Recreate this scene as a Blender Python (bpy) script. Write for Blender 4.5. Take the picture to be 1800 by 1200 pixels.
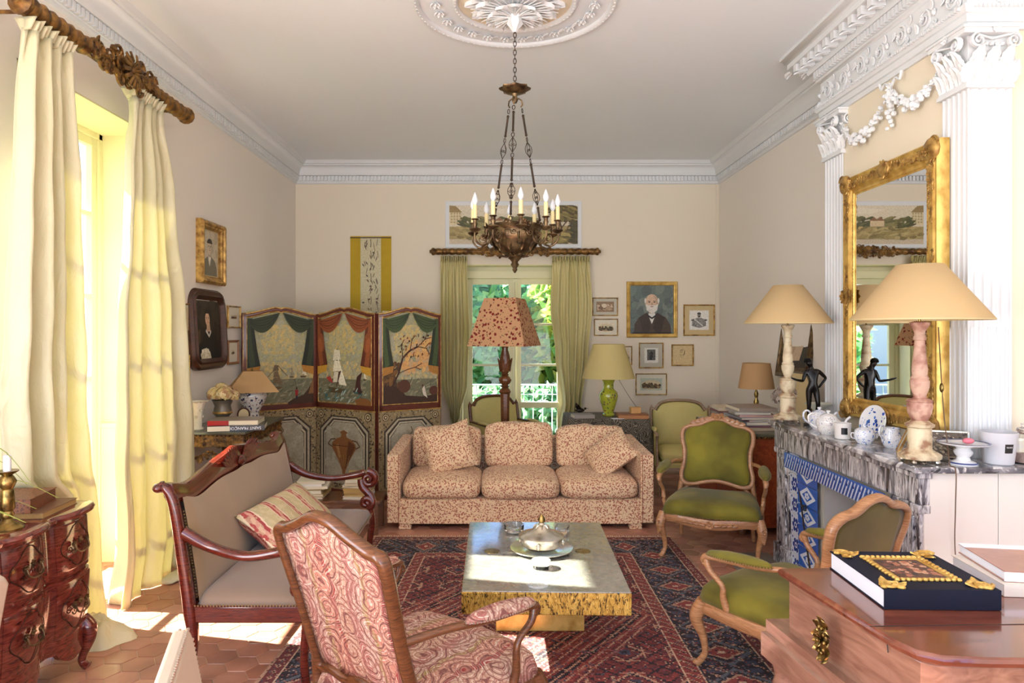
import bpy, math, random
import numpy as np
from mathutils import Vector, Matrix
random.seed(7)
R = math.radians; PI = math.pi; sin = math.sin; cos = math.cos
C = bpy.context.scene.collection
for o in list(bpy.data.objects): bpy.data.objects.remove(o)
S = bpy.context.scene
# ---------------------------------------------------------------- camera
cd = bpy.data.cameras.new('camera'); cam = bpy.data.objects.new('camera', cd); C.objects.link(cam)
cam.location = (0, 0, 1.6); cam.rotation_euler = (R(90), 0, 0)
cd.sensor_width = 36; cd.lens = 24; cd.shift_x = 25/1800; cd.shift_y = -18/1800; cd.clip_start = .05
S.camera = cam
S.view_settings.view_transform = 'Standard'; S.view_settings.look = 'None'
S.view_settings.gamma = 1; S.view_settings.use_curve_mapping = False
S.view_settings.exposure = 0.85
# ---------------------------------------------------------------- sky, sun, added fill lamps out of view
W = bpy.data.worlds.new('world'); S.world = W; W.use_nodes = True
nt = W.node_tree; bg = nt.nodes['Background']
tc = nt.nodes.new('ShaderNodeTexCoord'); sp = nt.nodes.new('ShaderNodeSeparateXYZ'); rp = nt.nodes.new('ShaderNodeValToRGB')
nt.links.new(tc.outputs['Generated'], sp.inputs[0]); nt.links.new(sp.outputs['Z'], rp.inputs[0]); nt.links.new(rp.outputs[0], bg.inputs[0])
e = rp.color_ramp.elements
e[0].position = 0; e[0].color = (1.22, 1.22, 1.22, 1); e[1].position = .9; e[1].color = (.10, .27, .75, 1)
for p_, c_ in ((.04, (.80, .86, .93, 1)), (.13, (.62, .82, 1.15, 1)), (.27, (.40, .72, 1.45, 1))):
    k_ = e.new(p_); k_.color = c_
bg.inputs[1].default_value = 1.45
def lamp(name, kind, loc, aim, energy, color=(1, 1, 1), size=1, size_y=None, angle=None):
    l = bpy.data.lights.new(name, kind); o = bpy.data.objects.new(name, l); C.objects.link(o)
    o.location = loc; o.rotation_euler = Vector(aim).to_track_quat('-Z', 'Y').to_euler()
    l.energy = energy; l.color = color
    if kind == 'AREA':
        l.shape = 'RECTANGLE'; l.size = size; l.size_y = size_y or size
    if angle: l.angle = angle
    return o
SUN = (1, -.16, -.755)
lamp('sun', 'SUN', (-8, 6, 8), SUN, 30, (1, .95, .86), angle=R(.6))
lamp('added_fill_near_left', 'AREA', (-2.5, .6, 1.7), (1, .35, .4), 60, (.92, .96, 1), 1.3, 2.6)  # fill lamp in an unseen opening, added to bring in more daylight
lamp('added_fill_rear', 'AREA', (-.6, -5.2, .1), (0, 1, .95), 260, (.9, .96, 1), 6, 4)  # added fill lamp beyond the open rear, tilted up to brighten the ceiling

# ---------------------------------------------------------------- mesh helpers
class MB:
    def __init__(s, T=None): s.v = []; s.f = []; s.m = []; s.c = []; s.T = T; s.usecol = False
    def add(s, vs, fs, mat=0, col=None):
        b = len(s.v); T = s.T
        s.v.extend([tuple(T @ Vector(p)) for p in vs] if T else [tuple(p) for p in vs])
        for f in fs:
            s.f.append(tuple(i+b for i in f)); s.m.append(mat); s.c.append(col or (1, 1, 1))
        if col: s.usecol = True
        return s
    def box(s, x0, y0, z0, x1, y1, z1, mat=0, col=None):
        vs = [(x, y, z) for z in (z0, z1) for y in (y0, y1) for x in (x0, x1)]
        return s.add(vs, [(0, 2, 3, 1), (4, 5, 7, 6), (0, 1, 5, 4), (2, 6, 7, 3), (0, 4, 6, 2), (1, 3, 7, 5)], mat, col)
    def loft(s, rings, caps=True, closed=True, mat=0, col=None, loop=False):
        n = len(rings[0]); vs = [p for r in rings for p in r]; fs = []
        m = len(rings); K = m if loop else m-1
        for i in range(K):
            a = i*n; b = ((i+1) % m)*n
            for j in range(n if closed else n-1):
                k = (j+1) % n; fs.append((a+j, a+k, b+k, b+j))
        if caps and closed and not loop:
            fs.append(tuple(range(n))[::-1]); fs.append(tuple(range((m-1)*n, m*n)))
        return s.add(vs, fs, mat, col)
    def lathe(s, prof, c=(0, 0, 0), seg=20, mat=0, col=None, rib=None, rot=0, caps=True):
        rings = []
        for r, z in prof:
            ring = []
            for j in range(seg):
                a = 2*PI*j/seg+rot; rr = r*(1+(rib(a, z) if rib else 0))
                ring.append((c[0]+rr*cos(a), c[1]+rr*sin(a), c[2]+z))
            rings.append(ring)
        return s.loft(rings, caps=caps, mat=mat, col=col)
    def bar(s, pts, w, h=None, up=(0, 0, 1), seg=8, sq=1.0, loop=False, mat=0, col=None, caps=True):
        """swept bar: w sideways, h along up; sq<1 makes it boxier"""
        pts = [Vector(p) for p in pts]; n = len(pts); up = Vector(up)
        W_ = w if isinstance(w, (list, tuple)) else [w]*n
        h = w if h is None else h
        H_ = h if isinstance(h, (list, tuple)) else [h]*n
        if len(W_) != n: W_ = resamp(W_, n)
        if len(H_) != n: H_ = resamp(H_, n)
        rings = []; prev = None
        for i in range(n):
            if loop: t = pts[(i+1) % n]-pts[i-1]
            else: t = pts[min(i+1, n-1)]-pts[max(i-1, 0)]
            if t.length < 1e-9: t = Vector((0, 0, 1))
            t.normalize(); sd = t.cross(up)
            if sd.length < .15:
                sd = prev if prev is not None else t.cross(Vector((1, .3, 0)))
                sd = sd - t*sd.dot(t)
            sd.normalize()
            if prev is not None and sd.dot(prev) < -.2 and not loop: sd = -sd
            prev = sd; u = sd.cross(t)
            ring = []
            for j in range(seg):
                a = 2*PI*(j+.5)/seg; ca, sa = cos(a), sin(a)
                ca = math.copysign(abs(ca)**sq, ca); sa = math.copysign(abs(sa)**sq, sa)
                ring.append(pts[i]+sd*(ca*W_[i]/2)+u*(sa*H_[i]/2))
            rings.append(ring)
        return s.loft(rings, mat=mat, col=col, loop=loop, caps=caps)
    def tube(s, pts, r, seg=8, **k):
        r2 = [q*2 for q in r] if isinstance(r, (list, tuple)) else r*2
        return s.bar(pts, r2, None, seg=seg, **k)
    def ball(s, c, r, seg=8, rg=5, mat=0, col=None):
        rx, ry, rz = (r, r, r) if not isinstance(r, (list, tuple)) else r
        rings = []
        for i in range(rg+1):
            a = -PI/2+PI*i/rg; q = max(cos(a), .03)
            rings.append([(c[0]+rx*q*cos(2*PI*j/seg), c[1]+ry*q*sin(2*PI*j/seg), c[2]+rz*sin(a)) for j in range(seg)])
        return s.loft(rings, mat=mat, col=col)
    def prism(s, poly, d0, d1, axis='y', mat=0, col=None):
        """poly of 2D points; axis y -> (u, d, v), x -> (d, u, v), z -> (u, v, d)"""
        f = {'y': lambda p, d: (p[0], d, p[1]), 'x': lambda p, d: (d, p[0], p[1]), 'z': lambda p, d: (p[0], p[1], d)}[axis]
        return s.loft([[f(p, d0) for p in poly], [f(p, d1) for p in poly]], mat=mat, col=col)
    def grid(s, fn, nu, nv, mat=0, col=None, wrap=False):
        vs = [fn(i/nu, j/nv) for j in range(nv+1) for i in range(nu if wrap else nu+1)]
        n = nu if wrap else nu+1; fs = []
        for j in range(nv):
            for i in range(nu):
                k = (i+1) % n; fs.append((j*n+i, j*n+k, (j+1)*n+k, (j+1)*n+i))
        return s.add(vs, fs, mat, col)
    def pad(s, outline, F, dome, base=0.0, p=2.2, nr=7, back=True, mat=0, col=None, edge=.25):
        """upholstered pad: outline 2D, F(u, v, h) -> 3D, dome height, edge = share of the dome that is the rounded edge"""
        cx = sum(q[0] for q in outline)/len(outline); cy = sum(q[1] for q in outline)/len(outline)
        rings = []
        if back: rings.append([F(cx+(a-cx)*.02, cy+(b-cy)*.02, base) for a, b in outline]); rings.append([F(a, b, base) for a, b in outline])
        for i in range(nr+1):
            t = i/nr; sc = 1-.98*t; sc = 1-(t**1.6)*.98
            h = base+dome*(edge*min(1, (t*4))**.5+(1-edge)*(1-sc**p))
            k = 1.012 if (i == 0) else 1
            rings.append([F(cx+(a-cx)*sc*k, cy+(b-cy)*sc*k, h) for a, b in outline])
        return s.loft(rings, mat=mat, col=col)
    def scroll(s, c, U, V, r, turns=1.5, th=.01, seg=5, flip=1, a0=0, n=22, depth=None, **k):
        c = Vector(c); U = Vector(U).normalized(); V = Vector(V).normalized()
        pts = []; ws = []
        for i in range(n):
            t = i/(n-1); a = a0+flip*turns*2*PI*t; q = r*(1-.88*t)
            pts.append(c+U*(q*cos(a))+V*(q*sin(a))); ws.append(th*(1-.45*t))
        return s.bar(pts, ws, depth or ws, up=U.cross(V), seg=seg, **k)
    def leaf(s, b, d, up, L, w, curl=.6, n=5, lobes=3, th=0, mat=0, col=None):
        """carved leaf: starts at b, runs along d, bows towards up"""
        b = Vector(b); d = Vector(d).normalized(); up = Vector(up); up = (up-d*up.dot(d)).normalized(); sd = d.cross(up)
        n = n*2; rows = []
        for i in range(n+1):
            t = i/n; a = curl*t*t*1.6
            p = b+d*(L*t*(1-.25*curl*t*t))+up*(L*.5*curl*t**2.2)
            ww = w*sin(PI*min(1, .12+t*.88))**.7*(1+.22*abs(sin(lobes*PI*t)))*.5+.0006
            rows.append([p-sd*ww-up*(w*.10), p-sd*ww*.5+up*(w*.08), p-up*(w*.02), p+sd*ww*.5+up*(w*.08), p+sd*ww-up*(w*.10)])
        return s.loft(rows, closed=False, caps=False, mat=mat, col=col)
    def flower(s, c, N, r, petals=5, mat=0, col=None):
        c = Vector(c); N = Vector(N).normalized(); U = N.orthogonal().normalized(); V = N.cross(U)
        for k in range(petals):
            a = 2*PI*k/petals
            s.leaf(c, U*cos(a)+V*sin(a)+N*.25, N, r, r*.75, .5, n=2, lobes=1, mat=mat, col=col)
        s.ball(c+N*r*.2, r*.25, 6, 4, mat=mat, col=col); return s

def resamp(a, n):
    m = len(a)-1; out = []
    for i in range(n):
        t = i/(n-1)*m if n > 1 else 0; k = min(int(t), m-1); out.append(a[k]*(1-(t-k))+a[k+1]*(t-k))
    return out
def catmull(P, n=6, closed=False):
    P = [Vector(p) for p in P]; m = len(P); out = []
    for i in range(m if closed else m-1):
        if closed: a, b, c, d = P[i-1], P[i], P[(i+1) % m], P[(i+2) % m]
        else: a, b, c, d = P[max(i-1, 0)], P[i], P[i+1], P[min(i+2, m-1)]
        for k in range(n):
            t = k/n
            out.append(.5*((2*b)+(c-a)*t+(2*a-5*b+4*c-d)*t*t+(3*b-a-3*c+d)*t**3))
    if not closed: out.append(P[-1])
    return out
def sym(right, n=5):
    """closed outline from its right half, given bottom-centre to top-centre"""
    L = [(-x, y) for x, y in right[1:-1]][::-1]
    return [tuple(p) for p in catmull([Vector((x, y)) for x, y in right+L], n, True)]
def rrect(x0, y0, x1, y1, r, n=4):
    out = []
    for cx, cy, a in ((x1-r, y0+r, -90), (x1-r, y1-r, 0), (x0+r, y1-r, 90), (x0+r, y0+r, 180)):
        for k in range(n+1): q = R(a+90*k/n); out.append((cx+r*cos(q), cy+r*sin(q)))
    return out
def link(me, name):
    o = bpy.data.objects.new(name, me); C.objects.link(o); return o
def obj(name, mb, mat, parent=None, smooth=35, bevel=0, sub=0, loc=None, rot=None, bseg=2, solid=0, attr=None):
    me = bpy.data.meshes.new(name); me.from_pydata(mb.v, [], mb.f)
    for m in (mat if isinstance(mat, (list, tuple)) else [mat]): me.materials.append(m)
    if any(mb.m): me.polygons.foreach_set('material_index', mb.m)
    if mb.usecol:
        at = me.color_attributes.new('Col', 'FLOAT_COLOR', 'CORNER'); buf = []
        for p, c in zip(mb.f, mb.c): buf.extend((c[0], c[1], c[2], 1)*len(p))
        at.data.foreach_set('color', buf)
    if smooth:
        me.polygons.foreach_set('use_smooth', [True]*len(me.polygons))
        if smooth < 180: me.set_sharp_from_angle(angle=R(smooth))
    me.update(); o = link(me, name)
    if parent: o.parent = parent
    if loc: o.location = loc
    if rot: o.rotation_euler = rot
    if solid: q = o.modifiers.new('solidify', 'SOLIDIFY'); q.thickness = solid; q.offset = 0
    if bevel: q = o.modifiers.new('bevel', 'BEVEL'); q.width = bevel; q.segments = bseg; q.limit_method = 'ANGLE'; q.angle_limit = R(40)
    if sub: q = o.modifiers.new('subsurf', 'SUBSURF'); q.levels = sub; q.render_levels = sub
    return o
def tag(o, label, cat, group=None):
    o['label'] = label; o['category'] = cat
    if group: o['group'] = group
    return o
def thing(name, label, cat, loc=(0, 0, 0), rotz=0, group=None, rot=None):
    o = bpy.data.objects.new(name, None); C.objects.link(o); o.empty_display_size = .1
    o.location = loc; o.rotation_euler = rot or (0, 0, rotz)
    return tag(o, label, cat, group)
def struct(name, mb, mat, **k):
    o = obj(name, mb, mat, **k)
    if not o.parent: o['kind'] = 'structure'
    return o
def dup(root, loc, rotz, label, group=None):
    r = root.copy(); C.objects.link(r); r.location = loc; r.rotation_euler = (0, 0, rotz); r['label'] = label
    if group: r['group'] = group
    for ch in list(root.children):
        c = ch.copy(); C.objects.link(c); c.parent = r
        for g in list(ch.children): d = g.copy(); C.objects.link(d); d.parent = c
    return r
def text_mesh(txt, size, T, mat, name, parent, ext=.0004):
    cu = bpy.data.curves.new('t', 'FONT'); cu.body = txt; cu.size = size; cu.align_x = 'CENTER'; cu.align_y = 'CENTER'; cu.extrude = ext
    t = bpy.data.objects.new('t', cu); C.objects.link(t); bpy.context.view_layer.update()
    me = bpy.data.meshes.new_from_object(t); bpy.data.objects.remove(t); me.transform(T); me.materials.clear(); me.materials.append(mat)
    o = link(me, name)
    if parent: o.parent = parent
    return o

# ---------------------------------------------------------------- materials
def lin(c): return tuple(((x/255)/12.92 if x/255 <= .04045 else ((x/255+.055)/1.055)**2.4) for x in c)
class NT:
    def __init__(s, name):
        s.m = bpy.data.materials.new(name); s.m.use_nodes = True; s.t = s.m.node_tree; s.b = s.t.nodes['Principled BSDF']
        s.tc = s.t.nodes.new('ShaderNodeTexCoord')
    def n(s, typ, ins=None, **k):
        q = s.t.nodes.new('ShaderNode'+typ)
        for a, v in k.items(): setattr(q, a, v)
        for a, v in (ins or {}).items(): s.set(q.inputs[a], v)
        return q
    def set(s, i, v):
        if isinstance(v, bpy.types.NodeSocket): s.t.links.new(v, i)
        elif isinstance(v, (tuple, list)) and len(v) == 3 and i.type == 'RGBA': i.default_value = (*v, 1)
        else: i.default_value = v
    def ramp(s, fac, stops, mode='LINEAR'):
        q = s.t.nodes.new('ShaderNodeValToRGB'); q.color_ramp.interpolation = mode; e = q.color_ramp.elements
        while len(e) < len(stops): e.new(.5)
        for k, (p, c) in zip(e, stops): k.position = p; k.color = (*c, 1) if isinstance(c, tuple) else (c, c, c, 1)
        s.t.links.new(fac, q.inputs[0]); return q.outputs[0]
    def mix(s, f, a, b, mode='MIX'):
        q = s.t.nodes.new('ShaderNodeMix'); q.data_type = 'RGBA'; q.blend_type = mode
        s.set(q.inputs[0], f); s.set(q.inputs[6], a); s.set(q.inputs[7], b); return q.outputs[2]
    def math(s, op, a, b=0.0, c=0.0):
        q = s.t.nodes.new('ShaderNodeMath'); q.operation = op; s.set(q.inputs[0], a); s.set(q.inputs[1], b)
        if op in ('MULTIPLY_ADD',): s.set(q.inputs[2], c)
        return q.outputs[0]
    def map(s, scale=(1, 1, 1), src='Object', loc=(0, 0, 0), rot=(0, 0, 0)):
        return s.n('Mapping', {0: s.tc.outputs[src], 1: loc, 2: rot, 3: scale}).outputs[0]
    def noise(s, scale, detail=3, vec=None, dist=0, out='Fac'):
        return s.n('TexNoise', {'Vector': vec or s.tc.outputs['Object'], 'Scale': scale, 'Detail': detail, 'Distortion': dist}).outputs[out]
    def bump(s, h, st, d=.002):
        s.set(s.b.inputs['Normal'], s.n('Bump', {'Height': h, 'Strength': st, 'Distance': d}).outputs[0])
    def fin(s, col=None, rough=.5, metal=0, coat=0, sheen=0, spec=None):
        if col is not None: s.set(s.b.inputs['Base Color'], col)
        s.set(s.b.inputs['Roughness'], rough); s.b.inputs['Metallic'].default_value = metal
        s.b.inputs['Coat Weight'].default_value = coat; s.b.inputs['Coat Roughness'].default_value = .08
        s.b.inputs['Sheen Weight'].default_value = sheen
        if spec is not None: s.b.inputs['Specular IOR Level'].default_value = spec
        return s.m
def sc(c, k): return tuple(min(1, x*k) for x in c)
def mat(name, rgb, rough=.5, metal=0, var=.12, scale=12, bump=0, bs=60, coat=0, sheen=0, spec=None):
    t = NT(name); c = lin(rgb)
    col = t.mix(t.noise(scale, 4), sc(c, 1-var), sc(c, 1+var))
    if bump: t.bump(t.noise(bs, 3), bump)
    return t.fin(col, rough, metal, coat, sheen, spec)
def wood(name, a, b, rough=.35, sc_=(3, 3, 30), coat=.3, dist=1.5, n=6):
    t = NT(name); v = t.map(sc_); f = t.noise(n, 5, v, dist)
    col = t.ramp(f, [(.3, lin(a)), (.7, lin(b))]); t.bump(f, .15, .001)
    return t.fin(col, rough, 0, coat)
def gilt(name, a, b, rough=.35, metal=.85, n=22):
    t = NT(name); f = t.noise(n, 5)
    col = t.ramp(f, [(.35, lin(b)), (.62, lin(a))]); t.bump(t.noise(90, 4), .35, .002)
    return t.fin(col, rough, metal)
def spots(name, base, c1, c2, s=40, thr=.32, rough=.85, thr2=.2):
    t = NT(name); v = t.n('VectorMath', {0: t.tc.outputs['Object'], 1: t.noise(s*.7, 2, out='Color')}, operation='MULTIPLY_ADD')
    t.set(v.inputs[1], (.99, .99, .99)); t.set(v.inputs[2], (0, 0, 0))
    w = t.mix(.06*30/s, t.tc.outputs['Object'], t.noise(s*.5, 2, out='Color'))
    d = t.n('TexVoronoi', {'Vector': w, 'Scale': s}).outputs['Distance']
    d2 = t.n('TexVoronoi', {'Vector': w, 'Scale': s*1.45}).outputs['Distance']
    col = t.mix(t.ramp(d, [(thr-.06, 1.0), (thr, 0.0)]), lin(base), lin(c1))
    col = t.mix(t.ramp(d2, [(thr2-.05, 1.0), (thr2, 0.0)]), col, lin(c2))
    t.bump(t.noise(25, 3), .2, .004)
    return t.fin(col, rough, sheen=.1)
def col_mat(name, rough=.6, var=.18, n=40, coat=0, metal=0, bump=0):
    t = NT(name); a = t.n('Attribute', attribute_name='Col').outputs['Color']
    f = t.ramp(t.noise(n, 4), [(.3, 1-var), (.7, 1+var)])
    if bump: t.bump(t.noise(n*2, 3), bump)
    return t.fin(t.mix(1.0, a, f, 'MULTIPLY'), rough, metal, coat)
M_wall = mat('cream_wall_paint', (231, 219, 198), .8, var=.025, scale=1.5, bump=.05, bs=30)
M_wallL = mat('pale_wall_paint', (238, 230, 219), .8, var=.02, scale=1.5, bump=.05, bs=30)
M_ceil = mat('ceiling_paint', (238, 243, 248), .85, var=.01, scale=1)
M_plaster = mat('white_plaster', (226, 228, 229), .6, var=.02, scale=8, bump=.1, bs=80)
M_panel = mat('cream_plaster_panel', (234, 222, 198), .7, var=.02, scale=4)
M_reveal = mat('yellow_cream_paint', (226, 218, 178), .6, var=.03, scale=3)
M_frame = mat('window_paint', (222, 216, 176), .45, var=.03, scale=5)
_g = NT('window_glass'); _m = _g.n('MixShader', {0: .018, 1: _g.n('BsdfTransparent', {0: (.97, 1, .99)}).outputs[0], 2: _g.n('BsdfGlossy', {'Roughness': .02}).outputs[0]})
_g.t.links.new(_m.outputs[0], _g.t.nodes['Material Output'].inputs[0]); M_pane = _g.m
_t = NT('clear_glass'); _t.b.inputs['Transmission Weight'].default_value = 1; M_glass = _t.fin((1, 1, 1), .02)
_t = NT('pale_thin_glass'); _t.b.inputs['Alpha'].default_value = .35; M_glassl = _t.fin((.85, .88, .88), .05, coat=1)
M_gold = gilt('worn_gold', (206, 166, 92), (130, 92, 44), .4, .5)
M_goldl = gilt('bright_gold', (226, 188, 104), (186, 142, 64), .36, .5, n=14)
M_bronze = gilt('bronze_gilt', (134, 110, 78), (66, 48, 34), .38, .8)
M_pole = gilt('dark_gilt_wood', (152, 112, 56), (74, 48, 26), .45, .55)
M_brass = gilt('aged_brass', (176, 148, 88), (90, 70, 36), .3, .95, 30)
M_silver = gilt('old_silver', (230, 226, 216), (196, 186, 164), .2, .9, 12)
M_iron = mat('dark_iron', (62, 48, 36), .45, .7)
M_paint = col_mat('painted_colours', .55, .16, 60)
M_paintg = col_mat('glossy_painted_colours', .25, .1, 90, coat=.4)
M_white = mat('white_china', (236, 236, 236), .15, var=.02, coat=.6)
M_black = mat('black', (22, 20, 20), .4)
M_paper = mat('paper_pages', (226, 214, 186), .8, var=.08, scale=150)
M_pearl = mat('pearl_white', (240, 240, 244), .35, var=.02)
# ================================================================ the room shell
XL, XR, YB, H = -2.41, 2.64, 8.136, 3.6
XC, YC0, YC1 = 2.30, 3.33, 4.80            # chimney breast
# floor of hexagonal terracotta tiles
mb = MB(); r = .083; dx = r*1.5; dy = r*math.sqrt(3); rn = random.Random(3)
pal = [(188, 132, 108), (180, 124, 100), (196, 142, 116), (172, 116, 92), (192, 136, 112), (182, 126, 106)]
i0 = 0
for i in range(int(6.0/dx)+1):
    for j in range(int(8.4/dy)+1):
        cx = -2.85+i*dx; cy = 1.2+j*dy+(dy/2 if i % 2 else 0)
        if cx > 2.75 or cy > 8.7: continue
        k = rn.uniform(.88, 1.1); c = tuple(min(1, x*k) for x in lin(rn.choice(pal)))
        top = [(cx+(r-.004)*cos(PI/3*q), cy+(r-.004)*sin(PI/3*q), 0) for q in range(6)]
        bot = [(cx+(r-.002)*cos(PI/3*q), cy+(r-.002)*sin(PI/3*q), -.004) for q in range(6)]
        mb.loft([bot, top], col=c, caps=False); mb.add(top, [tuple(range(6))], col=c)
mb.box(-3.3, -3.2, -.1, 3.2, 1.22, -.0005, col=lin((180, 112, 80)))
mb.box(-3.3, 1.1, -.1, 3.2, 9.1, -.0035, col=lin((196, 160, 128)))
t = NT('terracotta_tiles'); a = t.n('Attribute', attribute_name='Col').outputs['Color']
f = t.ramp(t.noise(7, 6), [(.3, .82), (.7, 1.15)]); t.bump(t.noise(30, 4), .2, .002)
M_floor = t.fin(t.mix(1.0, a, f, 'MULTIPLY'), t.ramp(t.noise(5, 4), [(.3, .3), (.7, .5)]), coat=.15)
struct('floor', mb, M_floor, smooth=0)
# walls
WY0, WY1, WZ = 3.42, 4.76, 2.97            # left window opening
mb = MB()
mb.box(XL-.5, -3.2, 0, XL, -.1, H); mb.box(XL-.5, 1.35, 0, XL, WY0, H); mb.box(XL-.5, WY1, 0, XL, YB+.5, H)
mb.box(XL-.5, WY0, WZ, XL, WY1, H); mb.box(XL-.5, -.1, 2.97, XL, 1.35, H)
struct('wall_left', mb, M_wallL, smooth=0)
DX0, DX1, DZ = -.43, .85, 2.40             # garden door opening
mb = MB(); mb.box(XL-.5, YB, 0, DX0, YB+.4, H); mb.box(DX1, YB, 0, XR+.5, YB+.4, H); mb.box(DX0, YB, DZ, DX1, YB+.4, H)
struct('wall_back', mb, M_wall, smooth=0)
mb = MB(); mb.box(XR, -3.2, 0, XR+.3, YB+.4, H)
struct('wall_right', mb, M_wallL, smooth=0)
mb = MB(); mb.box(XC, YC0+.01, .0, XR, YC1, 3.07); mb.box(2.02, YC0+.01, 0, XC+.01, YC1-.02, .70*0+.05)
struct('wall_chimney_breast', mb, M_panel, smooth=0)
mb = MB(); mb.box(XL-.5, -3.2, H, XR+.5, YB+.5, H+.1)
struct('ceiling', mb, M_ceil, smooth=0)
# cornice
def mitred(mb, prof, path):
    P = [Vector(p) for p in path]; n = len(P); rings = []
    for i in range(n):
        ns = []
        if i > 0: d = (P[i]-P[i-1]).normalized(); ns.append(Vector((d.y, -d.x)))
        if i < n-1: d = (P[i+1]-P[i]).normalized(); ns.append(Vector((d.y, -d.x)))
        m = ns[0] if len(ns) == 1 else (ns[0]+ns[1])/(1+ns[0].dot(ns[1]))
        rings.append([(P[i].x+m.x*d_, P[i].y+m.y*d_, z) for d_, z in prof])
    return mb.loft(rings, closed=False, caps=False)
PATH = [(XL, -3.2), (XL, YB), (XR, YB), (XR, 5.03)]
cor = [(0, 3.352), (.014, 3.355), (.022, 3.366), (.022, 3.378), (.03, 3.381), (.03, 3.44), (.058, 3.444), (.066, 3.458), (.07, 3.47), (.074, 3.494), (.086, 3.52), (.108, 3.543), (.13, 3.55), (.132, 3.562), (.15, 3.566), (.158, 3.58), (.165, 3.586), (.172, 3.6)]
mb = MB(); mitred(mb, cor, PATH)
def dentils(mb, a, b, d0, d1, z0, z1, step, fill=.58):
    a = Vector(a); b = Vector(b); L = (b-a).length; d = (b-a)/L; nn = Vector((d.y, -d.x)); n = int(L/step)
    for i in range(n):
        s0 = (i+.5-fill/2)*L/n; s1 = (i+.5+fill/2)*L/n
        q = [a+d*s0+nn*d0, a+d*s1+nn*d0, a+d*s1+nn*d1, a+d*s0+nn*d1]
        mb.loft([[(p.x, p.y, z0) for p in q], [(p.x, p.y, z1) for p in q]])
dentils(mb, (XL, 2.6), (XL, YB-.06), .028, .054, 3.386, 3.438, .042)
dentils(mb, (XL+.06, YB), (XR-.06, YB), .028, .054, 3.386, 3.438, .042)
dentils(mb, (XR, YB-.06), (XR, 5.03), .028, .054, 3.386, 3.438, .042)
struct('trim_1', mb, M_plaster, smooth=30)
# entablature over the chimney breast
EX = 2.285
EP = [(XR, YC1+.02), (EX, YC1+.02), (EX, YC0-.01), (XR, YC0-.01)]
ent = [(-.2, 3.07), (0, 3.07), (0, 3.10), (.012, 3.104), (.012, 3.14), (.024, 3.144), (.03, 3.158), (.04, 3.17), (.04, 3.178), (.004, 3.186), (.004, 3.345), (.02, 3.35), (.03, 3.365), (.03, 3.37), (.04, 3.372), (.04, 3.42), (.066, 3.424), (.072, 3.44), (.072, 3.50), (.17, 3.505), (.17, 3.54), (.185, 3.548), (.195, 3.57), (.21, 3.578), (.21, 3.6)]
mb = MB(); mitred(mb, ent, EP)
for a, b in zip(EP[:-1], EP[1:]):
    dentils(mb, a, b, .03, .062, 3.374, 3.42, .036, .6)
    dentils(mb, a, b, .03, .047, 3.160, 3.174, .02, .6)
    a_ = Vector(a); b_ = Vector(b); L = (b_-a_).length; d = (b_-a_)/L; nn = Vector((d.y, -d.x))
    dentils(mb, a_-d*.12+nn*0, b_+d*.12, .075, .16, 3.455, 3.505, .105, .42)
    n = int((L+.24)/.105)
    for i in range(n+1):                                # rosettes and bracket leaves between the modillions
        p = a_+d*(-.12+(i)*(L+.24)/n)
        mb.flower((p.x+nn.x*.12, p.y+nn.y*.12, 3.5), (0, 0, -1), .026, 6)
        q = a_+d*(-.12+(i+.5)*(L+.24)/n)
        mb.leaf((q.x+nn.x*.075, q.y+nn.y*.075, 3.455), (nn.x, nn.y, 0), (0, 0, -1), .1, .05, .35, n=3)
    # acanthus scroll frieze
    n = max(2, int(L/.19)); U = Vector((d.x, d.y, 0)); V = Vector((0, 0, 1)); N = Vector((nn.x, nn.y, 0))
    for i in range(n):
        c = a_+d*((i+.5)*L/n); c3 = Vector((c.x, c.y, 3.262))+N*.01; fl = 1 if i % 2 else -1
        mb.scroll(c3, U, V*fl, .058, 1.7, .016, a0=-PI/2, depth=[.02])if False else mb.scroll(c3, U, V*fl, .058, 1.7, .016, a0=-PI/2)
        mb.flower(c3+N*.008, N, .022, 6)
        for k in range(3):
            mb.leaf(c3+U*(.05+.012*k)+V*fl*(.03-.035*k), U*.6+V*fl*(.9-.7*k), N, .055, .03, .5, n=3)
        mb.leaf(c3-U*.07-V*fl*.05, U*.2-V*fl*-1, N, .06, .035, .5, n=3)
        mb.ball(c3+U*.085+N*.004, (.012, .012, .018), 6, 4)
struct('trim_2', mb, M_plaster, smooth=40)
# fluted pilasters with capitals
def fluted(mb, x0, y0, x1, y1, z0, z1, fl=.019):
    """three-sided fluted shaft: -x face, -y face; both faces grooved"""
    ring = [(x1, y0)]
    def face(a, b, n, nrm):
        w = 1/n
        for i in range(n):
            for t, dpt in ((i*w+.10*w, 0), (i*w+.2*w, 0), (i*w+.3*w, .6), (i*w+.5*w, 1), (i*w+.7*w, .6), (i*w+.8*w, 0), (i*w+.9*w, 0)):
                ring.append((a[0]+(b[0]-a[0])*t-nrm[0]*dpt*fl*.8, a[1]+(b[1]-a[1])*t-nrm[1]*dpt*fl*.8))
    face((x1, y0), (x0, y0), max(2, round((x1-x0)/.042)), (0, -1)); ring.append((x0, y0))
    face((x0, y0), (x0, y1), max(2, round((y1-y0)/.042)), (-1, 0)); ring.append((x0, y1)); ring.append((x1, y1))
    mb.loft([[(x, y, z0) for x, y in ring], [(x, y, z1) for x, y in ring]])
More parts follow.
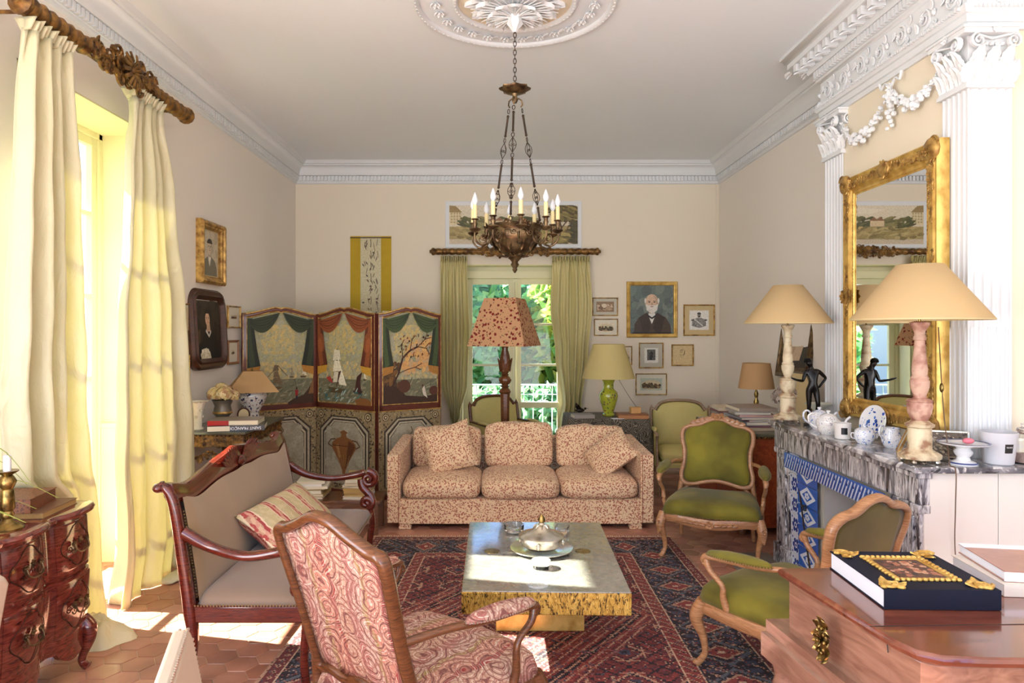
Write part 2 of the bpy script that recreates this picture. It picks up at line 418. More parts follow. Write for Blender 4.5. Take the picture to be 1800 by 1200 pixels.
def capital(mb, x0, y0, x1, y1, z0, z1):
    hgt = z1-z0
    for d, a, b in ((.012, z0-.012, z0), (.018, z0-.03, z0-.012)): mb.box(x0-d, y0-d, a, x1, y1+d, b)
    mb.box(x0, y0, z0, x1, y1, z1-.03); mb.box(x0-.045, y0-.045, z1-.035, x1, y1+.045, z1-.012); mb.box(x0-.055, y0-.055, z1-.012, x1, y1+.055, z1)
    def fc(o, U, N, w):
        o = Vector(o); U = Vector(U); N = Vector(N); Z = Vector((0, 0, 1))
        n = 3
        for i in range(n+1): mb.leaf(o+U*(w*i/n)+N*.004, Z+N*.15, N, hgt*.44, w/n*1.0, .45, n=4, lobes=4)
        for i in range(n): mb.leaf(o+U*(w*(i+.5)/n)+N*.004+Z*hgt*.1, Z+N*.2, N, hgt*.62, w/n*.95, .4, n=5, lobes=5)
        for s_, x in ((1, 0), (-1, w)):
            mb.scroll(o+U*(x+s_*.022)+N*.04+Z*hgt*.72, U*s_, Z, .036, 1.8, .014, a0=PI/2, flip=1, depth=[.03]*22)
            mb.bar([o+U*(x+s_*.02)+N*.03+Z*hgt*.86, o+U*(w*.5)+N*.012+Z*hgt*.8], .014, .012)
        mb.flower(o+U*w*.5+N*.045+Z*(hgt*.93), N, .028, 6)
        for i in range(5): mb.ball(o+U*(w*(.25+.125*i))+N*.012+Z*hgt*.7, .011, 6, 4)
    fc((x0, y1, z0), (0, -1, 0), (-1, 0, 0), y1-y0); fc((x0, y0, z0), (1, 0, 0), (0, -1, 0), min(x1-x0, .25))
for k, (x0, y0, x1, y1) in enumerate(((EX, 3.32, 2.50, 3.51), (EX, 4.53, 2.50, 4.77))):
    mb = MB(); fluted(mb, x0, y0, x1, y1, 1.62, 2.80, .02); fluted(mb, x0, y0, x1, y1, .981, 1.62, .010)
    n = max(2, round((y1-y0)/.042))
    for i in range(n):                                  # rods that fill the lower flutes
        yy = y0+(y1-y0)*(i+.5)/n; mb.lathe([(.0085, 1.0), (.0085, 1.6), (.003, 1.62)], (x0+.005, yy, 0), 8)
    n = max(2, round((x1-x0)/.042))
    for i in range(n):
        xx = x0+(x1-x0)*(i+.5)/n; mb.lathe([(.0085, 1.0), (.0085, 1.6), (.003, 1.62)], (xx, y0+.005, 0), 8)
    capital(mb, x0, y0, x1, y1, 2.81, 3.07)
    struct('trim_%d' % (k+3), mb, M_plaster, smooth=40)
# garland on the chimney breast
mb = MB()
gx = XC-.02; rn = random.Random(5)
def swag(p0, p1, sag, n=20):
    for i in range(n+1):
        t = i/n; y = p0[0]+(p1[0]-p0[0])*t; z = p0[1]+(p1[1]-p0[1])*t-sag*4*t*(1-t)
        rr = .012+.022*sin(PI*t)
        for k in range(3):
            mb.ball((gx-.01-rn.uniform(0, rr), y+rn.uniform(-rr, rr)*.7, z+rn.uniform(-rr, rr)), rr*.55, 6, 4)
        if i % 2: mb.leaf((gx-.015, y, z), (-.3, rn.uniform(-1, 1), rn.uniform(-1, .6)), (-1, 0, 0), .045, .025, .6, n=3)
swag((4.50, 2.96), (3.93, 2.99), .17); swag((3.93, 2.99), (3.52, 2.93), .12)
mb.flower((gx-.02, 3.93, 3.0), (-1, 0, 0), .035, 6)
for s_ in (1, -1):
    mb.bar(catmull([(gx-.02, 3.93, 3.0), (gx-.02, 3.93+s_*.05, 3.04), (gx-.02, 3.93+s_*.09, 3.02), (gx-.02, 3.93+s_*.11, 3.06)], 5), .012, .018, up=(1, 0, 0))
for i in range(14): q = i/13; mb.ball((gx-.02-.01*sin(3*i), 3.93+.02*sin(i*2.1), 2.97-q*.2), .024*(1-.5*q), 6, 4)
o = obj('plaster_garland', mb, M_plaster); tag(o, 'white plaster garland with bow draped between the two fluted pilasters above the mirror', 'garland')
# baseboards
mb = MB(); mb.box(XL, WY1, 0, XL+.018, YB, .14); mb.box(XL, 1.3, 0, XL+.018, WY0, .14); struct('baseboard_left', mb, M_reveal, bevel=.004)
mb = MB(); mb.box(XL, YB-.018, 0, DX0, YB, .14); mb.box(DX1, YB-.018, 0, XR, YB, .14); struct('baseboard_back', mb, M_wall, bevel=.004)
mb = MB(); mb.box(XR-.018, YC1, 0, XR, YB, .14); struct('baseboard_right', mb, M_wall, bevel=.004)
# vertical wall moulding lines beside the far right corner
mb = MB()
for x in (2.597,): mb.box(x, YB-.008, .14, x+.03, YB, 3.35)
struct('trim_5', mb, M_wall, bevel=.003)
# ---- left window: reveal, casements
XW = -2.79
mb = MB()
mb.box(XW-.10, WY0, 0, XL-.0, WY0+.012, WZ); mb.box(XW-.10, WY1-.012, 0, XL, WY1, WZ); mb.box(XW-.10, WY0, WZ-.012, XL, WY1, WZ)
mb.box(XL-.34, WY1-.03, .0, XL-.04, WY1-.012, .95)     # lower panel of the reveal
mb.box(XL-.38, WY1-.035, .93, XL, WY1-.012, .965)
struct('trim_6', mb, M_reveal, smooth=0, bevel=.002)
mb = MB(); f_ = .05
def casement(mb, gl, ax, p, a0, a1, z0, z1, bars, st=.055, th=.045, kick=None):
    """ax 'x': window plane x=p spanning y a0..a1; 'y': plane y=p spanning x"""
    def bx(u0, u1, w0, w1, t=th, m=mb, off=0):
        if ax == 'x': m.box(p-t/2+off, u0, w0, p+t/2+off, u1, w1)
        else: m.box(u0, p-t/2+off, w0, u1, p+t/2+off, w1)
    bx(a0, a0+st, z0, z1); bx(a1-st, a1, z0, z1); bx(a0+st, a1-st, z0, z0+st*1.3); bx(a0+st, a1-st, z1-st, z1)
    for b in bars: bx(a0+st, a1-st, b-.014, b+.014, th*.7)
    bx(a0+st*.9, a1-st*.9, z0+st*1.2, z1-st*.9, .004, gl)
gl = MB(); ym = (WY0+WY1)/2
mb.box(XW-.04, WY0, 0, XW+.04, WY0+.05, WZ); mb.box(XW-.04, WY1-.05, 0, XW+.04, WY1, WZ); mb.box(XW-.04, WY0, WZ-.05, XW+.04, WY1, WZ)
casement(mb, gl, 'x', XW, WY0+.05, ym-.005, .03, WZ-.05, (.72, 1.28, 1.84, 2.40)); casement(mb, gl, 'x', XW, ym+.005, WY1-.05, .03, WZ-.05, (.72, 1.28, 1.84, 2.40))
w1 = struct('window_1', mb, M_frame, smooth=0, bevel=.003)
obj('window_pane', gl, M_pane, w1, smooth=0)
# ---- garden door in the back wall
mb = MB(); gl = MB(); YD = YB+.27; xm = (DX0+DX1)/2
mb.box(DX0, YD-.04, 0, DX0+.05, YD+.04, DZ); mb.box(DX1-.05, YD-.04, 0, DX1, YD+.04, DZ); mb.box(DX0, YD-.05, DZ-.07, DX1, YD+.05, DZ)
mb.box(DX0, YD-.10, 2.245, DX1, YD+.04, 2.335)
casement(mb, gl, 'y', YD, DX0+.05, xm-.006, .03, 2.245, (1.685, 1.185, .69), st=.07); casement(mb, gl, 'y', YD, xm+.006, DX1-.05, .03, 2.245, (1.685, 1.185, .69), st=.07)
mb.box(xm-.03, YD-.045, .03, xm+.03, YD-.02, 2.24)
mb.box(DX0+.1, YD-.03, .66, DX1-.1, YD+.03, .73)
d1 = struct('door_1', mb, M_frame, smooth=0, bevel=.003)
obj('door_pane', gl, M_pane, d1, smooth=0)
hb = MB(); hb.lathe([(.012, 0), (.012, 2.1)], (xm+.005, YD-.055, .1), 8); hb.ball((xm+.005, YD-.07, 1.1), (.012, .02, .05)); obj('door_bolt', hb, M_frame, d1)
mb = MB(); mb.box(DX0, YB, 0, DX0+.01, YB+.25, DZ); mb.box(DX1-.01, YB, 0, DX1, YB+.25, DZ); mb.box(DX0, YB, DZ-.012, DX1, YB+.25, DZ)
struct('trim_7', mb, M_reveal, smooth=0)
# iron balcony outside the garden door
rt = thing('balcony_railing', 'pale wrought iron balcony railing with scrolls outside the garden door', 'railing', (xm, YB+.52, 0))
mb = MB(); mb.bar([(-.75, 0, .92), (.75, 0, .92)], .035, .02); mb.bar([(-.75, 0, .80), (.75, 0, .80)], .015, .012); mb.bar([(-.75, 0, .10), (.75, 0, .10)], .02, .02)
obj('rail', mb, mat('pale_blue_iron', (190, 214, 222), .5, var=.05), rt); M_rail = bpy.data.materials['pale_blue_iron']
mb = MB()
for i in range(13): x = -.72+i*.12; mb.bar([(x, 0, -.0), (x, 0, .91)], .012, .012)
obj('baluster', mb, M_rail, rt)
mb = MB()
for i in range(6):
    x = -.66+i*.24+.06
    for z, fl in ((.68, 1), (.34, -1)):
        mb.scroll((x-.045, 0, z), (1, 0, 0), (0, 0, fl), .05, 1.5, .012, a0=0); mb.scroll((x+.045, 0, z), (-1, 0, 0), (0, 0, fl), .05, 1.5, .012)
obj('scrollwork', mb, M_rail, rt)
mb = MB(); mb.box(DX0-.4, YB+.4, -.15, DX1+.4, YB+.62, -.0); struct('trim_8', mb, M_plaster)
# garden
mb = MB(); mb.box(-14, 9.1, -1.1, 14, 30, -1.0); mb.box(-16, -6, -1.1, -3.4, 30, -1.0)
o = struct('ground_garden', mb, mat('lawn', (64, 92, 44), .9, var=.3), smooth=0)
def leafcloud(n, c, rad, s=.12, seed=1, cols=((120, 165, 70), (92, 140, 66), (160, 190, 80), (70, 120, 60))):
    rn = random.Random(seed); mb = MB(); cl = [tuple(q*.8 for q in lin(x)) for x in cols]
    for _ in range(n):
        while 1:
            p = [rn.uniform(-1, 1) for _ in range(3)]; d = math.sqrt(sum(x*x for x in p))
            if .45 < d < 1: break
        q = Vector((c[0]+p[0]*rad[0], c[1]+p[1]*rad[1], c[2]+p[2]*rad[2]))
        u = Vector([rn.gauss(0, 1) for _ in range(3)]).normalized(); v = u.orthogonal().normalized(); a = s*rn.uniform(.5, 1.2)
        mb.add([q-u*a, q+v*a*.45, q+u*a, q-v*a*.45], [(0, 1, 2, 3)], col=cl[rn.randrange(len(cl))])
    return mb
t = NT('tree_leaves'); a_ = t.n('Attribute', attribute_name='Col').outputs['Color']
tr = t.n('BsdfTranslucent', {0: a_}); mx = t.n('MixShader', {0: .45, 1: t.b.outputs[0], 2: tr.outputs[0]}); t.fin(a_, .6)
t.t.links.new(mx.outputs[0], t.t.nodes['Material Output'].inputs[0]); M_leaf = t.m
M_bark = mat('bark', (92, 74, 56), .9, var=.3, bump=.5)
for k, (x, y, z, rx, rz, sd, lab, cols) in enumerate((
    (-1.0, 13.0, 1.1, 1.32, 2.1, 1, 'leafy green tree filling the left half of the garden door', ((140, 200, 120), (112, 180, 108), (176, 220, 140), (96, 164, 110))),
    (1.78, 13.0, 1.2, 1.34, 2.1, 2, 'yellow-green tree filling the right half of the garden door', ((200, 212, 90), (150, 192, 90), (120, 170, 84), (214, 214, 110))),
    (.5, 17.5, 1.2, 3.4, 2.3, 3, 'wide pale green tree further back beyond the garden door', ((170, 220, 150), (130, 196, 124), (110, 176, 130), (196, 230, 160))))):
    T = thing('garden_tree', lab, 'tree', (x, y, -1.0))
    obj('foliage', leafcloud(11000, (0, 0, z+1), (rx, 1.5, rz), .21, sd, cols), M_leaf, T, smooth=0)
    mb = MB(); mb.tube([(0, 0, -.02), (.05, 0, 1.2), (0, .1, 3)], [.16, .12, .06]); obj('trunk', mb, M_bark, T)
T = thing('garden_hedge', 'low green hedge running along the foot of the garden trees', 'hedge', (.3, 11.2, -1.0))
obj('foliage', leafcloud(9000, (0, 0, .75), (3.2, .5, .95), .13, 9, ((150, 200, 150), (120, 180, 130), (180, 220, 160))), M_leaf, T, smooth=0)
mb = MB()
for i in range(9): mb.tube([(-2.8+.7*i, 0, -.02), (-2.8+.7*i, .03, .9)], [.03, .015], 6)
obj('stems', mb, M_bark, T)
# pale stone house seen through the left window
hs = thing('neighbour_house', 'pale stone house wall seen far beyond the left window', 'house', (-14, 26, -1))
mb = MB(); mb.box(-3.5, -2, 0, 3.5, 2, 5.2); obj('wall', mb, mat('pale_stone', (214, 210, 196), .9, var=.08, scale=3), hs, smooth=0)
mb = MB(); mb.prism([(-3.8, 5.2), (3.8, 5.2), (0, 6.8)], -2.2, 2.2); obj('roof', mb, mat('roof_tile', (170, 120, 90), .9), hs, smooth=0)
mb = MB()
for x in (-2, 0, 2): mb.box(x-.4, -2.03, 2.6, x+.4, -1.99, 4.0)
obj('window', mb, mat('house_window', (110, 130, 140), .3), hs, smooth=0)
# ================================================================ curtains and gilt poles
def curtain_mat(name, a, b, tl=.35):
    t = NT(name); v = t.map((1, 1, .15)); col = t.ramp(t.noise(5, 4, v), [(.35, lin(a)), (.65, lin(b))])
    t.bump(t.noise(14, 4, t.map((1, 1, .5)), .8), .5, .02)
    t.fin(col, .38, sheen=.2, spec=.6)
    tr = t.n('BsdfTranslucent', {0: lin((236, 229, 170))}); mx = t.n('MixShader', {0: tl, 1: t.b.outputs[0], 2: tr.outputs[0]})
    t.t.links.new(mx.outputs[0], t.t.nodes['Material Output'].inputs[0]); return t.m
M_silk = curtain_mat('pale_green_silk', (222, 215, 172), (233, 226, 190), .16)
M_silkb = curtain_mat('green_gold_silk', (208, 196, 130), (222, 208, 150), .2)
def curtain(name, label, cat, axis, plane, prof, folds, amp, m, seed=0, zt=3.0, group='silk curtains'):
    """prof: list of (z, a, b) - the two side positions of the drape at height z"""
    rn = random.Random(seed); ph = [rn.uniform(0, 6.28) for _ in range(6)]
    prof = sorted(prof, reverse=True); zs = [p[0] for p in prof]
    def lr(z):
        for (z0, a0, b0), (z1, a1, b1) in zip(prof, prof[1:]):
            if z <= z0 and z >= z1:
                t = (z0-z)/(z0-z1); t = t*t*(3-2*t); return a0+(a1-a0)*t, b0+(b1-b0)*t
        return prof[-1][1:]
    def F(u, v):
        z = zs[0]+(zs[-1]-zs[0])*v
        a, b = lr(z)
        uu = u+.014*sin(4*v+ph[0])*sin(PI*u)+.003*sin(15*v+ph[1]+u*4)*sin(PI*u)
        s = a+(b-a)*uu
        top = max(0, 1-v*14)
        w = amp*(.55+.55*v)*(sin(2*PI*folds*u+ph[2]+(.5*sin(2.2*v+ph[3])))+.35*sin(4*PI*folds*u+ph[4]+2*v)+.25*sin(2*PI*folds*.5*u+ph[5]))
        w = w*(1-.5*top)+amp*.5*top*sin(2*PI*folds*3*u)
        w += .006*sin(31*v+ph[1]+6*u)*sin(9*v+ph[4])*min(1, v*4)
        d = plane+w
        return (d, s, z) if axis == 'x' else (s, d, z)
    T = thing(name, label, cat, group=group)
    mb = MB(); mb.grid(F, int(folds*14), 70); obj('drape', mb, m, T, smooth=180, solid=.003)
    # frilled heading
    mb = MB()
    def G(u, v):
        z = zs[0]-.01+.06*v; a, b = lr(zs[0]); s = a+(b-a)*u
        d = plane+amp*.5*sin(2*PI*folds*3*u)*(1+v)+.006*sin(2*PI*folds*7*u)*v
        return (d, s, z+.008*sin(40*u)) if axis == 'x' else (s, d, z+.008*sin(40*u))
    mb.grid(G, int(folds*30), 4); obj('heading', mb, m, T, smooth=180, solid=.003)
    return T
# left window pair
A = curtain('curtain', 'pale green silk curtain at far left, nearest the camera, its foot behind the dark commode', 'curtain', 'x', -2.20,
      [(3.01, 3.17, 3.50), (2.4, 3.14, 3.57), (1.4, 3.10, 3.63), (.90, 3.12, 3.67), (.74, 3.32, 3.69), (.3, 3.33, 3.72), (.05, 3.33, 3.74)], 4, .058, M_silk, 1)
mb = MB(); rn = random.Random(4)                           # the silk that lies puddled on the floor
def PF(u, v):
    a = 2*PI*u; rr = v*(1+.14*sin(3*a+1)+.09*sin(7*a))
    return (-2.12+.20*rr*cos(a)*(1 if cos(a) > 0 else .6), 3.52+.17*rr*sin(a), .002+.10*(1-v**4)+.018*sin(5*a+6*v)*(1-v**4)+.014*sin(14*v+2*a)*(1-v**4))
mb.grid(PF, 40, 10, wrap=True); obj('puddled_hem', mb, M_silk, A, smooth=180)
B = curtain('curtain', 'pale green silk curtain hanging between the left window and the framed portraits', 'curtain', 'x', -2.20,
      [(3.01, 4.08, 4.42), (2.5, 4.03, 4.60), (1.5, 3.93, 4.80), (.75, 3.93, 4.88), (.3, 3.96, 4.82), (.004, 3.90, 4.72)], 4.5, .065, M_silk, 22)
mb = MB(); mb.bar([(-2.10, 4.3, .02), (-2.05, 4.55, .018), (-2.02, 4.78, .03)], [.12, .16, .05], [.03, .035, .03]); obj('puddled_hem', mb, M_silk, B, smooth=180)
# garden door pair
curtain('curtain', 'green silk curtain on the left side of the garden door, gathered near its foot', 'curtain', 'y', YB-.12,
      [(2.43, -.67, -.36), (1.6, -.67, -.33), (1.0, -.66, -.35), (.62, -.56, -.44), (.52, -.53, -.47), (.40, -.60, -.38), (.006, -.62, -.36)], 4, .045, M_silkb, 5)
curtain('curtain', 'green silk curtain on the right side of the garden door beside the small pictures', 'curtain', 'y', YB-.12,
      [(2.43, .64, 1.08), (1.9, .62, 1.11), (1.3, .68, 1.06), (.75, .76, .98), (.5, .72, .96), (.006, .68, .98)], 4.5, .045, M_silkb, 8)
def pole(name, label, ax, plane, a, b, z, r, shell):
    T = thing(name, label, 'curtain pole', group='carved gilt curtain poles'); L = b-a
    def P(s, d=0, dz=0): return (plane+d, s, z+dz) if ax == 'x' else (s, plane+d, z+dz)
    out = 1 if ax == 'x' else -1
    N = Vector((1, 0, 0)) if ax == 'x' else Vector((0, -1, 0)); U = Vector((0, 1, 0)) if ax == 'x' else Vector((1, 0, 0)); Z = Vector((0, 0, 1))
    for s0, s1 in ((a, a+L*.30), (b-L*.30, b)):           # twisted ends
        mb = MB(); pts = []; rr = []
        n = 100
        for i in range(n+1): t = i/n; pts.append(P(s0+(s1-s0)*t)); rr.append(r*(.80+.24*abs(sin(PI*14*t*.5))))
        mb.tube(pts, rr, 10); obj('twisted_end', mb, M_pole, T, smooth=60)
    for s, sg in ((a, -1), (b, 1)):
        mb = MB(); mb.tube([P(s-sg*.01), P(s+sg*.015), P(s+sg*.03), P(s+sg*.045), P(s+sg*.06)], [r*.9, r*1.2, r*1.15, r*.6, r*.45], 12); obj('finial', mb, M_pole, T)
    mb = MB(); rn = random.Random(11); m0, m1 = a+L*.29, b-L*.29; mid = (a+b)/2
    mb.tube([P(m0), P(mid), P(m1)], [r*.75, r*.8, r*.75], 10)
    n = int((m1-m0)/(r*.85))
    for i in range(n+1):
        s = m0+(m1-m0)*i/n; k = 1-abs(s-mid)/(m1-m0)*2
        for q in range(3):
            c = Vector(P(s+rn.uniform(-.01, .01)))+N*r*.8+Z*rn.uniform(-r, r)*(1+.5*k)
            mb.scroll(c, U*rn.choice((-1, 1)), Z*rn.choice((-1, 1)), r*rn.uniform(.55, .9), 1.3, r*.38, n=12)
            mb.leaf(c-N*r*.3, U*rn.uniform(-1, 1)+Z*rn.uniform(-1, 1), N, r*1.3, r*.8, .4, n=3)
    obj('carved_foliage', mb, M_pole, T, smooth=50)
    mb = MB(); c = Vector(P(mid))+N*r*1.1                # scallop shell in the middle
    for i in range(13):
        an = R(-160+320*i/12)
        d = Z*cos(an)*-1+U*sin(an)
        mb.bar([c-Z*shell*.0, c+d*shell*.5+N*shell*.28, c+d*shell*(.95+.05*(i % 2))+N*.02], [shell*.06, shell*.2, shell*.24], [shell*.05, shell*.12, shell*.08], up=N)
    for sg in (-1, 1):
        mb.scroll(c+U*sg*shell*1.05+Z*shell*.5, U*sg, Z, shell*.42, 1.5, shell*.2); mb.scroll(c+U*sg*shell*.9-Z*shell*.75, U*sg, -Z, shell*.36, 1.5, shell*.18)
        mb.leaf(c+U*sg*shell*.6+Z*shell*.3, U*sg*.9+Z*.6, N, shell*.6, shell*.4, .4, n=4); mb.leaf(c+U*sg*shell*.7, U*sg, N, shell*.9, shell*.5, .4, n=4)
    mb.ball(c+N*shell*.1, shell*.2); obj('scallop_shell', mb, M_pole, T, smooth=50)
    for s in (a+.08, b-.08):
        mb = MB(); q = Vector(P(s)); wl = XL if ax == 'x' else YB
        e = Vector((wl, s, z)) if ax == 'x' else Vector((s, wl, z)); mb.bar([q, e], .015, .02); mb.ball(e, .03, 8, 4); obj('bracket', mb, M_pole, T)
    return T
pole('curtain_pole', 'gilt carved curtain pole with big shell high over the left window', 'x', -2.20, 3.17, 4.80, 3.12, .050, .11)
pole('curtain_pole', 'dark carved curtain pole above the garden door', 'y', YB-.12, -.74, 1.15, 2.535, .038, .062)

# ================================================================ pictures
class Paint(MB):
    """flat painted shapes, each laid a hair in front of the last; x right, z up, front towards -y"""
    def __init__(s, w, h, bgc, y=0): super().__init__(); s.w = w; s.h = h; s.d = y; s.poly([(-.5, 0), (.5, 0), (.5, 1), (-.5, 1)], bgc)
    def poly(s, pts, c):
        s.d -= .00025
        P = [(min(.5, max(-.5, x))*s.w, s.d, min(1, max(0, z))*s.h) for x, z in pts]
        return s.add(P, [tuple(range(len(P)))], col=lin(c))
    def ell(s, cx, cy, rx, ry, c, n=18, a0=0, a1=360, rot=0):
        q = []
        for i in range(n+1 if a1-a0 < 360 else n):
            a = R(a0+(a1-a0)*i/n); x = rx*cos(a); y = ry*sin(a); q.append((cx+x*cos(rot)-y*sin(rot), cy+x*sin(rot)+y*cos(rot)))
        return s.poly(q, c)
    def st(s, pts, w, c):
        s.d -= .0002; asp = s.h/s.w
        for (x0, y0), (x1, y1) in zip(pts, pts[1:]):
            dx, dy = (x1-x0), (y1-y0)*asp; L = math.hypot(dx, dy) or 1; nx, ny = -dy/L*w/2, dx/L*w/2/asp
            P = [(x*s.w, s.d, z*s.h) for x, z in ((x0-nx, y0-ny), (x1-nx, y1-ny), (x1+nx, y1+ny), (x0+nx, y0+ny))]
            s.add(P, [(0, 1, 2, 3)], col=lin(c))
        return s
    def dabs(s, n, x0, y0, x1, y1, r, cols, seed=0, asp=1.0, mask=None):
        rn = random.Random(seed)
        for _ in range(n):
            x = rn.uniform(x0, x1); y = rn.uniform(y0, y1)
            if mask and not mask(x, y): continue
            q = r*rn.uniform(.5, 1.2); s.ell(x, y, q, q*asp*s.w/s.h, rn.choice(cols), 7, rot=rn.uniform(0, 1)); s.d += .00024
        s.d -= .0003; return s
def frame_mb(w, h, fw, dp, y=0, lip=True):
    """mitred moulding around w x h, standing out to -dp"""
    mb = MB(); prof = [(0, 0), (0, -.7*dp), (.12*fw, -.85*dp), (.3*fw, -dp), (.5*fw, -.95*dp), (.62*fw, -.7*dp), (.82*fw, -.62*dp), (.92*fw, -.45*dp), (1*fw, -.4*dp), (1*fw, 0)]
    rings = []
    for sx, sz in ((-1, 0), (1, 0), (1, 1), (-1, 1)):
        rings.append([(sx*(w/2-o), y+d, (h-o) if sz else o) for o, d in prof])
    mb.loft(rings, caps=False, loop=True); return mb
FT = {'gold': M_gold, 'dark': wood('dark_frame_wood', (44, 24, 18), (82, 46, 30), .35)}
M_mount = mat('cream_mount', (226, 218, 196), .8, var=.03)
M_mountt = mat('tan_mount', (206, 184, 136), .8, var=.05)
M_mountg = mat('grey_mount', (196, 190, 172), .8, var=.04)
ROT = {'back': 0, 'left': PI/2, 'right': -PI/2}
def picture(name, label, wall, s, z0, w, h, fm, fw, art, mount=0, mm=None, dp=.022, tilt=0, cat='picture', group=None, extra=None, off=.002, cm=M_paint):
    loc = {'back': (s, YB-off, z0), 'left': (XL+off, s, z0), 'right': (XR-off, s, z0)}[wall]
    T = thing(name, label, cat, loc, 0, group, rot=(tilt, 0, ROT[wall]))
    obj('frame', frame_mb(w, h, fw, dp), fm, T, smooth=30)
    mb = MB(); mb.box(-w/2+.003, -.006, .003, w/2-.003, -.0, h-.003)
    bk = mount and mm or M_mount
    obj('mount' if mount else 'backboard', mb, bk, T, smooth=0)
    iw = w-2*fw-2*mount; ih = h-2*fw-2*mount
    if art:
        p = art(iw, ih); q = obj('print', p, cm, T, smooth=0, loc=(0, -.0065, fw+mount))
    if extra: extra(T)
    return T
def landscape_small(sd, sky=(206, 196, 168), ink=(96, 72, 48), oval=False):
    def f(w, h):
        p = Paint(w, h, sky); rn = random.Random(sd)
        if oval: p.ell(0, .45, .46, .4, (212, 196, 156)); p.ell(0, .45, .42, .3, (120, 92, 52), a0=180, a1=360)
        p.poly([(-.45 if oval else -.5, .35), (.45 if oval else .5, .38), (.4, .15), (-.4, .15)] if oval else [(-.5, .35), (.5, .38), (.5, 0), (-.5, 0)], (158, 132, 92))
        for k in range(9):
            x = rn.uniform(-.38, .38); b = rn.uniform(.05, .14); t = rn.uniform(.1, .3)
            p.poly([(x-b/2, .32), (x+b/2, .32), (x+b/2, .32+t), (x, .36+t), (x-b/2, .32+t)], rn.choice((ink, (140, 104, 70), (84, 78, 50))))
        p.dabs(40, -.42, .2, .42, .5, .05, (ink, (110, 96, 60), (74, 60, 40)), sd); return p
    return f
def bust(bg, skin, hair, coat, shirt, bald=False, beard=None, cap=False, hairlong=False, y=.55, k=1.0, shade=None):
    def f(w, h):
        p = Paint(w, h, bg); a = w/h
        if shade: p.dabs(60, -.5, 0, .5, 1, .12, shade, 3)
        hx, hy, rx = 0, y+.12, .15*k; ry = rx*1.32*a
        if hairlong: p.ell(hx, hy+ry*.12, rx*1.18, ry*1.12, hair)
        # coat
        p.poly([(-.42, 0), (-.40, .2), (-.30, .34), (-.12, .42), (.12, .42), (.32, .34), (.43, .18), (.45, 0)], coat)
        p.poly([(-.07, .5), (.07, .5), (.08, .38), (.0, .20), (-.08, .38)], skin if not shirt else shirt)
        p.poly([(-.08, hy-ry*.7), (.08, hy-ry*.7), (.075, .42), (-.075, .42)], sc_rgb(skin, .85))
        p.ell(hx, hy, rx, ry, skin, 22); p.ell(hx+rx*.35, hy-ry*.05, rx*.6, ry*.85, sc_rgb(skin, .88), 16)
        p.ell(hx-rx*.12, hy+.0, rx*.72, ry*.9, skin, 16)
        if not bald: p.ell(hx, hy+ry*.45, rx*1.05, ry*.62, hair, 18, 0, 180)
        for sx in (-1, 1):
            p.ell(hx+sx*rx*.38, hy+ry*.08, rx*.17, ry*.06, (60, 46, 40)); p.st([(hx+sx*rx*.2, hy+ry*.22), (hx+sx*rx*.6, hy+ry*.2)], .012, (110, 90, 76))
            p.ell(hx+sx*rx*1.0, hy, rx*.12, ry*.18, sc_rgb(skin, .85))
        p.poly([(hx-.012, hy+ry*.05), (hx+.014, hy+ry*.05), (hx+.028, hy-ry*.24), (hx-.02, hy-ry*.24)], sc_rgb(skin, .82))
        if beard:
            p.poly([(hx-rx*.95, hy-ry*.1), (hx-rx*.5, hy-ry*.28), (hx+rx*.5, hy-ry*.28), (hx+rx*.95, hy-ry*.1), (hx+rx*.8, hy-ry*.85), (hx+.02, hy-ry*1.3), (hx-rx*.8, hy-ry*.85)], beard)
            p.ell(hx-rx*1.0, hy+ry*.25, rx*.14, ry*.3, beard); p.ell(hx+rx*1.0, hy+ry*.25, rx*.14, ry*.3, beard)
        p.ell(hx, hy-ry*.42, rx*.26, ry*.05, (150, 84, 74))
        return p
    return f
def sc_rgb(c, k): return tuple(min(255, x*k) for x in c)
def px_b(x0, y0, x1, y1):                                    # a rectangle of the back wall, in the photo's frame -> s, z0, w, h
    k = (YB)/1200; return ((x0+x1)/2-875)*k, 1.6-(y1-582)*k, (x1-x0)*k, (y1-y0)*k
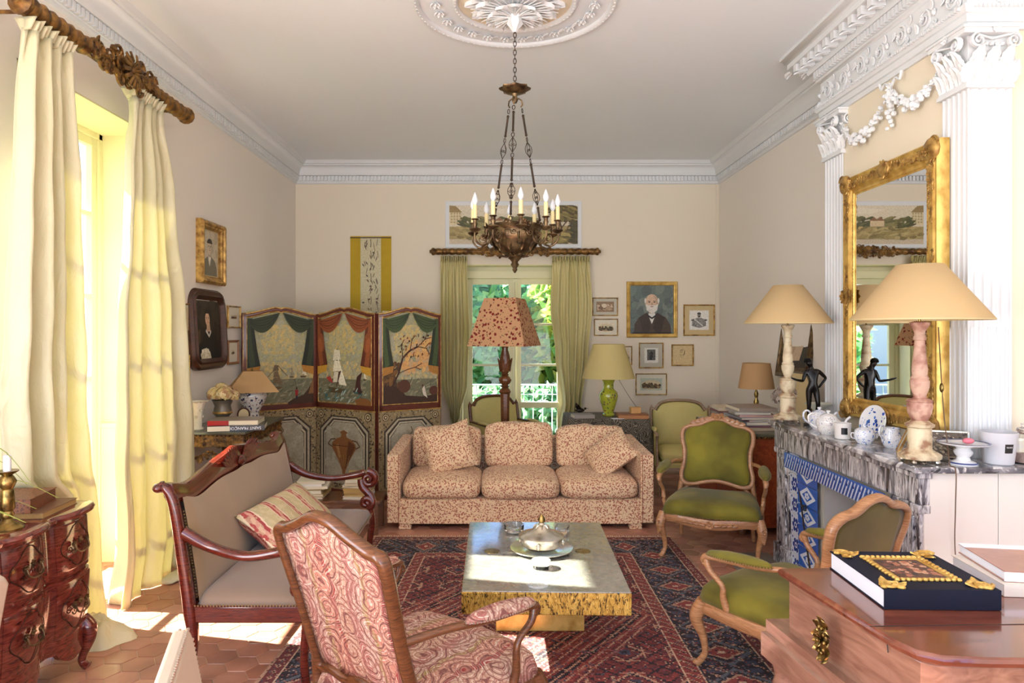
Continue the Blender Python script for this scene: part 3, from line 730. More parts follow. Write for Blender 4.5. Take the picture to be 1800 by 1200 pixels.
# landscape mural above the garden door
def mural(w, h):
    p = Paint(w, h, (222, 210, 184))
    p.poly([(-.5, .45), (.5, .48), (.5, 0), (-.5, 0)], (176, 156, 104)); p.poly([(-.5, .13), (.1, .12), (.5, .02), (.5, 0), (-.5, 0)], (204, 188, 160))
    p.poly([(-.2, .9), (.05, .95), (.2, .8), (-.1, .78)], (232, 220, 198))
    p.poly([(-.5, .95), (-.47, .88), (-.41, .84), (-.41, .5), (-.5, .5)], (224, 208, 168)); p.poly([(-.5, 1), (-.45, .98), (-.40, .82), (-.5, .82)], (156, 130, 84))
    for i in range(4):
        for j in range(4): p.poly([(-.49+.022*i, .54+.075*j), (-.475+.022*i, .54+.075*j), (-.475+.022*i, .59+.075*j), (-.49+.022*i, .59+.075*j)], (186, 168, 128))
    for x, c in ((-.36, (92, 92, 52)), (-.27, (112, 104, 60)), (-.2, (124, 116, 74)), (-.05, (96, 98, 60)), (.02, (110, 106, 66)), (.12, (84, 84, 48))):
        p.dabs(26, x-.05, .42, x+.05, .68, .02, (c, sc_rgb(c, 1.15), sc_rgb(c, .85)), int(x*100)+60)
    for x in (-.16, -.11, .06): p.poly([(x-.03, .45), (x+.03, .45), (x+.03, .6), (x, .66), (x-.03, .6)], (214, 190, 150)); p.poly([(x-.035, .6), (x+.035, .6), (x, .7)], (150, 108, 76))
    p.dabs(150, -.5, .15, .5, .42, .028, ((166, 146, 92), (150, 134, 80), (186, 166, 112), (134, 118, 70)), 5, .6)
    p.dabs(220, .2, .05, .5, .34, .03, ((146, 130, 70), (120, 106, 56), (168, 150, 88), (96, 84, 46)), 6, .6)
    p.st([(.36, .2), (.375, .42), (.36, .58), (.33, .7)], .012, (88, 66, 40)); p.st([(.375, .42), (.41, .56), (.44, .66)], .009, (88, 66, 40)); p.st([(.41, .3), (.43, .48)], .008, (100, 74, 46))
    p.dabs(260, .30, .62, .5, .98, .022, ((128, 112, 60), (104, 92, 50), (150, 132, 76), (84, 72, 40)), 7, 1, lambda x, y: (x-.41)**2/.012+(y-.8)**2/.045 < 1)
    p.dabs(60, .46, 0, .5, .6, .02, ((70, 64, 40), (84, 76, 44)), 8); return p
s, z, w, h = px_b(790, 361, 1015, 429)
T = thing('landscape_mural', 'long painted landscape panel in white moulding above the garden door', 'painting', (s, YB-.001, z-.05))
mb = MB(); W2, H2 = w+.10, h+.10
rings = [[(sx*(W2/2-o), d, (H2-o) if sz else o) for o, d in ((0, 0), (0, -.012), (.012, -.018), (.03, -.012), (.05, -.004), (.05, 0))] for sx, sz in ((-1, 0), (1, 0), (1, 1), (-1, 1))]
mb.loft(rings, caps=False, loop=True); obj('moulding', mb, M_plaster, T)
obj('painted_canvas', mural(w, h), M_paint, T, smooth=0, loc=(0, -.002, .05))
# portraits and prints on the back wall
G1 = 'small framed pictures on the back wall'
s, z, w, h = px_b(1101, 495, 1190, 593)
def oldman(w, h):
    p = bust((104, 116, 108), (212, 178, 148), (190, 184, 172), (76, 60, 50), (226, 222, 212), bald=True, beard=(220, 212, 200), y=.52, k=1.02, shade=((98, 110, 104), (112, 126, 116), (88, 98, 96), (120, 128, 118)))(w, h)
    p.poly([(-.10, .40), (.0, .34), (.10, .40), (.10, .36), (.0, .30), (-.10, .36)], (30, 26, 26)); p.poly([(-.3, .34), (-.12, .44), (-.02, .12), (-.12, 0), (-.2, 0)], (62, 48, 40)); p.poly([(.3, .34), (.12, .44), (.02, .12), (.12, 0), (.2, 0)], (58, 44, 36))
    p.poly([(-.46, 0), (.46, 0), (.44, .03), (-.44, .03)], (40, 32, 28)); return p
picture('portrait_painting', 'large oil portrait of a bald white-bearded old man in gilt frame', 'back', s, z, w, h, M_goldl, .045, oldman, dp=.035, cat='painting')
s, z, w, h = px_b(1201, 535, 1256, 590)
def officer(w, h):
    p = Paint(w, h, (236, 232, 222)); p.ell(0, .76, .09, .11*w/h*1.2, (150, 146, 138)); p.ell(0, .84, .1, .06, (70, 68, 66)); p.ell(0, .69, .07, .05, (80, 76, 72))
    p.poly([(-.38, .2), (-.34, .5), (-.12, .62), (.12, .62), (.34, .5), (.36, .2), (0, .1)], (140, 136, 130)); p.st([(-.25, .55), (.2, .2)], .05, (220, 216, 206)); p.dabs(50, -.34, .2, .34, .56, .025, ((90, 88, 84), (170, 166, 160)), 4)
    p.ell(-.34, .5, .07, .05, (110, 106, 100)); p.ell(.34, .5, .07, .05, (110, 106, 100)); return p
picture('framed_engraving', 'square gold framed engraving of an officer right of the old man portrait', 'back', s, z, w, h, M_gold, .016, officer, .055, M_mountt, group=G1)
s, z, w, h = px_b(1041, 523, 1086, 555)
def animals(w, h): p = Paint(w, h, (146, 118, 88)); p.dabs(60, -.4, .2, .4, .7, .06, ((190, 160, 128), (112, 84, 60), (206, 182, 152)), 2); p.ell(-.05, .6, .16, .2, (214, 196, 168)); p.ell(.2, .42, .14, .18, (176, 146, 112)); p.ell(-.25, .4, .14, .14, (128, 96, 70)); return p
picture('framed_print', 'small framed brown animal print, upper of the pair beside the door curtain', 'back', s, z, w, h, M_gold, .012, animals, .035, M_mountg, group=G1)
s, z, w, h = px_b(1044, 560, 1086, 590)
picture('framed_print', 'small framed oval landscape, lower of the pair beside the door curtain', 'back', s, z, w, h, M_gold, .012, landscape_small(3, (228, 214, 188), (70, 50, 36), True), .03, M_mount, group=G1)
s, z, w, h = px_b(1123, 602, 1166, 647)
def church(w, h): p = Paint(w, h, (232, 228, 216)); p.poly([(-.3, .18), (.3, .18), (.3, .9), (-.3, .9)], (98, 94, 86)); p.poly([(-.12, .2), (.12, .2), (.12, .7), (0, .82), (-.12, .7)], (40, 40, 38)); p.dabs(40, -.28, .2, .28, .86, .04, ((130, 126, 116), (60, 58, 54)), 3); return p
picture('framed_photograph', 'framed dark interior view directly below the old man portrait', 'back', s, z, w, h, M_gold, .014, church, .05, M_mountg, group=G1)
s, z, w, h = px_b(1180, 605, 1219, 643)
def sketch(w, h):
    p = Paint(w, h, (212, 188, 138))
    for k in range(3): p.st([(-.12+.05*k, .62), (-.14+.06*k, .75), (0, .82), (.1, .76), (.12-.02*k, .6), (.04, .46), (-.04, .54)], .015, (110, 84, 52))
    p.st([(-.16, .5), (-.08, .54), (-.1, .45), (0, .36)], .015, (110, 84, 52)); return p
picture('framed_drawing', 'small gold framed pencil head study on tan paper', 'back', s, z, w, h, M_gold, .014, sketch, .004, M_mountt, group=G1)
s, z, w, h = px_b(1117, 656, 1172, 694)
picture('framed_watercolour', 'framed half-round harbour view, lowest picture on the back wall', 'back', s, z, w, h, M_gold, .012, lambda w, h: landscape_small(8, (190, 196, 176), (120, 84, 44), True)(w, h), .045, M_mount, group=G1)
s, z, w, h = px_b(1088, 608, 1111, 641)
picture('framed_print', 'small gilt frame half hidden behind the cream lamp shade', 'back', s, z, w, h, M_gold, .012, landscape_small(12, (222, 206, 176)), .02, M_mount, group=G1)
# textile hanging
s, z, w, h = px_b(616, 415, 688, 560)
T = thing('textile_hanging', 'narrow mustard yellow textile panel with dark sprigs on the back wall', 'wall hanging', (s, YB-.004, z))
mb = MB(); mb.box(-w/2, -.004, 0, w/2, .0, h); obj('border', mb, mat('mustard_cloth', (190, 158, 40), .85, bump=.3, bs=200), T, smooth=0)
def sprigs(w, h):
    p = Paint(w, h, (206, 196, 158)); rn = random.Random(2)
    for k in range(7):
        y = .06+k*.14
        p.st([(-.0, y-.03), (.02, y+.02), (0, y+.07)], .03, (110, 96, 70))
        for m in range(7):
            x = rn.uniform(-.38, .38); yy = y+rn.uniform(-.04, .06); p.ell(x, yy, .06, .011, rn.choice(((96, 84, 72), (130, 116, 84), (110, 80, 70))), 8, rot=rn.uniform(-1, 1))
    return p
obj('sprigged_strip', sprigs(w*.5, h*.985), M_paint, T, smooth=0, loc=(0, -.0045, h*.005))
mb = MB(); mb.bar([(-w/2, -.012, h-.02), (w/2, -.012, h-.02)], .012, .012); obj('hanging_rod', mb, FT['dark'], T)
# left wall
G2 = 'framed pictures on the left wall'
def lw(x0, x1, z0, z1): Y0 = 2.40*1200/(875-x0); Y1 = 2.40*1200/(875-x1); return (Y0+Y1)/2, z0, Y1-Y0, z1-z0
s, z, w, h = lw(346, 389, 1.99, 2.505)
def carve_corners(T, w, h, m=M_gold, k=.03):
    mb = MB()
    for sx in (-1, 1):
        for sz in (0, 1):
            c = (sx*(w/2-k*.8), -.035, k*.8 if not sz else h-k*.8); mb.flower(c, (0, -1, 0), k, 6)
            mb.leaf(c, (-sx, 0, 0), (0, -1, 0), k*2.4, k*.9, .4); mb.leaf(c, (0, 0, -1 if sz else 1), (0, -1, 0), k*2.4, k*.9, .4)
    obj('corner_carving', mb, m, T, smooth=50)
young = bust((196, 186, 160), (214, 196, 166), (70, 58, 46), (122, 118, 100), (232, 224, 206), y=.52, k=1.0, shade=((186, 176, 148), (206, 196, 170)))
picture('portrait_drawing', 'gilt framed portrait drawing of a young person hung above the dark portrait', 'left', s, z, w, h, M_gold, .062, young, .012, M_mountt, dp=.06, tilt=R(0), cat='picture', extra=lambda T: carve_corners(T, w, h))
Y0, Y1 = 5.30, 5.98
wd, ht = Y1-Y0, .66
T = thing('portrait_painting', 'dark oil portrait of a woman in black, rounded carved wood frame, left wall', 'painting', (XL+.004, (Y0+Y1)/2, 1.285), 0, None, rot=(R(-3.5), 0, PI/2))
out = rrect(-wd/2, 0, wd/2, ht, .13, 6); prof = [(0, 0), (0, -.04), (.02, -.062), (.045, -.055), (.06, -.07), (.078, -.045), (.09, -.035), (.09, 0)]
rings = []
cxy = (0, ht/2)
def inset(o, poly): 
    n = len(poly); r = []
    for i in range(n):
        a = Vector(poly[i-1]); b = Vector(poly[(i+1) % n]); d = (b-a).normalized(); nn = Vector((-d.y, d.x)); r.append(Vector(poly[i])+nn*o)
    return r
layers = [[(q.x, d, q.y) for q in inset(o, out)] for o, d in prof]
mb = MB(); mb.loft([[L[i] for L in layers] for i in range(len(out))], loop=True, caps=False); obj('frame', mb, FT['dark'], T, smooth=40)
def lady(w, h):
    p = Paint(w, h, (44, 34, 26)); p.dabs(50, -.5, .3, .5, 1, .12, ((52, 42, 30), (40, 30, 24), (60, 50, 34)), 2); p.poly([(-.5, .2), (-.3, .28), (-.28, .5), (-.5, .42)], (82, 66, 44))
    p.poly([(-.38, 0), (-.34, .2), (-.18, .38), (-.06, .47), (.12, .47), (.3, .38), (.4, .1), (.42, 0)], (18, 15, 17))
    p.ell(.02, .70, .13, .145, (30, 20, 16)); p.poly([(-.035, .6), (.08, .6), (.09, .46), (-.05, .46)], (206, 170, 138)); p.poly([(-.07, .5), (-.03, .47), (.03, .40), (.1, .49), (.12, .45), (.03, .36), (-.09, .46)], (228, 220, 204))
    p.ell(.0, .67, .085, .115, (222, 184, 150)); p.ell(.0, .765, .09, .04, (30, 20, 16), 14, 0, 180)
    for sx in (-1, 1): p.ell(.0+sx*.036, .685, .014, .007, (50, 34, 28)); p.st([(sx*.02, .703), (sx*.055, .702)], .007, (80, 54, 40))
    p.poly([(-.006, .68), (.008, .68), (.016, .645), (-.01, .645)], (200, 158, 126)); p.ell(.0, .618, .024, .007, (172, 80, 70))
    p.poly([(-.3, 0), (-.34, .08), (-.24, .17), (-.1, .19), (.02, .12), (.06, .02), (.02, 0)], (214, 202, 168)); p.dabs(30, -.28, .02, 0, .15, .03, ((230, 222, 196), (186, 172, 136), (240, 234, 214)), 4); return p
obj('canvas', lady(wd-.17, ht-.17), M_paint, T, smooth=0, loc=(0, -.03, .085))
mb = MB(); mb.pad(rrect(-wd/2+.03, .03, wd/2-.03, ht-.03, .11), lambda u, v, q: (u, -q, v), .004, .018, back=True, nr=2); obj('backboard', mb, M_black, T)
for (x0, x1, z0, z1, lab, sd) in ((318, 337, 1.37, 1.60+.215, 'tall thin framed print left of the dark portrait, close to the curtain', 21), (309, 332, 1.155, 1.42, 'small framed print low on the left wall above the white vase', 22),
                             (400, 422, 1.63, 1.83, 'small framed print right of the dark portrait, upper one', 23), (400, 419, 1.30, 1.52, 'small wood framed picture right of the dark portrait, lower one', 24)):
    s, z, w, h = lw(x0, x1, z0, z1)
    picture('framed_print', lab, 'left', s, z, w, h, M_gold if sd != 24 else wood('orange_frame_wood', (130, 78, 40), (168, 110, 60)), .022 if sd == 24 else .013, landscape_small(sd, (214, 196, 160), (92, 60, 40)), .07 if w > .2 else .02, M_mount, dp=.02, group=G2)
# right wall: painting that leans out on a ribbon
T = thing('portrait_painting', 'dark painting of a pale child hung by a ribbon, behind the far mantel lamp', 'painting', (XR-.03, 6.03, 1.20), 0, None, rot=(R(-9), R(-3), -PI/2))
obj('frame', frame_mb(.66, .80, .075, .04), M_bronze, T)
mb = MB(); mb.box(-.32, -.008, .01, .32, 0, .79); obj('backboard', mb, M_black, T, smooth=0)
def angel(w, h):
    p = Paint(w, h, (52, 48, 42)); p.dabs(40, -.5, 0, .5, 1, .12, ((62, 56, 46), (46, 44, 42), (74, 72, 62)), 2)
    p.poly([(-.3, .9), (-.12, .55), (-.05, .35), (-.2, .38), (-.32, .6)], (150, 140, 120)); p.ell(.1, .66, .13, .11, (204, 178, 140)); p.ell(.1, .70, .14, .1, (140, 112, 74), 14, 0, 180)
    p.poly([(-.05, .5), (.2, .52), (.3, .3), (.2, .1), (-.25, .1), (-.2, .3)], (206, 180, 150)); p.poly([(-.35, .12), (-.1, .35), (0, .28), (-.2, .08)], (186, 160, 130)); return p
obj('canvas', angel(.51, .65), M_paint, T, smooth=0, loc=(0, -.010, .075))
mb = MB(); mb.bar([(-.16, -.01, .80), (0, .06, 1.04)], .012, .003); mb.bar([(.16, -.01, .80), (0, .06, 1.04)], .012, .003); obj('ribbon', mb, M_mountg, T)
mb = MB(); c = (.0, .04, 1.06)
for k in range(7): mb.leaf(c, (cos(k*.9), 0, sin(k*.9)), (0, -1, 0), .07, .05, .8, n=3)
mb.scroll(c, (1, 0, 0), (0, 0, 1), .05, 1.4, .02); obj('hook_ornament', mb, M_bronze, T, smooth=50)
# ================================================================ ceiling rosette and chandelier
CX, CY = .104, 4.16
T = thing('ceiling_rosette', 'white plaster ceiling rose with acanthus leaves and ring of flowers', 'ceiling rose', (CX, CY, H))
mb = MB()
for r0, w in ((.605, .022), (.365, .018)):
    n = 90 if r0 > .5 else 60
    mb.lathe([(r0-w, 0), (r0-w, -.008), (r0-w*.5, -.02), (r0+w*.3, -.022), (r0+w*.9, -.008), (r0+w, 0)], seg=72, caps=False)
    for k in range(n): a = 2*PI*k/n; mb.ball((r0*cos(a), r0*sin(a), -.02), (.009, .009, .006), 6, 3)
obj('ring_moulding', mb, M_plaster, T, smooth=50)
mb = MB(); mb.lathe([(.36, -.001), (.0, -.003)], seg=48, caps=False); obj('cream_field', mb, M_panel, T, smooth=0)
mb = MB()
for k in range(26):
    a = 2*PI*k/26; c = (.485*cos(a), .485*sin(a), -.006); mb.flower(c, (0, 0, -1), .042, 6)
    a2 = a+PI/26; mb.leaf((.485*cos(a2-.03), .485*sin(a2-.03), -.005), (-sin(a2), cos(a2), -.1), (0, 0, -1), .05, .022, .3, n=3)
obj('flower_ring', mb, M_plaster, T, smooth=50)
mb = MB()
for ring, (n, L, w, dz, cu) in enumerate(((12, .30, .15, -.02, .55), (12, .24, .13, -.05, .8), (8, .16, .10, -.08, 1.1))):
    for k in range(n):
        a = 2*PI*(k+.5*(ring % 2))/n; d = Vector((cos(a), sin(a), 0))
        mb.leaf(d*.02+Vector((0, 0, dz)), d+Vector((0, 0, .12)), (0, 0, -1), L, w, cu*.35, n=7, lobes=6)
        for q in (-1, 0, 1):
            e = Vector((-sin(a), cos(a), 0)); mb.bar([d*.03+Vector((0, 0, dz-.01)), d*L*.55+e*q*w*.14+Vector((0, 0, dz-.012)), d*L*.9+e*q*w*.3+Vector((0, 0, dz-.02))], [.012, .010, .004])
mb.lathe([(.05, -.02), (.06, -.06), (.035, -.10), (.045, -.13), (.02, -.16), (.012, -.18)], seg=12, rib=lambda a, z: .12*cos(6*a))
obj('acanthus_leaves', mb, M_plaster, T, smooth=60)

T = thing('chandelier', 'bronze chandelier with candle bulbs hanging on a chain from the ceiling rose', 'chandelier', (CX, CY, 0))
def link_(mb, c, U, V, a, b, r):
    n = 12; c = Vector(c); pts = []
    for i in range(n): q = 2*PI*i/n; pts.append(c+Vector(U)*(a*cos(q))+Vector(V)*(b*math.copysign(abs(sin(q))**.7, sin(q))))
    mb.bar(pts, r*2, r*2, up=Vector(U).cross(Vector(V)), seg=5, loop=True)
mb = MB(); z = 3.43; i = 0
while z > 3.10:
    link_(mb, (0, 0, z), (1, 0, 0) if i % 2 else (0, 1, 0), (0, 0, 1), .009, .017, .0025); z -= .0265; i += 1
obj('chain', mb, M_iron, T)
mb = MB()
mb.lathe([(.012, 3.09), (.02, 3.075), (.05, 3.062), (.085, 3.075), (.09, 3.082), (.086, 3.07), (.05, 3.05), (.02, 3.045), (.014, 3.03), (.02, 3.01), (.012, 2.99)], seg=16, rib=lambda a, z: .10*cos(8*a) if z > 3.05 else 0)
for k in range(8): a = 2*PI*k/8; mb.leaf((.03*cos(a), .03*sin(a), 3.06), (cos(a), sin(a), .1), (0, 0, 1), .07, .03, .5, n=3)
for k in range(3):
    a = 2*PI*k/3+.35; d = Vector((cos(a), sin(a), 0)); mb.bar([d*t+Vector((0, 0, zz)) for t, zz in ((.0, 3.0), (.025, 3.02), (.045, 3.01), (.05, 2.985), (.04, 2.97))], .009)
obj('crown', mb, M_bronze, T, smooth=50)
for k in range(3):
    a = 2*PI*k/3+.35; d = Vector((cos(a), sin(a), 0)); mb = MB(); A_ = d*.045+Vector((0, 0, 2.97)); B_ = d*.175+Vector((0, 0, 2.235)); D = B_-A_; dn = D.normalized(); sd = Vector((-sin(a), cos(a), 0)); nn = dn.cross(sd)
    def Q(t): return A_+D*t
    for t0, t1 in ((.06, .24), (.46, .66), (.82, .94)):
        mb.tube([Q(t0), Q(t0+.01), Q(t0+.02), Q(t1-.02), Q(t1-.01), Q(t1)], [.004, .009, .0065, .0065, .009, .004], 8)
    for t in (.03, .265, .44, .69, .79, .965): link_(mb, Q(t), sd, dn, .009, .013, .0025)
    for t in (.35, .74):
        for u_ in (sd, nn):
            for s_ in (-1, 1): mb.bar([Q(t-.065), Q(t-.02)+u_*s_*.02, Q(t)+u_*s_*.022, Q(t+.02)+u_*s_*.02, Q(t+.065)], .004)
        for s_ in (-1, 1): mb.scroll(Q(t)+sd*s_*.008, sd*s_, dn, .010, 1.2, .004)
    obj('suspension_rod', mb, M_iron, T, smooth=50)
mb = MB(); mb.lathe([(.165, 2.245), (.172, 2.235), (.165, 2.222), (.150, 2.205), (.155, 2.185), (.150, 2.16), (.128, 2.125), (.10, 2.095), (.07, 2.075), (.045, 2.068), (.035, 2.055), (.042, 2.045), (.03, 2.035), (.018, 2.02), (.026, 2.005), (.012, 1.985), (.016, 1.975), (.004, 1.955)], seg=30, rib=lambda a, z: .05*cos(10*a) if 2.08 < z < 2.2 else 0)
obj('bowl', mb, M_bronze, T, smooth=50)
mb = MB(); rn = random.Random(5)
for k in range(10):
    a = 2*PI*k/10; d = Vector((cos(a), sin(a), 0)); e = Vector((-sin(a), cos(a), 0)); Z = Vector((0, 0, 1))
    mb.scroll(d*.158+Z*2.185, e, Z, .024, 1.4, .009); mb.scroll(d*.158+Z*2.185+e*.04, -e, -Z, .020, 1.4, .008)
    mb.leaf(d*.150+Z*2.15, -Z*.6-d*.42, d, .08, .035, .1, n=4); mb.flower(d*.168+Z*2.235+e*.025, d, .022, 5)
    mb.leaf(d*.165+Z*2.235, Z+d*.2, d, .035, .03, .6, n=3); mb.leaf(d*.05+Z*2.065, d*.6-Z*.4, Z, .05, .03, .9, n=3)
obj('cast_ornament', mb, M_bronze, T, smooth=50)
M_wax = mat('ivory_candle_tube', (232, 214, 156), .5, var=.04)
t_ = NT('frosted_bulb'); t_.b.inputs['Emission Strength'].default_value = 0; t_.b.inputs['Transmission Weight'].default_value = .35; M_bulb = t_.fin((.93, .95, .97), .12)
for k in range(10):
    a = 2*PI*k/10+.42; d = Vector((cos(a), sin(a), 0)); Z = Vector((0, 0, 1)); e = Vector((-sin(a), cos(a), 0)); rr = .262
    mb = MB(); mb.bar(catmull([d*.145+Z*2.185, d*.175+Z*2.13, d*.225+Z*2.115, d*.262+Z*2.15, d*rr+Z*2.195], 5), [.016, .013, .012, .010], None)
    mb.scroll(d*.205+Z*2.165, d, Z, .028, 1.3, .009, a0=PI); mb.leaf(d*.18+Z*2.125, d+Z*-.3, -Z, .06, .03, .6, n=3)
    mb.lathe([(.005, 2.185), (.024, 2.195), (.034, 2.205), (.032, 2.21), (.012, 2.208), (.011, 2.225), (.016, 2.235), (.012, 2.245), (.013, 2.258), (.023, 2.264), (.022, 2.268), (.010, 2.268)], (d.x*rr, d.y*rr, 0), 14)
    b_ = obj('candle_arm', mb, M_bronze, T, smooth=50)
    mb = MB(); mb.lathe([(.0125, 2.262), (.0125, 2.345), (.011, 2.35)], (d.x*rr, d.y*rr, 0), 12); obj('candle_tube', mb, M_wax, b_)
    mb = MB(); mb.lathe([(.007, 2.345), (.009, 2.352), (.017, 2.368), (.0175, 2.38), (.012, 2.40), (.005, 2.418), (.001, 2.426)], (d.x*rr, d.y*rr, 0), 12, rib=lambda a, z: .05*cos(6*a+z*250)); obj('bulb', mb, M_bulb, b_, smooth=60)

# ================================================================ rug (woven: one small face for each knot group)
NX, NY = 280, 370
RX0, RX1, RY0, RY1 = 0, 2.36, 0, 3.0
u = (np.arange(NX)+.5)/NX; v = (np.arange(NY)+.5)/NY
Ux, Vy = np.meshgrid(u*2.36, v*3.0)           # metres
PALR = np.array([lin(c) for c in ((46, 38, 44), (134, 60, 56), (182, 144, 118), (66, 68, 84), (112, 54, 54), (196, 166, 138), (52, 48, 58), (156, 92, 78), (92, 96, 104))])
idx = np.zeros((NY, NX), int)
d = np.minimum(np.minimum(Ux, 2.36-Ux), np.minimum(Vy, 3.0-Vy))
cell = 3.0/NY
rs = np.random.RandomState(4)
def motif(a, b, per, k):                       # mirrored geometric motif inside a repeating cell
    x = np.abs((a/per) % 1-.5); y = np.abs((b/per) % 1-.5)
    return x, y
# field
x, y = motif(Ux, Vy, .30, 0); m1 = np.abs(x+y-.32); m2 = np.abs(x-y)
fld = np.full_like(idx, 4)
fld[((x*13+y*7).astype(int) % 3) == 0] = 1
fld[(m1 < .035)] = 2; fld[(np.maximum(x, y) < .09)] = 3; fld[(np.maximum(x, y) < .045)] = 5; fld[(m2 < .03) & (x > .2)] = 0
fld[(((x*22).astype(int)+(y*22).astype(int)) % 5) == 0] = 0
fld[((np.abs(x-.3) < .02) & (y < .2)) | ((np.abs(y-.3) < .02) & (x < .2))] = 2
cxr, cyr = 1.18, 1.5                             # medallion
q = np.abs(Ux-cxr)/.75+np.abs(Vy-cyr)/1.1; med = q < 1
st = (q*14).astype(int) % 4; fm = np.array([1, 4, 1, 0])[st]; fm[(np.abs(q*14 % 1-.5) < .12)] = 2
xx, yy = motif(Ux, Vy, .14, 1); fm[(np.maximum(xx, yy) < .14)] = 3; fm[np.abs(xx-yy) < .05] = np.where(np.abs(xx-yy) < .05, 7, 0)[np.abs(xx-yy) < .05]
idx = np.where(med, fm, fld)
# borders
al = np.where(np.minimum(Ux, 2.36-Ux) < np.minimum(Vy, 3.0-Vy), Vy, Ux)
def band(lo, hi, bgc, fg, per, shape):
    global idx
    mk = (d >= lo) & (d < hi); t = (d-lo)/(hi-lo); s_ = (al/per) % 1
    v_ = np.full_like(idx, bgc)
    for f_, c_ in zip(shape, fg): v_[f_(s_, t)] = c_
    idx = np.where(mk, v_, idx)
band(.0, .02, 2, (), 1, ()); band(.02, .075, 4, (2, 0), .055, (lambda s, t: np.abs(s-.5)+np.abs(t-.5) < .3, lambda s, t: np.abs(s-.5)+np.abs(t-.5) < .13))
band(.075, .083, 5, (), 1, ())
band(.083, .40, 0, (8, 1, 2, 5, 3), .30, (lambda s, t: np.abs(np.abs(s-.5)+np.abs(t-.5)-.42) < .045, lambda s, t: (np.abs(s-.5)+np.abs(t-.5)*.8) < .24, lambda s, t: np.abs((np.abs(s-.5)+np.abs(t-.5)*.8)-.24) < .025, lambda s, t: np.maximum(np.abs(s-.5), np.abs(t-.5)) < .05, lambda s, t: (np.abs(np.abs(s-.5)-.38) < .06) & (np.abs(np.abs(t-.5)-.3) < .1)))
mk = (d >= .083) & (d < .40) & (idx == 0) & (((al*41).astype(int)+(d*41).astype(int)*3) % 4 == 0); idx[mk] = rs.choice([2, 3, 7, 8, 0], mk.sum())
band(.40, .408, 5, (), 1, ()); band(.408, .47, 1, (2, 0), .065, (lambda s, t: np.abs(s-t) < .14, lambda s, t: np.abs(s-t) < .05)); band(.47, .478, 5, (), 1, ())
jit = rs.rand(NY, NX) < .14; idx[jit] = rs.randint(0, 9, jit.sum())
RC = PALR[idx]*(.8+.4*rs.rand(NY, NX, 1))
def quadmesh(name, P, colors, m, parent=None):
    """P: (ny+1, nx+1, 3) points, colours per face"""
    ny, nx = P.shape[0]-1, P.shape[1]-1; me = bpy.data.meshes.new(name)
    me.vertices.add((ny+1)*(nx+1)); me.vertices.foreach_set('co', P.reshape(-1))
    a = (np.arange(ny)[:, None]*(nx+1)+np.arange(nx)[None, :]).reshape(-1)
    L = np.stack([a, a+1, a+nx+2, a+nx+1], 1).reshape(-1)
    me.loops.add(len(L)); me.loops.foreach_set('vertex_index', L); me.polygons.add(nx*ny)
    me.polygons.foreach_set('loop_start', np.arange(nx*ny)*4)
    at = me.color_attributes.new('Col', 'FLOAT_COLOR', 'CORNER')
    cc = np.concatenate([colors.reshape(-1, 3), np.ones((nx*ny, 1))], 1); at.data.foreach_set('color', np.repeat(cc, 4, 0).reshape(-1).astype(np.float32))
    me.update(calc_edges=True); me.validate(); me.materials.append(m); o = link(me, name)
    if parent: o.parent = parent
    return o
c0, c1, c2, c3 = np.array([-1.15, 2.36]), np.array([1.375, 2.36]), np.array([1.345, 5.29]), np.array([-.96, 5.30])
uu, vv = np.meshgrid(np.linspace(0, 1, NX+1), np.linspace(0, 1, NY+1))
XY = (c0*(1-uu)[..., None]+c1*uu[..., None])*(1-vv)[..., None]+(c3*(1-uu)[..., None]+c2*uu[..., None])*vv[..., None]
P = np.concatenate([XY, (.008+.0012*np.sin(XY[..., :1]*9)*np.sin(XY[..., 1:]*7))], 2)
T = thing('oriental_rug', 'worn dark red and navy oriental rug under the coffee table', 'rug', (0, 0, 0))
quadmesh('woven_pile', P, RC, col_mat('rug_wool', .95, .22, 120, bump=.4), T)
mb = MB(); mb.loft([[(p[0], p[1], z) for p in (c0, c1, c2, c3)] for z in (0.0005, .006)]); obj('backing', mb, M_mountt, T, smooth=0)
mb = MB(); rn = random.Random(3)
for (a, b, nn) in ((c3, c2, (0, 1)), (c0, c1, (0, -1))):
    for i in range(130):
        p = a+(b-a)*(i+.5)/130; L = rn.uniform(.03, .05); mb.bar([(p[0], p[1], .006), (p[0]+rn.uniform(-.006, .006), p[1]+nn[1]*L, .003)], .007, .003, seg=4)
obj('fringe', mb, M_mount, T)['kind'] = 'stuff'

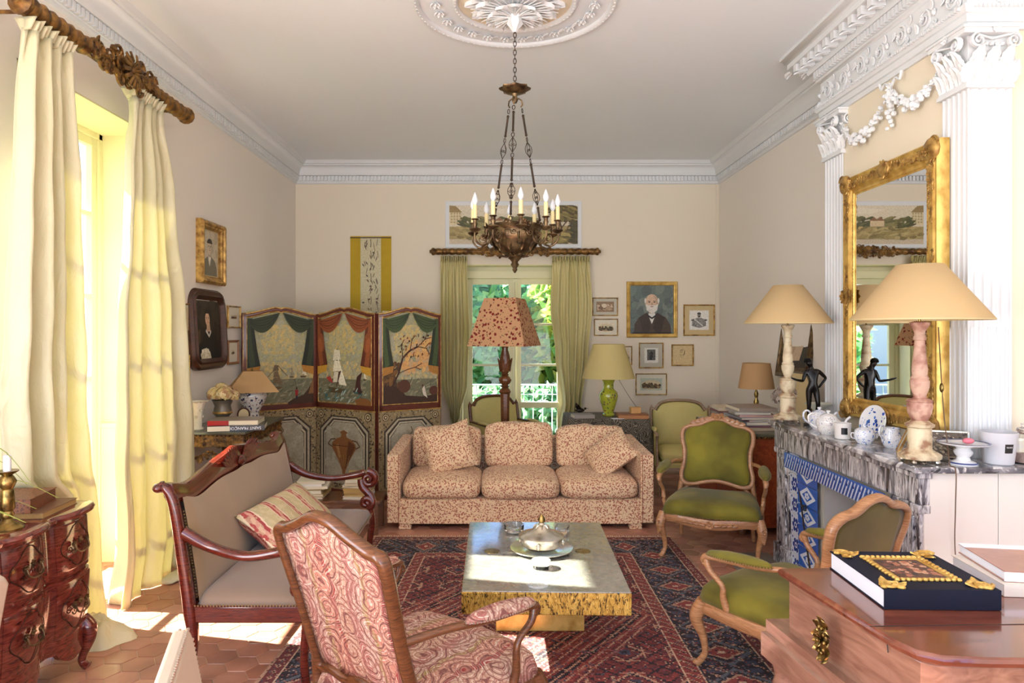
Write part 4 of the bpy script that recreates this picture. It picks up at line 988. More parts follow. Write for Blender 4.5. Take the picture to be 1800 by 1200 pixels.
# ================================================================ sofa
M_sofa = spots('floral_sofa_cloth', (232, 200, 158), (176, 104, 80), (134, 66, 52), 66, .44, thr2=.26)
M_seam = mat('rust_piping', (150, 82, 64), .8)
SX0, SX1, SY0, SY1 = -.892, 1.257, 5.49, 6.42
T = thing('sofa', 'three seat sofa in cream cloth with small rust sprigs', 'sofa', (0, 0, 0))
def softbox(mb, x0, y0, z0, x1, y1, z1, puff=.03, r=.05, n=12, seed=0, wr=.006, ev=.35, eh=.28, et=.62):
    """cushion: rounded box with crowned faces and soft creases"""
    rn = random.Random(seed); ph = [rn.uniform(0, 6) for _ in range(6)]
    cx, cy, cz = (x0+x1)/2, (y0+y1)/2, (z0+z1)/2; hx, hy, hz = (x1-x0)/2, (y1-y0)/2, (z1-z0)/2
    def sq(a, e): return math.copysign(abs(a)**e, a)
    rings = []
    N = n*2; Mq = 40
    for i in range(N+1):
        ph_ = -PI/2+PI*i/N; cz_, sz_ = cos(ph_), sin(ph_); ring = []
        for j in range(Mq):
            th = 2*PI*j/Mq; e = eh
            x = sq(max(cz_, 1e-4), ev)*sq(cos(th), e); y = sq(max(cz_, 1e-4), ev)*sq(sin(th), e); z = sq(sz_, et)
            m = max(abs(x), abs(y)); x *= 1; 
            k = 1+puff/max(hz, .04)*(1-x*x)*(1-y*y)*.5
            w_ = wr*(sin(7*x+ph[0]+3*y)*sin(5*y+ph[1])+.6*sin(13*x+ph[2]-4*z))
            ring.append((cx+hx*x*(1+puff*.3*(1-y*y)), cy+hy*y*(1+puff*.3*(1-x*x)), cz+hz*z*k+w_*(abs(z))))
        rings.append(ring)
    return mb.loft(rings)
mb = MB(); mb.box(SX0+.10, SY0+.02, .055, SX1-.10, SY1-.08, .245); obj('base', mb, M_sofa, T, bevel=.012)
for x0, x1, s_ in ((SX0, SX0+.105, 1), (SX1-.105, SX1, -1)):
    mb = MB(); mb.loft([[(x0, SY0, .055), (x1, SY0, .055), (x1, SY0, .605), (x0, SY0, .605)], [(x0, SY1, .055), (x1, SY1, .055), (x1, SY1, .635), (x0, SY1, .635)]]); a_ = obj('armrest', mb, M_sofa, T, bevel=.012)
    mb = MB(); xi = x1 if s_ > 0 else x0; mb.bar([(xi-s_*.012, SY0-.002, .06), (xi-s_*.012, SY0-.002, .6)], .005, .005); obj('piping', mb, M_seam, a_)
mb = MB(); mb.box(SX0+.10, SY1-.12, .055, SX1-.10, SY1, .63); obj('back', mb, M_sofa, T, bevel=.015)
mb = MB(); mb.box(SX0+.1, SY0+.012, .048, SX1-.1, SY0+.022, .24); obj('front_panel', mb, M_sofa, T, bevel=.003)
for x in (SX0+.09, SX1-.19):
    for y in (SY0+.03, SY1-.13): mb = MB(); mb.box(x, y, 0, x+.10, y+.08, .06); obj('foot', mb, M_sofa, T, bevel=.004)
xs = [SX0+.11, SX0+.11+.645, SX0+.11+1.29, SX1-.11]
for i in range(3):
    mb = MB(); softbox(mb, xs[i]+.002, SY0-.015+(i == 1)*-.015, .235, xs[i+1]-.002, SY1-.25, .405, .05, seed=i+1, wr=.004); obj('seat_cushion', mb, M_sofa, T, smooth=180)
for i, (zt, lean, dz) in enumerate(((.70, .10, 0), (.735, .13, .01), (.705, .10, 0))):
    mb = MB(Matrix.Translation((0, SY1-.27, .39)) @ Matrix.Rotation(R(-9), 4, 'X'))
    softbox(mb, xs[i]+.02, -.10, 0, xs[i+1]-.015, .10, zt-.36, .04, seed=i+7, wr=.008, ev=.2, eh=.5, et=.3); obj('back_cushion', mb, M_sofa, T, smooth=180)
def pillow(mb, w, h, th, n=14, seed=0):
    rn = random.Random(seed); ph = rn.uniform(0, 6)
    for s_ in (-1, 1):
        def F(u, v):
            x = 2*u-1; y = 2*v-1; k = (max(0, (1-x**4)*(1-y**4)))**.55
            pin = 1-.07*(1-x*x)*0-.06*(abs(x)*abs(y))*0
            return (w/2*x*(1-.08*(1-abs(y)**2)*abs(x)), s_*th/2*k+.004*sin(9*x+ph)*k, h/2*y*(1-.08*(1-abs(x)**2)*abs(y))+.004*sin(8*y+x*5+ph)*k)
        mb.grid(F, n, n)
    return mb
M4 = Matrix
T = thing('throw_cushion', 'square sprigged cushion leaning at the left end of the sofa', 'cushion', (-.415, 5.83, .605), group='cushions on the sofa', rot=(R(-24), R(-14), R(8)))
mb = MB(); pillow(mb, .43, .42, .15, seed=1); obj('cover', mb, M_sofa, T, smooth=180)
T = thing('throw_cushion', 'square sprigged cushion tipped on the right end of the sofa', 'cushion', (.955, 5.80, .555), group='cushions on the sofa', rot=(R(-52), R(-36), R(-6)))
mb = MB(); pillow(mb, .42, .36, .15, seed=3); obj('cover', mb, M_sofa, T, smooth=180)

# ================================================================ coffee table
t = NT('gold_leaf_lacquer'); v = t.map((1, 1, .35)); f = t.noise(24, 6, v, 3.0); f2 = t.noise(60, 6, t.map((1.6, 1.6, .5)), 2.2)
cg = t.ramp(f, [(.33, lin((70, 46, 20))), (.45, lin((200, 152, 62))), (.7, lin((232, 192, 98)))]); cg = t.mix(t.ramp(f2, [(.56, 0.0), (.60, 1.0)]), cg, lin((60, 42, 22))); t.bump(f, .3, .002); M_tgold = t.fin(cg, .38, .55)
t = NT('dark_patinated_top'); f = t.noise(10, 6, None, 1.5); cg = t.ramp(f, [(.3, lin((128, 126, 118))), (.7, lin((160, 156, 142)))]); t.bump(t.noise(60, 5), .25, .001)
t.b.inputs['IOR'].default_value = 2.3
M_ttop = t.fin(cg, t.ramp(t.noise(26, 5), [(.3, .22), (.75, .36)]), .25, coat=1, spec=1)
T = thing('coffee_table', 'low coffee table, dark mirrored top and thick gold leaf sides', 'table', (0, 0, 0))
q = [(-.165, 3.10), (.605, 3.08), (.632, 4.215), (-.175, 4.22)]
mb = MB(); mb.loft([[(x, y, .315) for x, y in q], [(x, y, .417) for x, y in q]]); obj('gilded_slab', mb, M_tgold, T, bevel=.004)
mb = MB(); mb.loft([[(x*.995+.001, y*.999+.003, z) for x, y in q] for z in (.4165, .4215)]); obj('tabletop', mb, M_ttop, T, bevel=.002)
mb = MB(); mb.box(-.01, 3.62, .0096, .46, 3.95, .316); obj('plinth', mb, M_goldl, T, bevel=.004)
for x in (-.03, .455):
    mb = MB(); mb.lathe([(.042, .421), (.042, .4235), (.0, .4245)], (x, 3.66, 0), 24); obj('inlaid_medallion', mb, M_brass, T)
# things on it
T = thing('tureen', 'silver lidded round tureen with pinecone knob on the coffee table', 'tureen', (.235, 3.67, .4215))
mb = MB(); mb.lathe([(.05, .014), (.085, .018), (.108, .035), (.115, .062), (.116, .075), (.112, .078)], seg=36); obj('bowl', mb, M_silver, T)
mb = MB(); mb.lathe([(.120, .076), (.122, .082), (.108, .092), (.075, .102), (.05, .115), (.040, .132), (.030, .140), (.018, .142), (.012, .150)], seg=36)
lid = obj('lid', mb, M_silver, T)
mb = MB(); mb.lathe([(.008, .146), (.016, .155), (.019, .165), (.014, .182), (.004, .196)], seg=12, rib=lambda a, z: .12*cos(6*a+z*300)); obj('pinecone_knob', mb, M_brass, lid)
mb = MB(); mb.lathe([(.024, .135), (.04, .128), (.03, .142)], seg=16, rib=lambda a, z: .2*cos(8*a)); obj('leaf_collar', mb, M_silver, lid)
mb = MB()
for k in range(4): a = PI/2*k-.2; mb.flower((.116*cos(a), .116*sin(a), .055), (cos(a), sin(a), 0), .018, 5); mb.ball((.116*cos(a), .116*sin(a), .05), (.006, .006, .018))
obj('applied_ornament', mb, M_silver, T)
T2 = thing('serving_plate', 'round silver plate under the lidded tureen', 'plate', (.235, 3.67, .4215))
mb = MB(); mb.lathe([(.0, .004), (.09, .004), (.112, .008), (.150, .016), (.168, .020), (.170, .018), (.165, .014), (.115, .001), (.0, .0005)], seg=40, caps=False); obj('dish', mb, M_silver, T2)
for n_, (x, y, lab, r0, hh, sg) in enumerate(((.095, 4.02, 'round glass ashtray at the far left of the coffee table', .058, .045, 28), (.375, 3.99, 'square-cut glass ashtray right of the tureen', .052, .042, 4))):
    mb = MB(); mb.lathe([(r0*.8, 0), (r0, .008), (r0*1.05, hh), (r0*.92, hh), (r0*.8, .016), (0, .013)], seg=sg, rot=.5, caps=False); mb.lathe([(0, 0), (r0*.8, 0)], seg=sg, rot=.5, caps=False)
    o = obj('glass_ashtray', mb, M_glass, smooth=50, bevel=.002, loc=(x, y, .4216)); tag(o, lab, 'ashtray')
T = thing('scented_candle', 'white candle in a small glass in front of the tureen', 'candle', (.215, 3.40, .4215))
mb = MB(); mb.lathe([(.035, 0), (.040, .003), (.042, .036), (.040, .038), (.038, .034)], seg=28); obj('cup', mb, M_glass, T)
mb = MB(); mb.lathe([(.0, .042), (.047, .040), (.048, .035), (.045, .034)], seg=28); obj('lid', mb, M_white, T)
T = thing('glass_paperweight', 'small clear glass disc near the front edge of the coffee table', 'paperweight', (.185, 3.16, .4215))
mb = MB(); mb.lathe([(.0, 0), (.045, 0), (.050, .006), (.045, .013), (.0, .016)], seg=28, caps=False); obj('disc', mb, M_glassl, T)

# ================================================================ folding screen
M_scr = wood('screen_frame_wood', (74, 30, 22), (110, 52, 34), .35)
M_stip = spots('stippled_dado_paint', (150, 128, 88), (74, 62, 44), (60, 50, 40), 90, .42)
def sail_scene(k):
    def f(w, h):
        p = Paint(w, h, (164, 158, 122)); D = p.dabs
        D(420, -.5, .3, .5, 1, .032, ((162, 160, 132), (172, 166, 128), (180, 170, 118), (166, 162, 138)), k); D(260, -.28, .55, .2, .85, .028, ((198, 174, 112), (186, 170, 118), (176, 168, 128)), k+3)
        D(200, -.5, .28, .5, .45, .028, ((200, 176, 116), (186, 170, 122), (172, 166, 132)), k+5)
        p.poly([(-.5, .27), (.5, .27), (.5, 0), (-.5, 0)], (116, 112, 84)); D(110, -.5, .03, .5, .26, .05, ((108, 110, 84), (130, 128, 100), (96, 96, 72), (148, 142, 112)), k+6, .3)
        def sail(x, y, s, c=(226, 216, 184), hc=(84, 60, 38)):
            p.poly([(x-.16*s, y), (x-.12*s, y-.06*s), (x+.12*s, y-.065*s), (x+.17*s, y-.02*s)], hc); p.st([(x, y), (x+.01*s, y+.42*s)], .012*s, hc)
            for i in range(3): p.poly([(x-.07*s, y+.05*s+.12*s*i), (x+.08*s, y+.06*s+.12*s*i), (x+.06*s, y+.16*s+.12*s*i), (x-.04*s, y+.17*s+.12*s*i)], sc_rgb(c, .95+.05*(i % 2)))
            p.poly([(x+.02*s, y+.35*s), (x+.19*s, y+.02*s), (x+.05*s, y+.03*s)], c)
        if k == 0:
            sail(-.08, .2, .55, (120, 100, 70), (100, 78, 48)); p.st([(-.2, .3), (-.05, .42), (.1, .3)], .008, (90, 76, 54)); sail(.34, .3, .3); sail(.16, .3, .22, (150, 140, 110))
            p.poly([(.1, .02), (.2, .06), (.34, .09), (.4, .14), (.5, .24), (.5, 0), (.1, 0)], (64, 42, 26)); p.poly([(.42, .1), (.5, .3), (.5, .1)], (130, 90, 50))
            p.poly([(.215, .08), (.255, .08), (.26, .15), (.21, .15)], (150, 34, 34)); p.poly([(.22, .05), (.25, .05), (.25, .09), (.22, .09)], (44, 34, 40)); p.ell(.235, .165, .016, .014, (70, 40, 30)); p.st([(.245, .14), (.2, .27)], .006, (60, 50, 40))
        if k == 1:
            sail(-.14, .18, 1.0, (232, 222, 190), (92, 74, 44)); p.poly([(-.34, .28), (-.26, .3), (-.2, .22), (-.28, .24)], (170, 60, 50)); p.poly([(-.10, .35), (-.05, .36), (-.14, .17)], (80, 52, 40))
            p.poly([(.2, .15), (.24, .3), (.34, .36), (.30, .25), (.32, .15)], (72, 42, 34)); p.poly([(.16, .15), (.2, .12), (.32, .12), (.35, .155)], (64, 44, 34)); sail(.38, .28, .2)
            D(40, -.5, .03, .4, .16, .04, ((170, 190, 176), (84, 124, 116), (60, 98, 92)), 4, .25); p.poly([(.2, .05), (.3, .08), (.45, .07), (.5, .04), (.5, 0), (.25, 0)], (130, 84, 40))
        if k == 2:
            D(60, -.1, .35, .45, .7, .07, ((214, 168, 100), (206, 156, 96), (190, 160, 120)), 11); p.poly([(-.5, 0), (-.5, .35), (-.4, .42), (-.36, .3), (-.2, .2), (-.1, .1), (.2, .08), (.5, .1), (.5, 0)], (58, 38, 26))
            p.poly([(-.42, .28), (-.42, .5), (-.33, .52), (-.3, .3)], (166, 110, 66)); D(60, -.5, .2, -.22, .45, .04, ((96, 66, 36), (120, 84, 44), (74, 54, 34)), 8); p.ell(-.12, .2, .11, .07, (84, 50, 34)); p.ell(.42, .14, .09, .05, (84, 48, 34))
            br = (60, 34, 24)
            for pts in ([(-.33, .2), (-.22, .34), (-.15, .5), (-.02, .58), (.12, .62)], [(-.15, .5), (-.17, .64), (-.12, .7)], [(-.02, .58), (.02, .7), (.08, .74)], [(.12, .62), (.26, .7), (.38, .72)], [(-.22, .34), (-.05, .38), (.08, .40), (.2, .44)], [(.12, .62), (.28, .6), (.34, .54)], [(-.15, .64), (-.24, .62)], [(.08, .4), (.18, .37)], [(.26, .7), (.3, .78)], [(.26, .61), (.33, .66)]):
                p.st(pts, .03 if pts[0] == (-.33, .2) else .012, br)
            D(60, -.2, .5, .38, .76, .016, (br, (150, 90, 50), (110, 70, 40)), 9); p.poly([(.2, .16), (.22, .1), (.3, .06), (.27, .12), (.24, .2)], (210, 196, 176)); p.ell(.21, .2, .016, .014, (80, 50, 40))
        # painted draperies
        dc, dk, tc_ = [((54, 62, 40), (34, 40, 30), (176, 120, 44)), ((140, 78, 42), (98, 48, 30), (196, 148, 52)), ((66, 82, 46), (42, 50, 34), (168, 116, 50))][k]
        for s_ in (-1, 1):
            p.poly([(s_*.5, .92), (s_*.42, .92), (s_*.36, .6), (s_*.31, .42), (s_*.5, .38)], dk); p.poly([(s_*.5, .92), (s_*.46, .9), (s_*.42, .6), (s_*.38, .43), (s_*.46, .4), (s_*.5, .6)], dc)
            p.poly([(s_*.5, .40), (s_*.31, .42), (s_*.33, .35), (s_*.5, .31)], tc_)
            if k == 1: p.ell(s_*.44, .66, .07, .11, dc, rot=s_*-.2); p.ell(s_*.45, .64, .04, .08, sc_rgb(dc, 1.15), rot=s_*-.2)
            q = [(s_*.02, .985), (s_*.5, .90)]+[(s_*(.5-.48*t), .90+.085*t-.17*(sin(PI*t))**.8) for t in (.1, .2, .3, .4, .5, .6, .7, .8, .9)]
            p.poly(q, dc)
            for j in range(4): p.st([(s_*(.5-.48*t), .90+.085*t-(.035+.03*j)*(sin(PI*t))**.9) for t in (.08, .2, .35, .5, .65, .8, .93)], .014, sc_rgb(dk, 1.0+.25*(j % 2)))
        return p
    return f
def screen_low(k):
    def f(w, h):
        p = Paint(w, h, (150, 130, 92)); rn = random.Random(k)
        p.dabs(900, -.5, 0, .5, 1, .012, ((84, 70, 50), (66, 56, 42), (176, 156, 116)), k)
        def octo(sx, sy, c): p.poly([(-sx, .08), (-sx, sy-.16), (-sx*.52, sy), (sx*.52, sy), (sx, sy-.16), (sx, .08)], c)
        octo(.42, .92, (58, 46, 36)); octo(.40, .905, (176, 164, 136)); octo(.37, .885, (60, 48, 38)); octo(.345, .865, (190, 180, 150)); octo(.325, .85, (90, 78, 60)); octo(.315, .843, (164, 156, 132))
        p.dabs(60, -.28, .12, .28, .78, .07, ((160, 152, 128), (170, 162, 138), (152, 144, 118)), k+3)
        for s_ in (-1, 1):
            for r_, c in ((.055, (60, 46, 36)), (.045, (196, 176, 130)), (.032, (90, 66, 46)), (.016, (200, 184, 142))): p.ell(s_*.40, .93, r_, r_*w/h, c)
        if k == 1:
            b = (132, 84, 44); d_ = (92, 54, 28); l_ = (170, 122, 70)
            p.poly([(-.12, .12), (.12, .12), (.08, .17), (-.08, .17)], d_); p.poly([(-.02, .17), (.02, .17), (.03, .26), (-.03, .26)], b)
            p.poly([(-.03, .25), (.03, .25), (.1, .38), (.2, .52), (.2, .58), (.12, .64), (.05, .66), (.04, .7), (.07, .72), (0, .75), (-.07, .72), (-.04, .7), (-.05, .66), (-.12, .64), (-.2, .58), (-.2, .52), (-.1, .38)], b)
            p.poly([(.02, .26), (.09, .38), (.18, .53), (.17, .58), (.08, .62), (.06, .5)], d_); p.poly([(-.14, .56), (-.08, .4), (-.05, .4), (-.09, .57)], l_); p.st([(-.2, .55), (.2, .55)], .014, d_)
            for s_ in (-1, 1): p.st([(s_*.2, .53), (s_*.27, .56), (s_*.22, .62), (s_*.14, .63)], .014, d_)
            for i in range(5): p.st([(-.05+.025*i, .3), (-.1+.05*i, .44)], .006, l_)
        else: p.st([(0, .8), (.03, .74), (-.02, .7), (.02, .66)], .015, (110, 90, 60)); p.poly([(-.1, .14), (.1, .14), (.14, .4), (0, .5), (-.14, .4)], (150, 132, 98))
        return p
    return f
T = thing('folding_screen', 'painted folding screen, three panels with ships at sea under curtains', 'folding screen', (0, 0, 0))
J = [(-2.37, 6.30), (-1.80, 6.78), (-1.128, 6.37), (-.56, 6.73)]
for k in range(3):
    a = Vector((*J[k], 0)); b = Vector((*J[k+1], 0)); L = (b-a).length; ang = math.atan2(b.y-a.y, b.x-a.x)
    Tm = Matrix.Translation((a+b)/2) @ Matrix.Rotation(ang, 4, 'Z'); w = L-.012
    mb = MB(); hs = 1.765
    def crest(x): q = abs(x)/(w/2); return hs+.065*(.5+.5*cos(PI*q))*(1 if q > .1 else .8+2*q)
    n = 24; top = [(w/2-w*i/n, crest(w/2-w*i/n)) for i in range(n+1)]
    mb.prism([(-w/2, .02), (w/2, .02)]+top, -.012, .012)
    pn = obj('screen_panel', mb, M_scr, T, smooth=30); pn.matrix_local = Tm
    fm = MB(); fw = .045; zb = .855
    fm.box(-w/2, -.022, zb, -w/2+fw, -.010, hs); fm.box(w/2-fw, -.022, zb, w/2, -.010, hs); fm.box(-w/2, -.022, zb, w/2, -.010, zb+.055); fm.box(-w/2, -.02, .02, w/2, -.012, .07)
    fm.bar([(x, -.017, z-fw*.45) for x, z in top], .012, fw*1.0)
    fo = obj('frame_moulding', fm, M_scr, pn, smooth=30, bevel=.003)
    gm = MB(); gi = fw*.95
    for x in (-w/2+gi, w/2-gi): gm.bar([(x, -.024, zb+.05), (x, -.024, crest(w/2-gi)-.03)], .010, .008, up=(0, 1, 0))
    gm.bar([(-w/2+gi, -.024, zb+.055), (w/2-gi, -.024, zb+.055)], .008, .010, up=(0, 0, 1)); gm.bar([(x*.88, -.024, crest(x*.88)-fw*.9) for x, z in top], .008, .012); gm.bar([(x, -.02, z-.002) for x, z in top], .014, .014)
    gm.bar([(-w/2, -.014, zb-.008), (w/2, -.014, zb-.008)], .010, .012); gm.bar([(-w/2+.006, -.02, zb), (-w/2+.006, -.02, hs)], .008, .006, up=(0, 1, 0)); gm.bar([(w/2-.006, -.02, zb), (w/2-.006, -.02, hs)], .008, .006, up=(0, 1, 0))
    obj('gilt_beading', gm, M_gold, pn, smooth=40)
    obj('painted_seascape', sail_scene(k)(w-.08, hs+.02-zb-.04), M_paint, pn, smooth=0, loc=(0, -.0125, zb+.045))
    obj('painted_dado', screen_low(k)(w-.012, zb-.085), M_paint, pn, smooth=0, loc=(0, -.0128, .075))
# ================================================================ armchairs
M_velv = NT('green_velvet'); _c = M_velv.mix(M_velv.ramp(M_velv.noise(3.2, 3), [(.35, 0.0), (.65, 1.0)]), lin((92, 84, 12)), lin((140, 130, 32))); M_velv.bump(M_velv.noise(140, 2), .15, .001); M_velvet = M_velv.fin(_c, .8, sheen=.12)
M_velv = NT('brown_olive_velvet'); _c = M_velv.mix(M_velv.ramp(M_velv.noise(3.2, 3), [(.35, 0.0), (.65, 1.0)]), lin((92, 78, 22)), lin((112, 98, 34))); M_velvd = M_velv.fin(_c, .8, sheen=.2)
M_beech = wood('carved_beech', (150, 100, 62), (198, 146, 100), .4, n=4)
M_walnut = wood('dark_walnut', (70, 38, 20), (128, 78, 42), .3, n=5)
M_mahog = wood('red_mahogany', (66, 18, 12), (112, 40, 24), .2, n=4, coat=.6)
M_grey = wood('grey_washed_wood', (122, 96, 70), (166, 138, 106), .5, n=5)
M_pgreen = mat('pale_green_damask', (200, 186, 116), .75, var=.06, scale=30, bump=.1, bs=200)
M_nail = mat('brass_nailheads', (176, 148, 104), .3, .8)
M_nails = mat('pewter_nailheads', (190, 176, 160), .3, .8)
# paisley cloth: coloured stripes crossed by curling outlines
t = NT('paisley_cloth'); ob = t.tc.outputs['Object']
wv = t.mix(.10, ob, t.noise(7, 2, out='Color')); sx = t.n('SeparateXYZ', {0: wv}); 
st = t.math('FRACT', t.math('MULTIPLY', sx.outputs[0], 4.2))
c = t.ramp(st, [(0, lin((186, 146, 122))), (.30, lin((152, 48, 46))), (.38, lin((192, 132, 110))), (.62, lin((156, 128, 74))), (.70, lin((184, 150, 134))), (.86, lin((168, 106, 98)))], 'CONSTANT')
vo = t.n('TexVoronoi', {'Vector': t.mix(.12, ob, t.noise(9, 3, out='Color')), 'Scale': 6.5}).outputs['Distance']
wp = t.mix(.05, ob, t.noise(11, 2, out='Color')); V1 = t.n('TexVoronoi', {'Vector': wp, 'Scale': 8.0}); df = t.n('VectorMath', {0: wp, 1: V1.outputs['Position']}, operation='SUBTRACT').outputs[0]
sd_ = t.n('SeparateXYZ', {0: df}); an = t.math('ARCTAN2', sd_.outputs[0], t.math('ADD', sd_.outputs[1], sd_.outputs[2]))
sp_ = t.math('SINE', t.math('ADD', t.math('MULTIPLY', V1.outputs['Distance'], 38.0), an)); q_ = t.math('MULTIPLY_ADD', sp_, .5, .5)
c = t.mix(t.ramp(q_, [(.45, 0.0), (.55, .4)]), c, lin((200, 168, 140))); c = t.mix(t.ramp(q_, [(.86, 0.0), (.93, .9)]), c, lin((112, 60, 56))); c = t.mix(t.ramp(q_, [(.0, .8), (.10, 0.0)]), c, lin((226, 206, 182)))
V2 = t.n('TexVoronoi', {'Vector': ob, 'Scale': 34.0}, feature='DISTANCE_TO_EDGE').outputs['Distance']; c = t.mix(t.ramp(V2, [(.03, .75), (.07, 0.0)]), c, lin((150, 96, 84)))
c = t.mix(t.ramp(t.n('TexVoronoi', {'Vector': ob, 'Scale': 60.0}).outputs['Distance'], [(.2, .7), (.3, 0.0)]), c, lin((150, 84, 70)))
t.bump(t.noise(160, 2), .1, .001); M_pais = t.fin(c, .85)
def nails(mb, pts, r=.0048, step=.014):
    acc = 0; L = 0; pts = [Vector(p) for p in pts]
    for a, b in zip(pts, pts[1:]):
        d = (b-a).length
        if d < 1e-6: continue
        while acc < d: mb.ball(a+(b-a)*(acc/d), r, 6, 3); acc += step
        acc -= d
BACK = {
 'louis': [(0, .035), (.10, .02), (.18, 0), (.245, .012), (.262, .07), (.245, .16), (.243, .26), (.262, .34), (.258, .41), (.21, .445), (.13, .46), (.06, .495), (0, .505)],
 'tall': [(0, .02), (.09, -.005), (.17, .01), (.235, .0), (.25, .05), (.25, .20), (.262, .38), (.272, .50), (.262, .555), (.215, .565), (.13, .60), (.06, .635), (0, .645)],
 'round': [(0, 0), (.15, 0), (.27, 0), (.29, .03), (.29, .2), (.29, .36), (.285, .40), (.25, .385), (.235, .41), (.19, .46), (.1, .485), (0, .49)]}
def fauteuil(name, label, wm, fab, fabback, sz=.40, back='louis', bz=.085, tilt=13, wf=.64, wb=.54, dp=.55, nm=None, arm=.66, bsx=1.0, carve=True, deep=False, group=None):
    T = thing(name, label, 'armchair', group=group); nm = nm or M_nail
    yf, yb = -dp/2, dp/2; rz = sz-.045
    F0 = catmull([(-wf/2, yf+.02, rz), (-wf*.36, yf-.015, rz+.008), (-wf*.2, yf-.03, rz-.008), (0, yf-.045, rz-.014), (wf*.2, yf-.03, rz-.008), (wf*.36, yf-.015, rz+.008), (wf/2, yf+.02, rz)], 5)
    mb = MB(); mb.bar(F0, .04, .07, sq=.7)
    for s_ in (-1, 1): mb.bar(catmull([(s_*wf/2, yf+.02, rz), (s_*(wf/2+.008), 0, rz+.004), (s_*wb/2, yb, rz)], 6), .035, .062, sq=.7)
    mb.bar([(-wb/2, yb, rz), (wb/2, yb, rz)], .03, .05, sq=.7)
    if carve:
        mb.flower((0, yf-.07, rz-.012), (0, -1, .1), .036, 6)
        for s_ in (-1, 1):
            for k in range(4): mb.leaf((s_*(.03+.035*k), yf-.066+.004*k, rz-.014+.002*k), (s_, 0, .25), (0, -1, 0), .06, .03, .4, n=3)
            mb.flower((s_*(wf/2-.01), yf-.012, rz+.0), (s_*.5, -1, 0), .024, 5)
    obj('seat_rail', mb, wm, T, smooth=50)
    for s_ in (-1, 1):                                   # cabriole front legs
        x = s_*wf/2; mb = MB()
        mb.tube(catmull([(x, yf+.02, rz+.03), (x+s_*.014, yf-.004, rz-.03), (x+s_*.016, yf-.008, rz*.76), (x-s_*.004, yf+.014, rz*.50), (x-s_*.012, yf+.02, rz*.24), (x-s_*.0, yf+.006, .03), (x+s_*.012, yf-.010, .008)], 5), resamp([.030, .034, .030, .019, .0145, .016, .017], 31), 10)
        if carve: mb.flower((x+s_*.026, yf-.034, rz-.03), (s_*.5, -1, 0), .022, 5); mb.leaf((x+s_*.026, yf-.036, rz-.05), (0, .1, -1), (s_*.5, -1, 0), .07, .03, .2, n=3)
        mb.ball((x+s_*.012, yf-.010, .014), (.020, .020, .0135)); obj('front_leg', mb, wm, T, smooth=60)
        mb = MB(); xb = s_*wb/2*.96; mb.tube(catmull([(xb, yb, rz+.03), (xb, yb+.004, rz-.06), (xb, yb+.015, rz*.5), (xb+s_*.008, yb+.05, .008)], 5), resamp([.022, .022, .016, .015], 16), 8); obj('rear_leg', mb, wm, T, smooth=60)
    so = [tuple(p)[:2] for p in catmull([Vector(q+(0,)) for q in ((0, yf-.055), (wf*.22, yf-.04), (wf*.38, yf-.028), (wf*.5, yf-.0), (wf*.515, yf+.12), (wf*.50, 0), (wb*.5, yb-.01), (wb*.25, yb), (-wb*.25, yb), (-wb*.5, yb-.01), (-wf*.50, 0), (-wf*.515, yf+.12), (-wf*.5, yf), (-wf*.38, yf-.028), (-wf*.22, yf-.04))], 4, True)]
    mb = MB(); mb.pad(so, lambda u, v, q: (u, v, q), .11, rz+.03, p=2.6, edge=.62); obj('seat', mb, fab, T, smooth=180)
    mb = MB(); nails(mb, [(x, y-.002 if y < 0 else y, rz+.028) for x, y in so]+[(so[0][0], so[0][1], rz+.028)]); obj('seat_nail_trim', mb, nm, T)
    ol = sym([(x*bsx, z) for x, z in BACK[back]], 5); th = R(tilt); z0 = sz+bz; y0 = yb+.0
    def BK(u, v, q): return (u, y0+v*sin(th)-q*cos(th), z0+v*cos(th)+q*sin(th))
    big = [((x)*1.0, z) for x, z in ol]
    mb = MB(); mb.bar([BK(x, z, 0) for x, z in ol], .034, .046, up=BK(0, 0, 1)-Vector() if False else Vector((0, -cos(th), sin(th))), loop=True, sq=.75)
    mb2 = MB()
    for s_ in (-1, 1):                                   # posts joining back to seat
        q = [p for p in ol if abs(p[0]) > .2*bsx][0]; xq = s_*abs(q[0])
        mb.tube(catmull([(s_*wb/2*.98, yb, rz), (s_*wb/2, yb+.0, sz+.02), BK(s_*.255*bsx, .05, 0)], 4), .02, 8)
        if carve and back == 'louis': mb.bar(catmull([(s_*wb/2*.98, yb, sz+.01), (s_*(wb/2-.05), yb-.0, sz+.06), BK(s_*.12, .03, 0)], 5), .016, .02)
    obj('back_frame', mb, wm, T, smooth=60)
    if carve:
        mb = MB(); tp = max(z for x, z in ol); N = Vector((0, -cos(th), sin(th))); zt = tp+.008
        mb.flower(Vector(BK(0, zt+.008, .018)), N, .036, 6); mb.flower(Vector(BK(.045, zt, .012)), N, .022, 5); mb.flower(Vector(BK(-.045, zt, .012)), N, .022, 5)
        for s_ in (-1, 1):
            for k in range(4): mb.leaf(BK(s_*(.04+.035*k), zt-.004-.011*k, .018), Vector((s_, 0, -.1)), N, .07, .034, .35, n=3)
            mb.leaf(BK(s_*.02, zt+.01, .01), Vector((s_*.6, 0, .8)), N, .045, .03, .6, n=3)
        obj('carved_crest', mb, wm, T, smooth=60)
    inn = [((x)*.93, .01+(z)*.965) for x, z in ol]
    mb = MB(); mb.pad(inn, BK, .045, .004, p=2.4, edge=.45, back=False); mb.pad(inn, lambda u, v, q: BK(u, v, -q), .006 if deep else .012, .0, p=2, back=True, nr=3); 
    ob_ = MB(); ob_.pad(inn, BK, .048, .006, p=2.4, edge=.5, back=False); obj('backrest', ob_, fab, T, smooth=180)
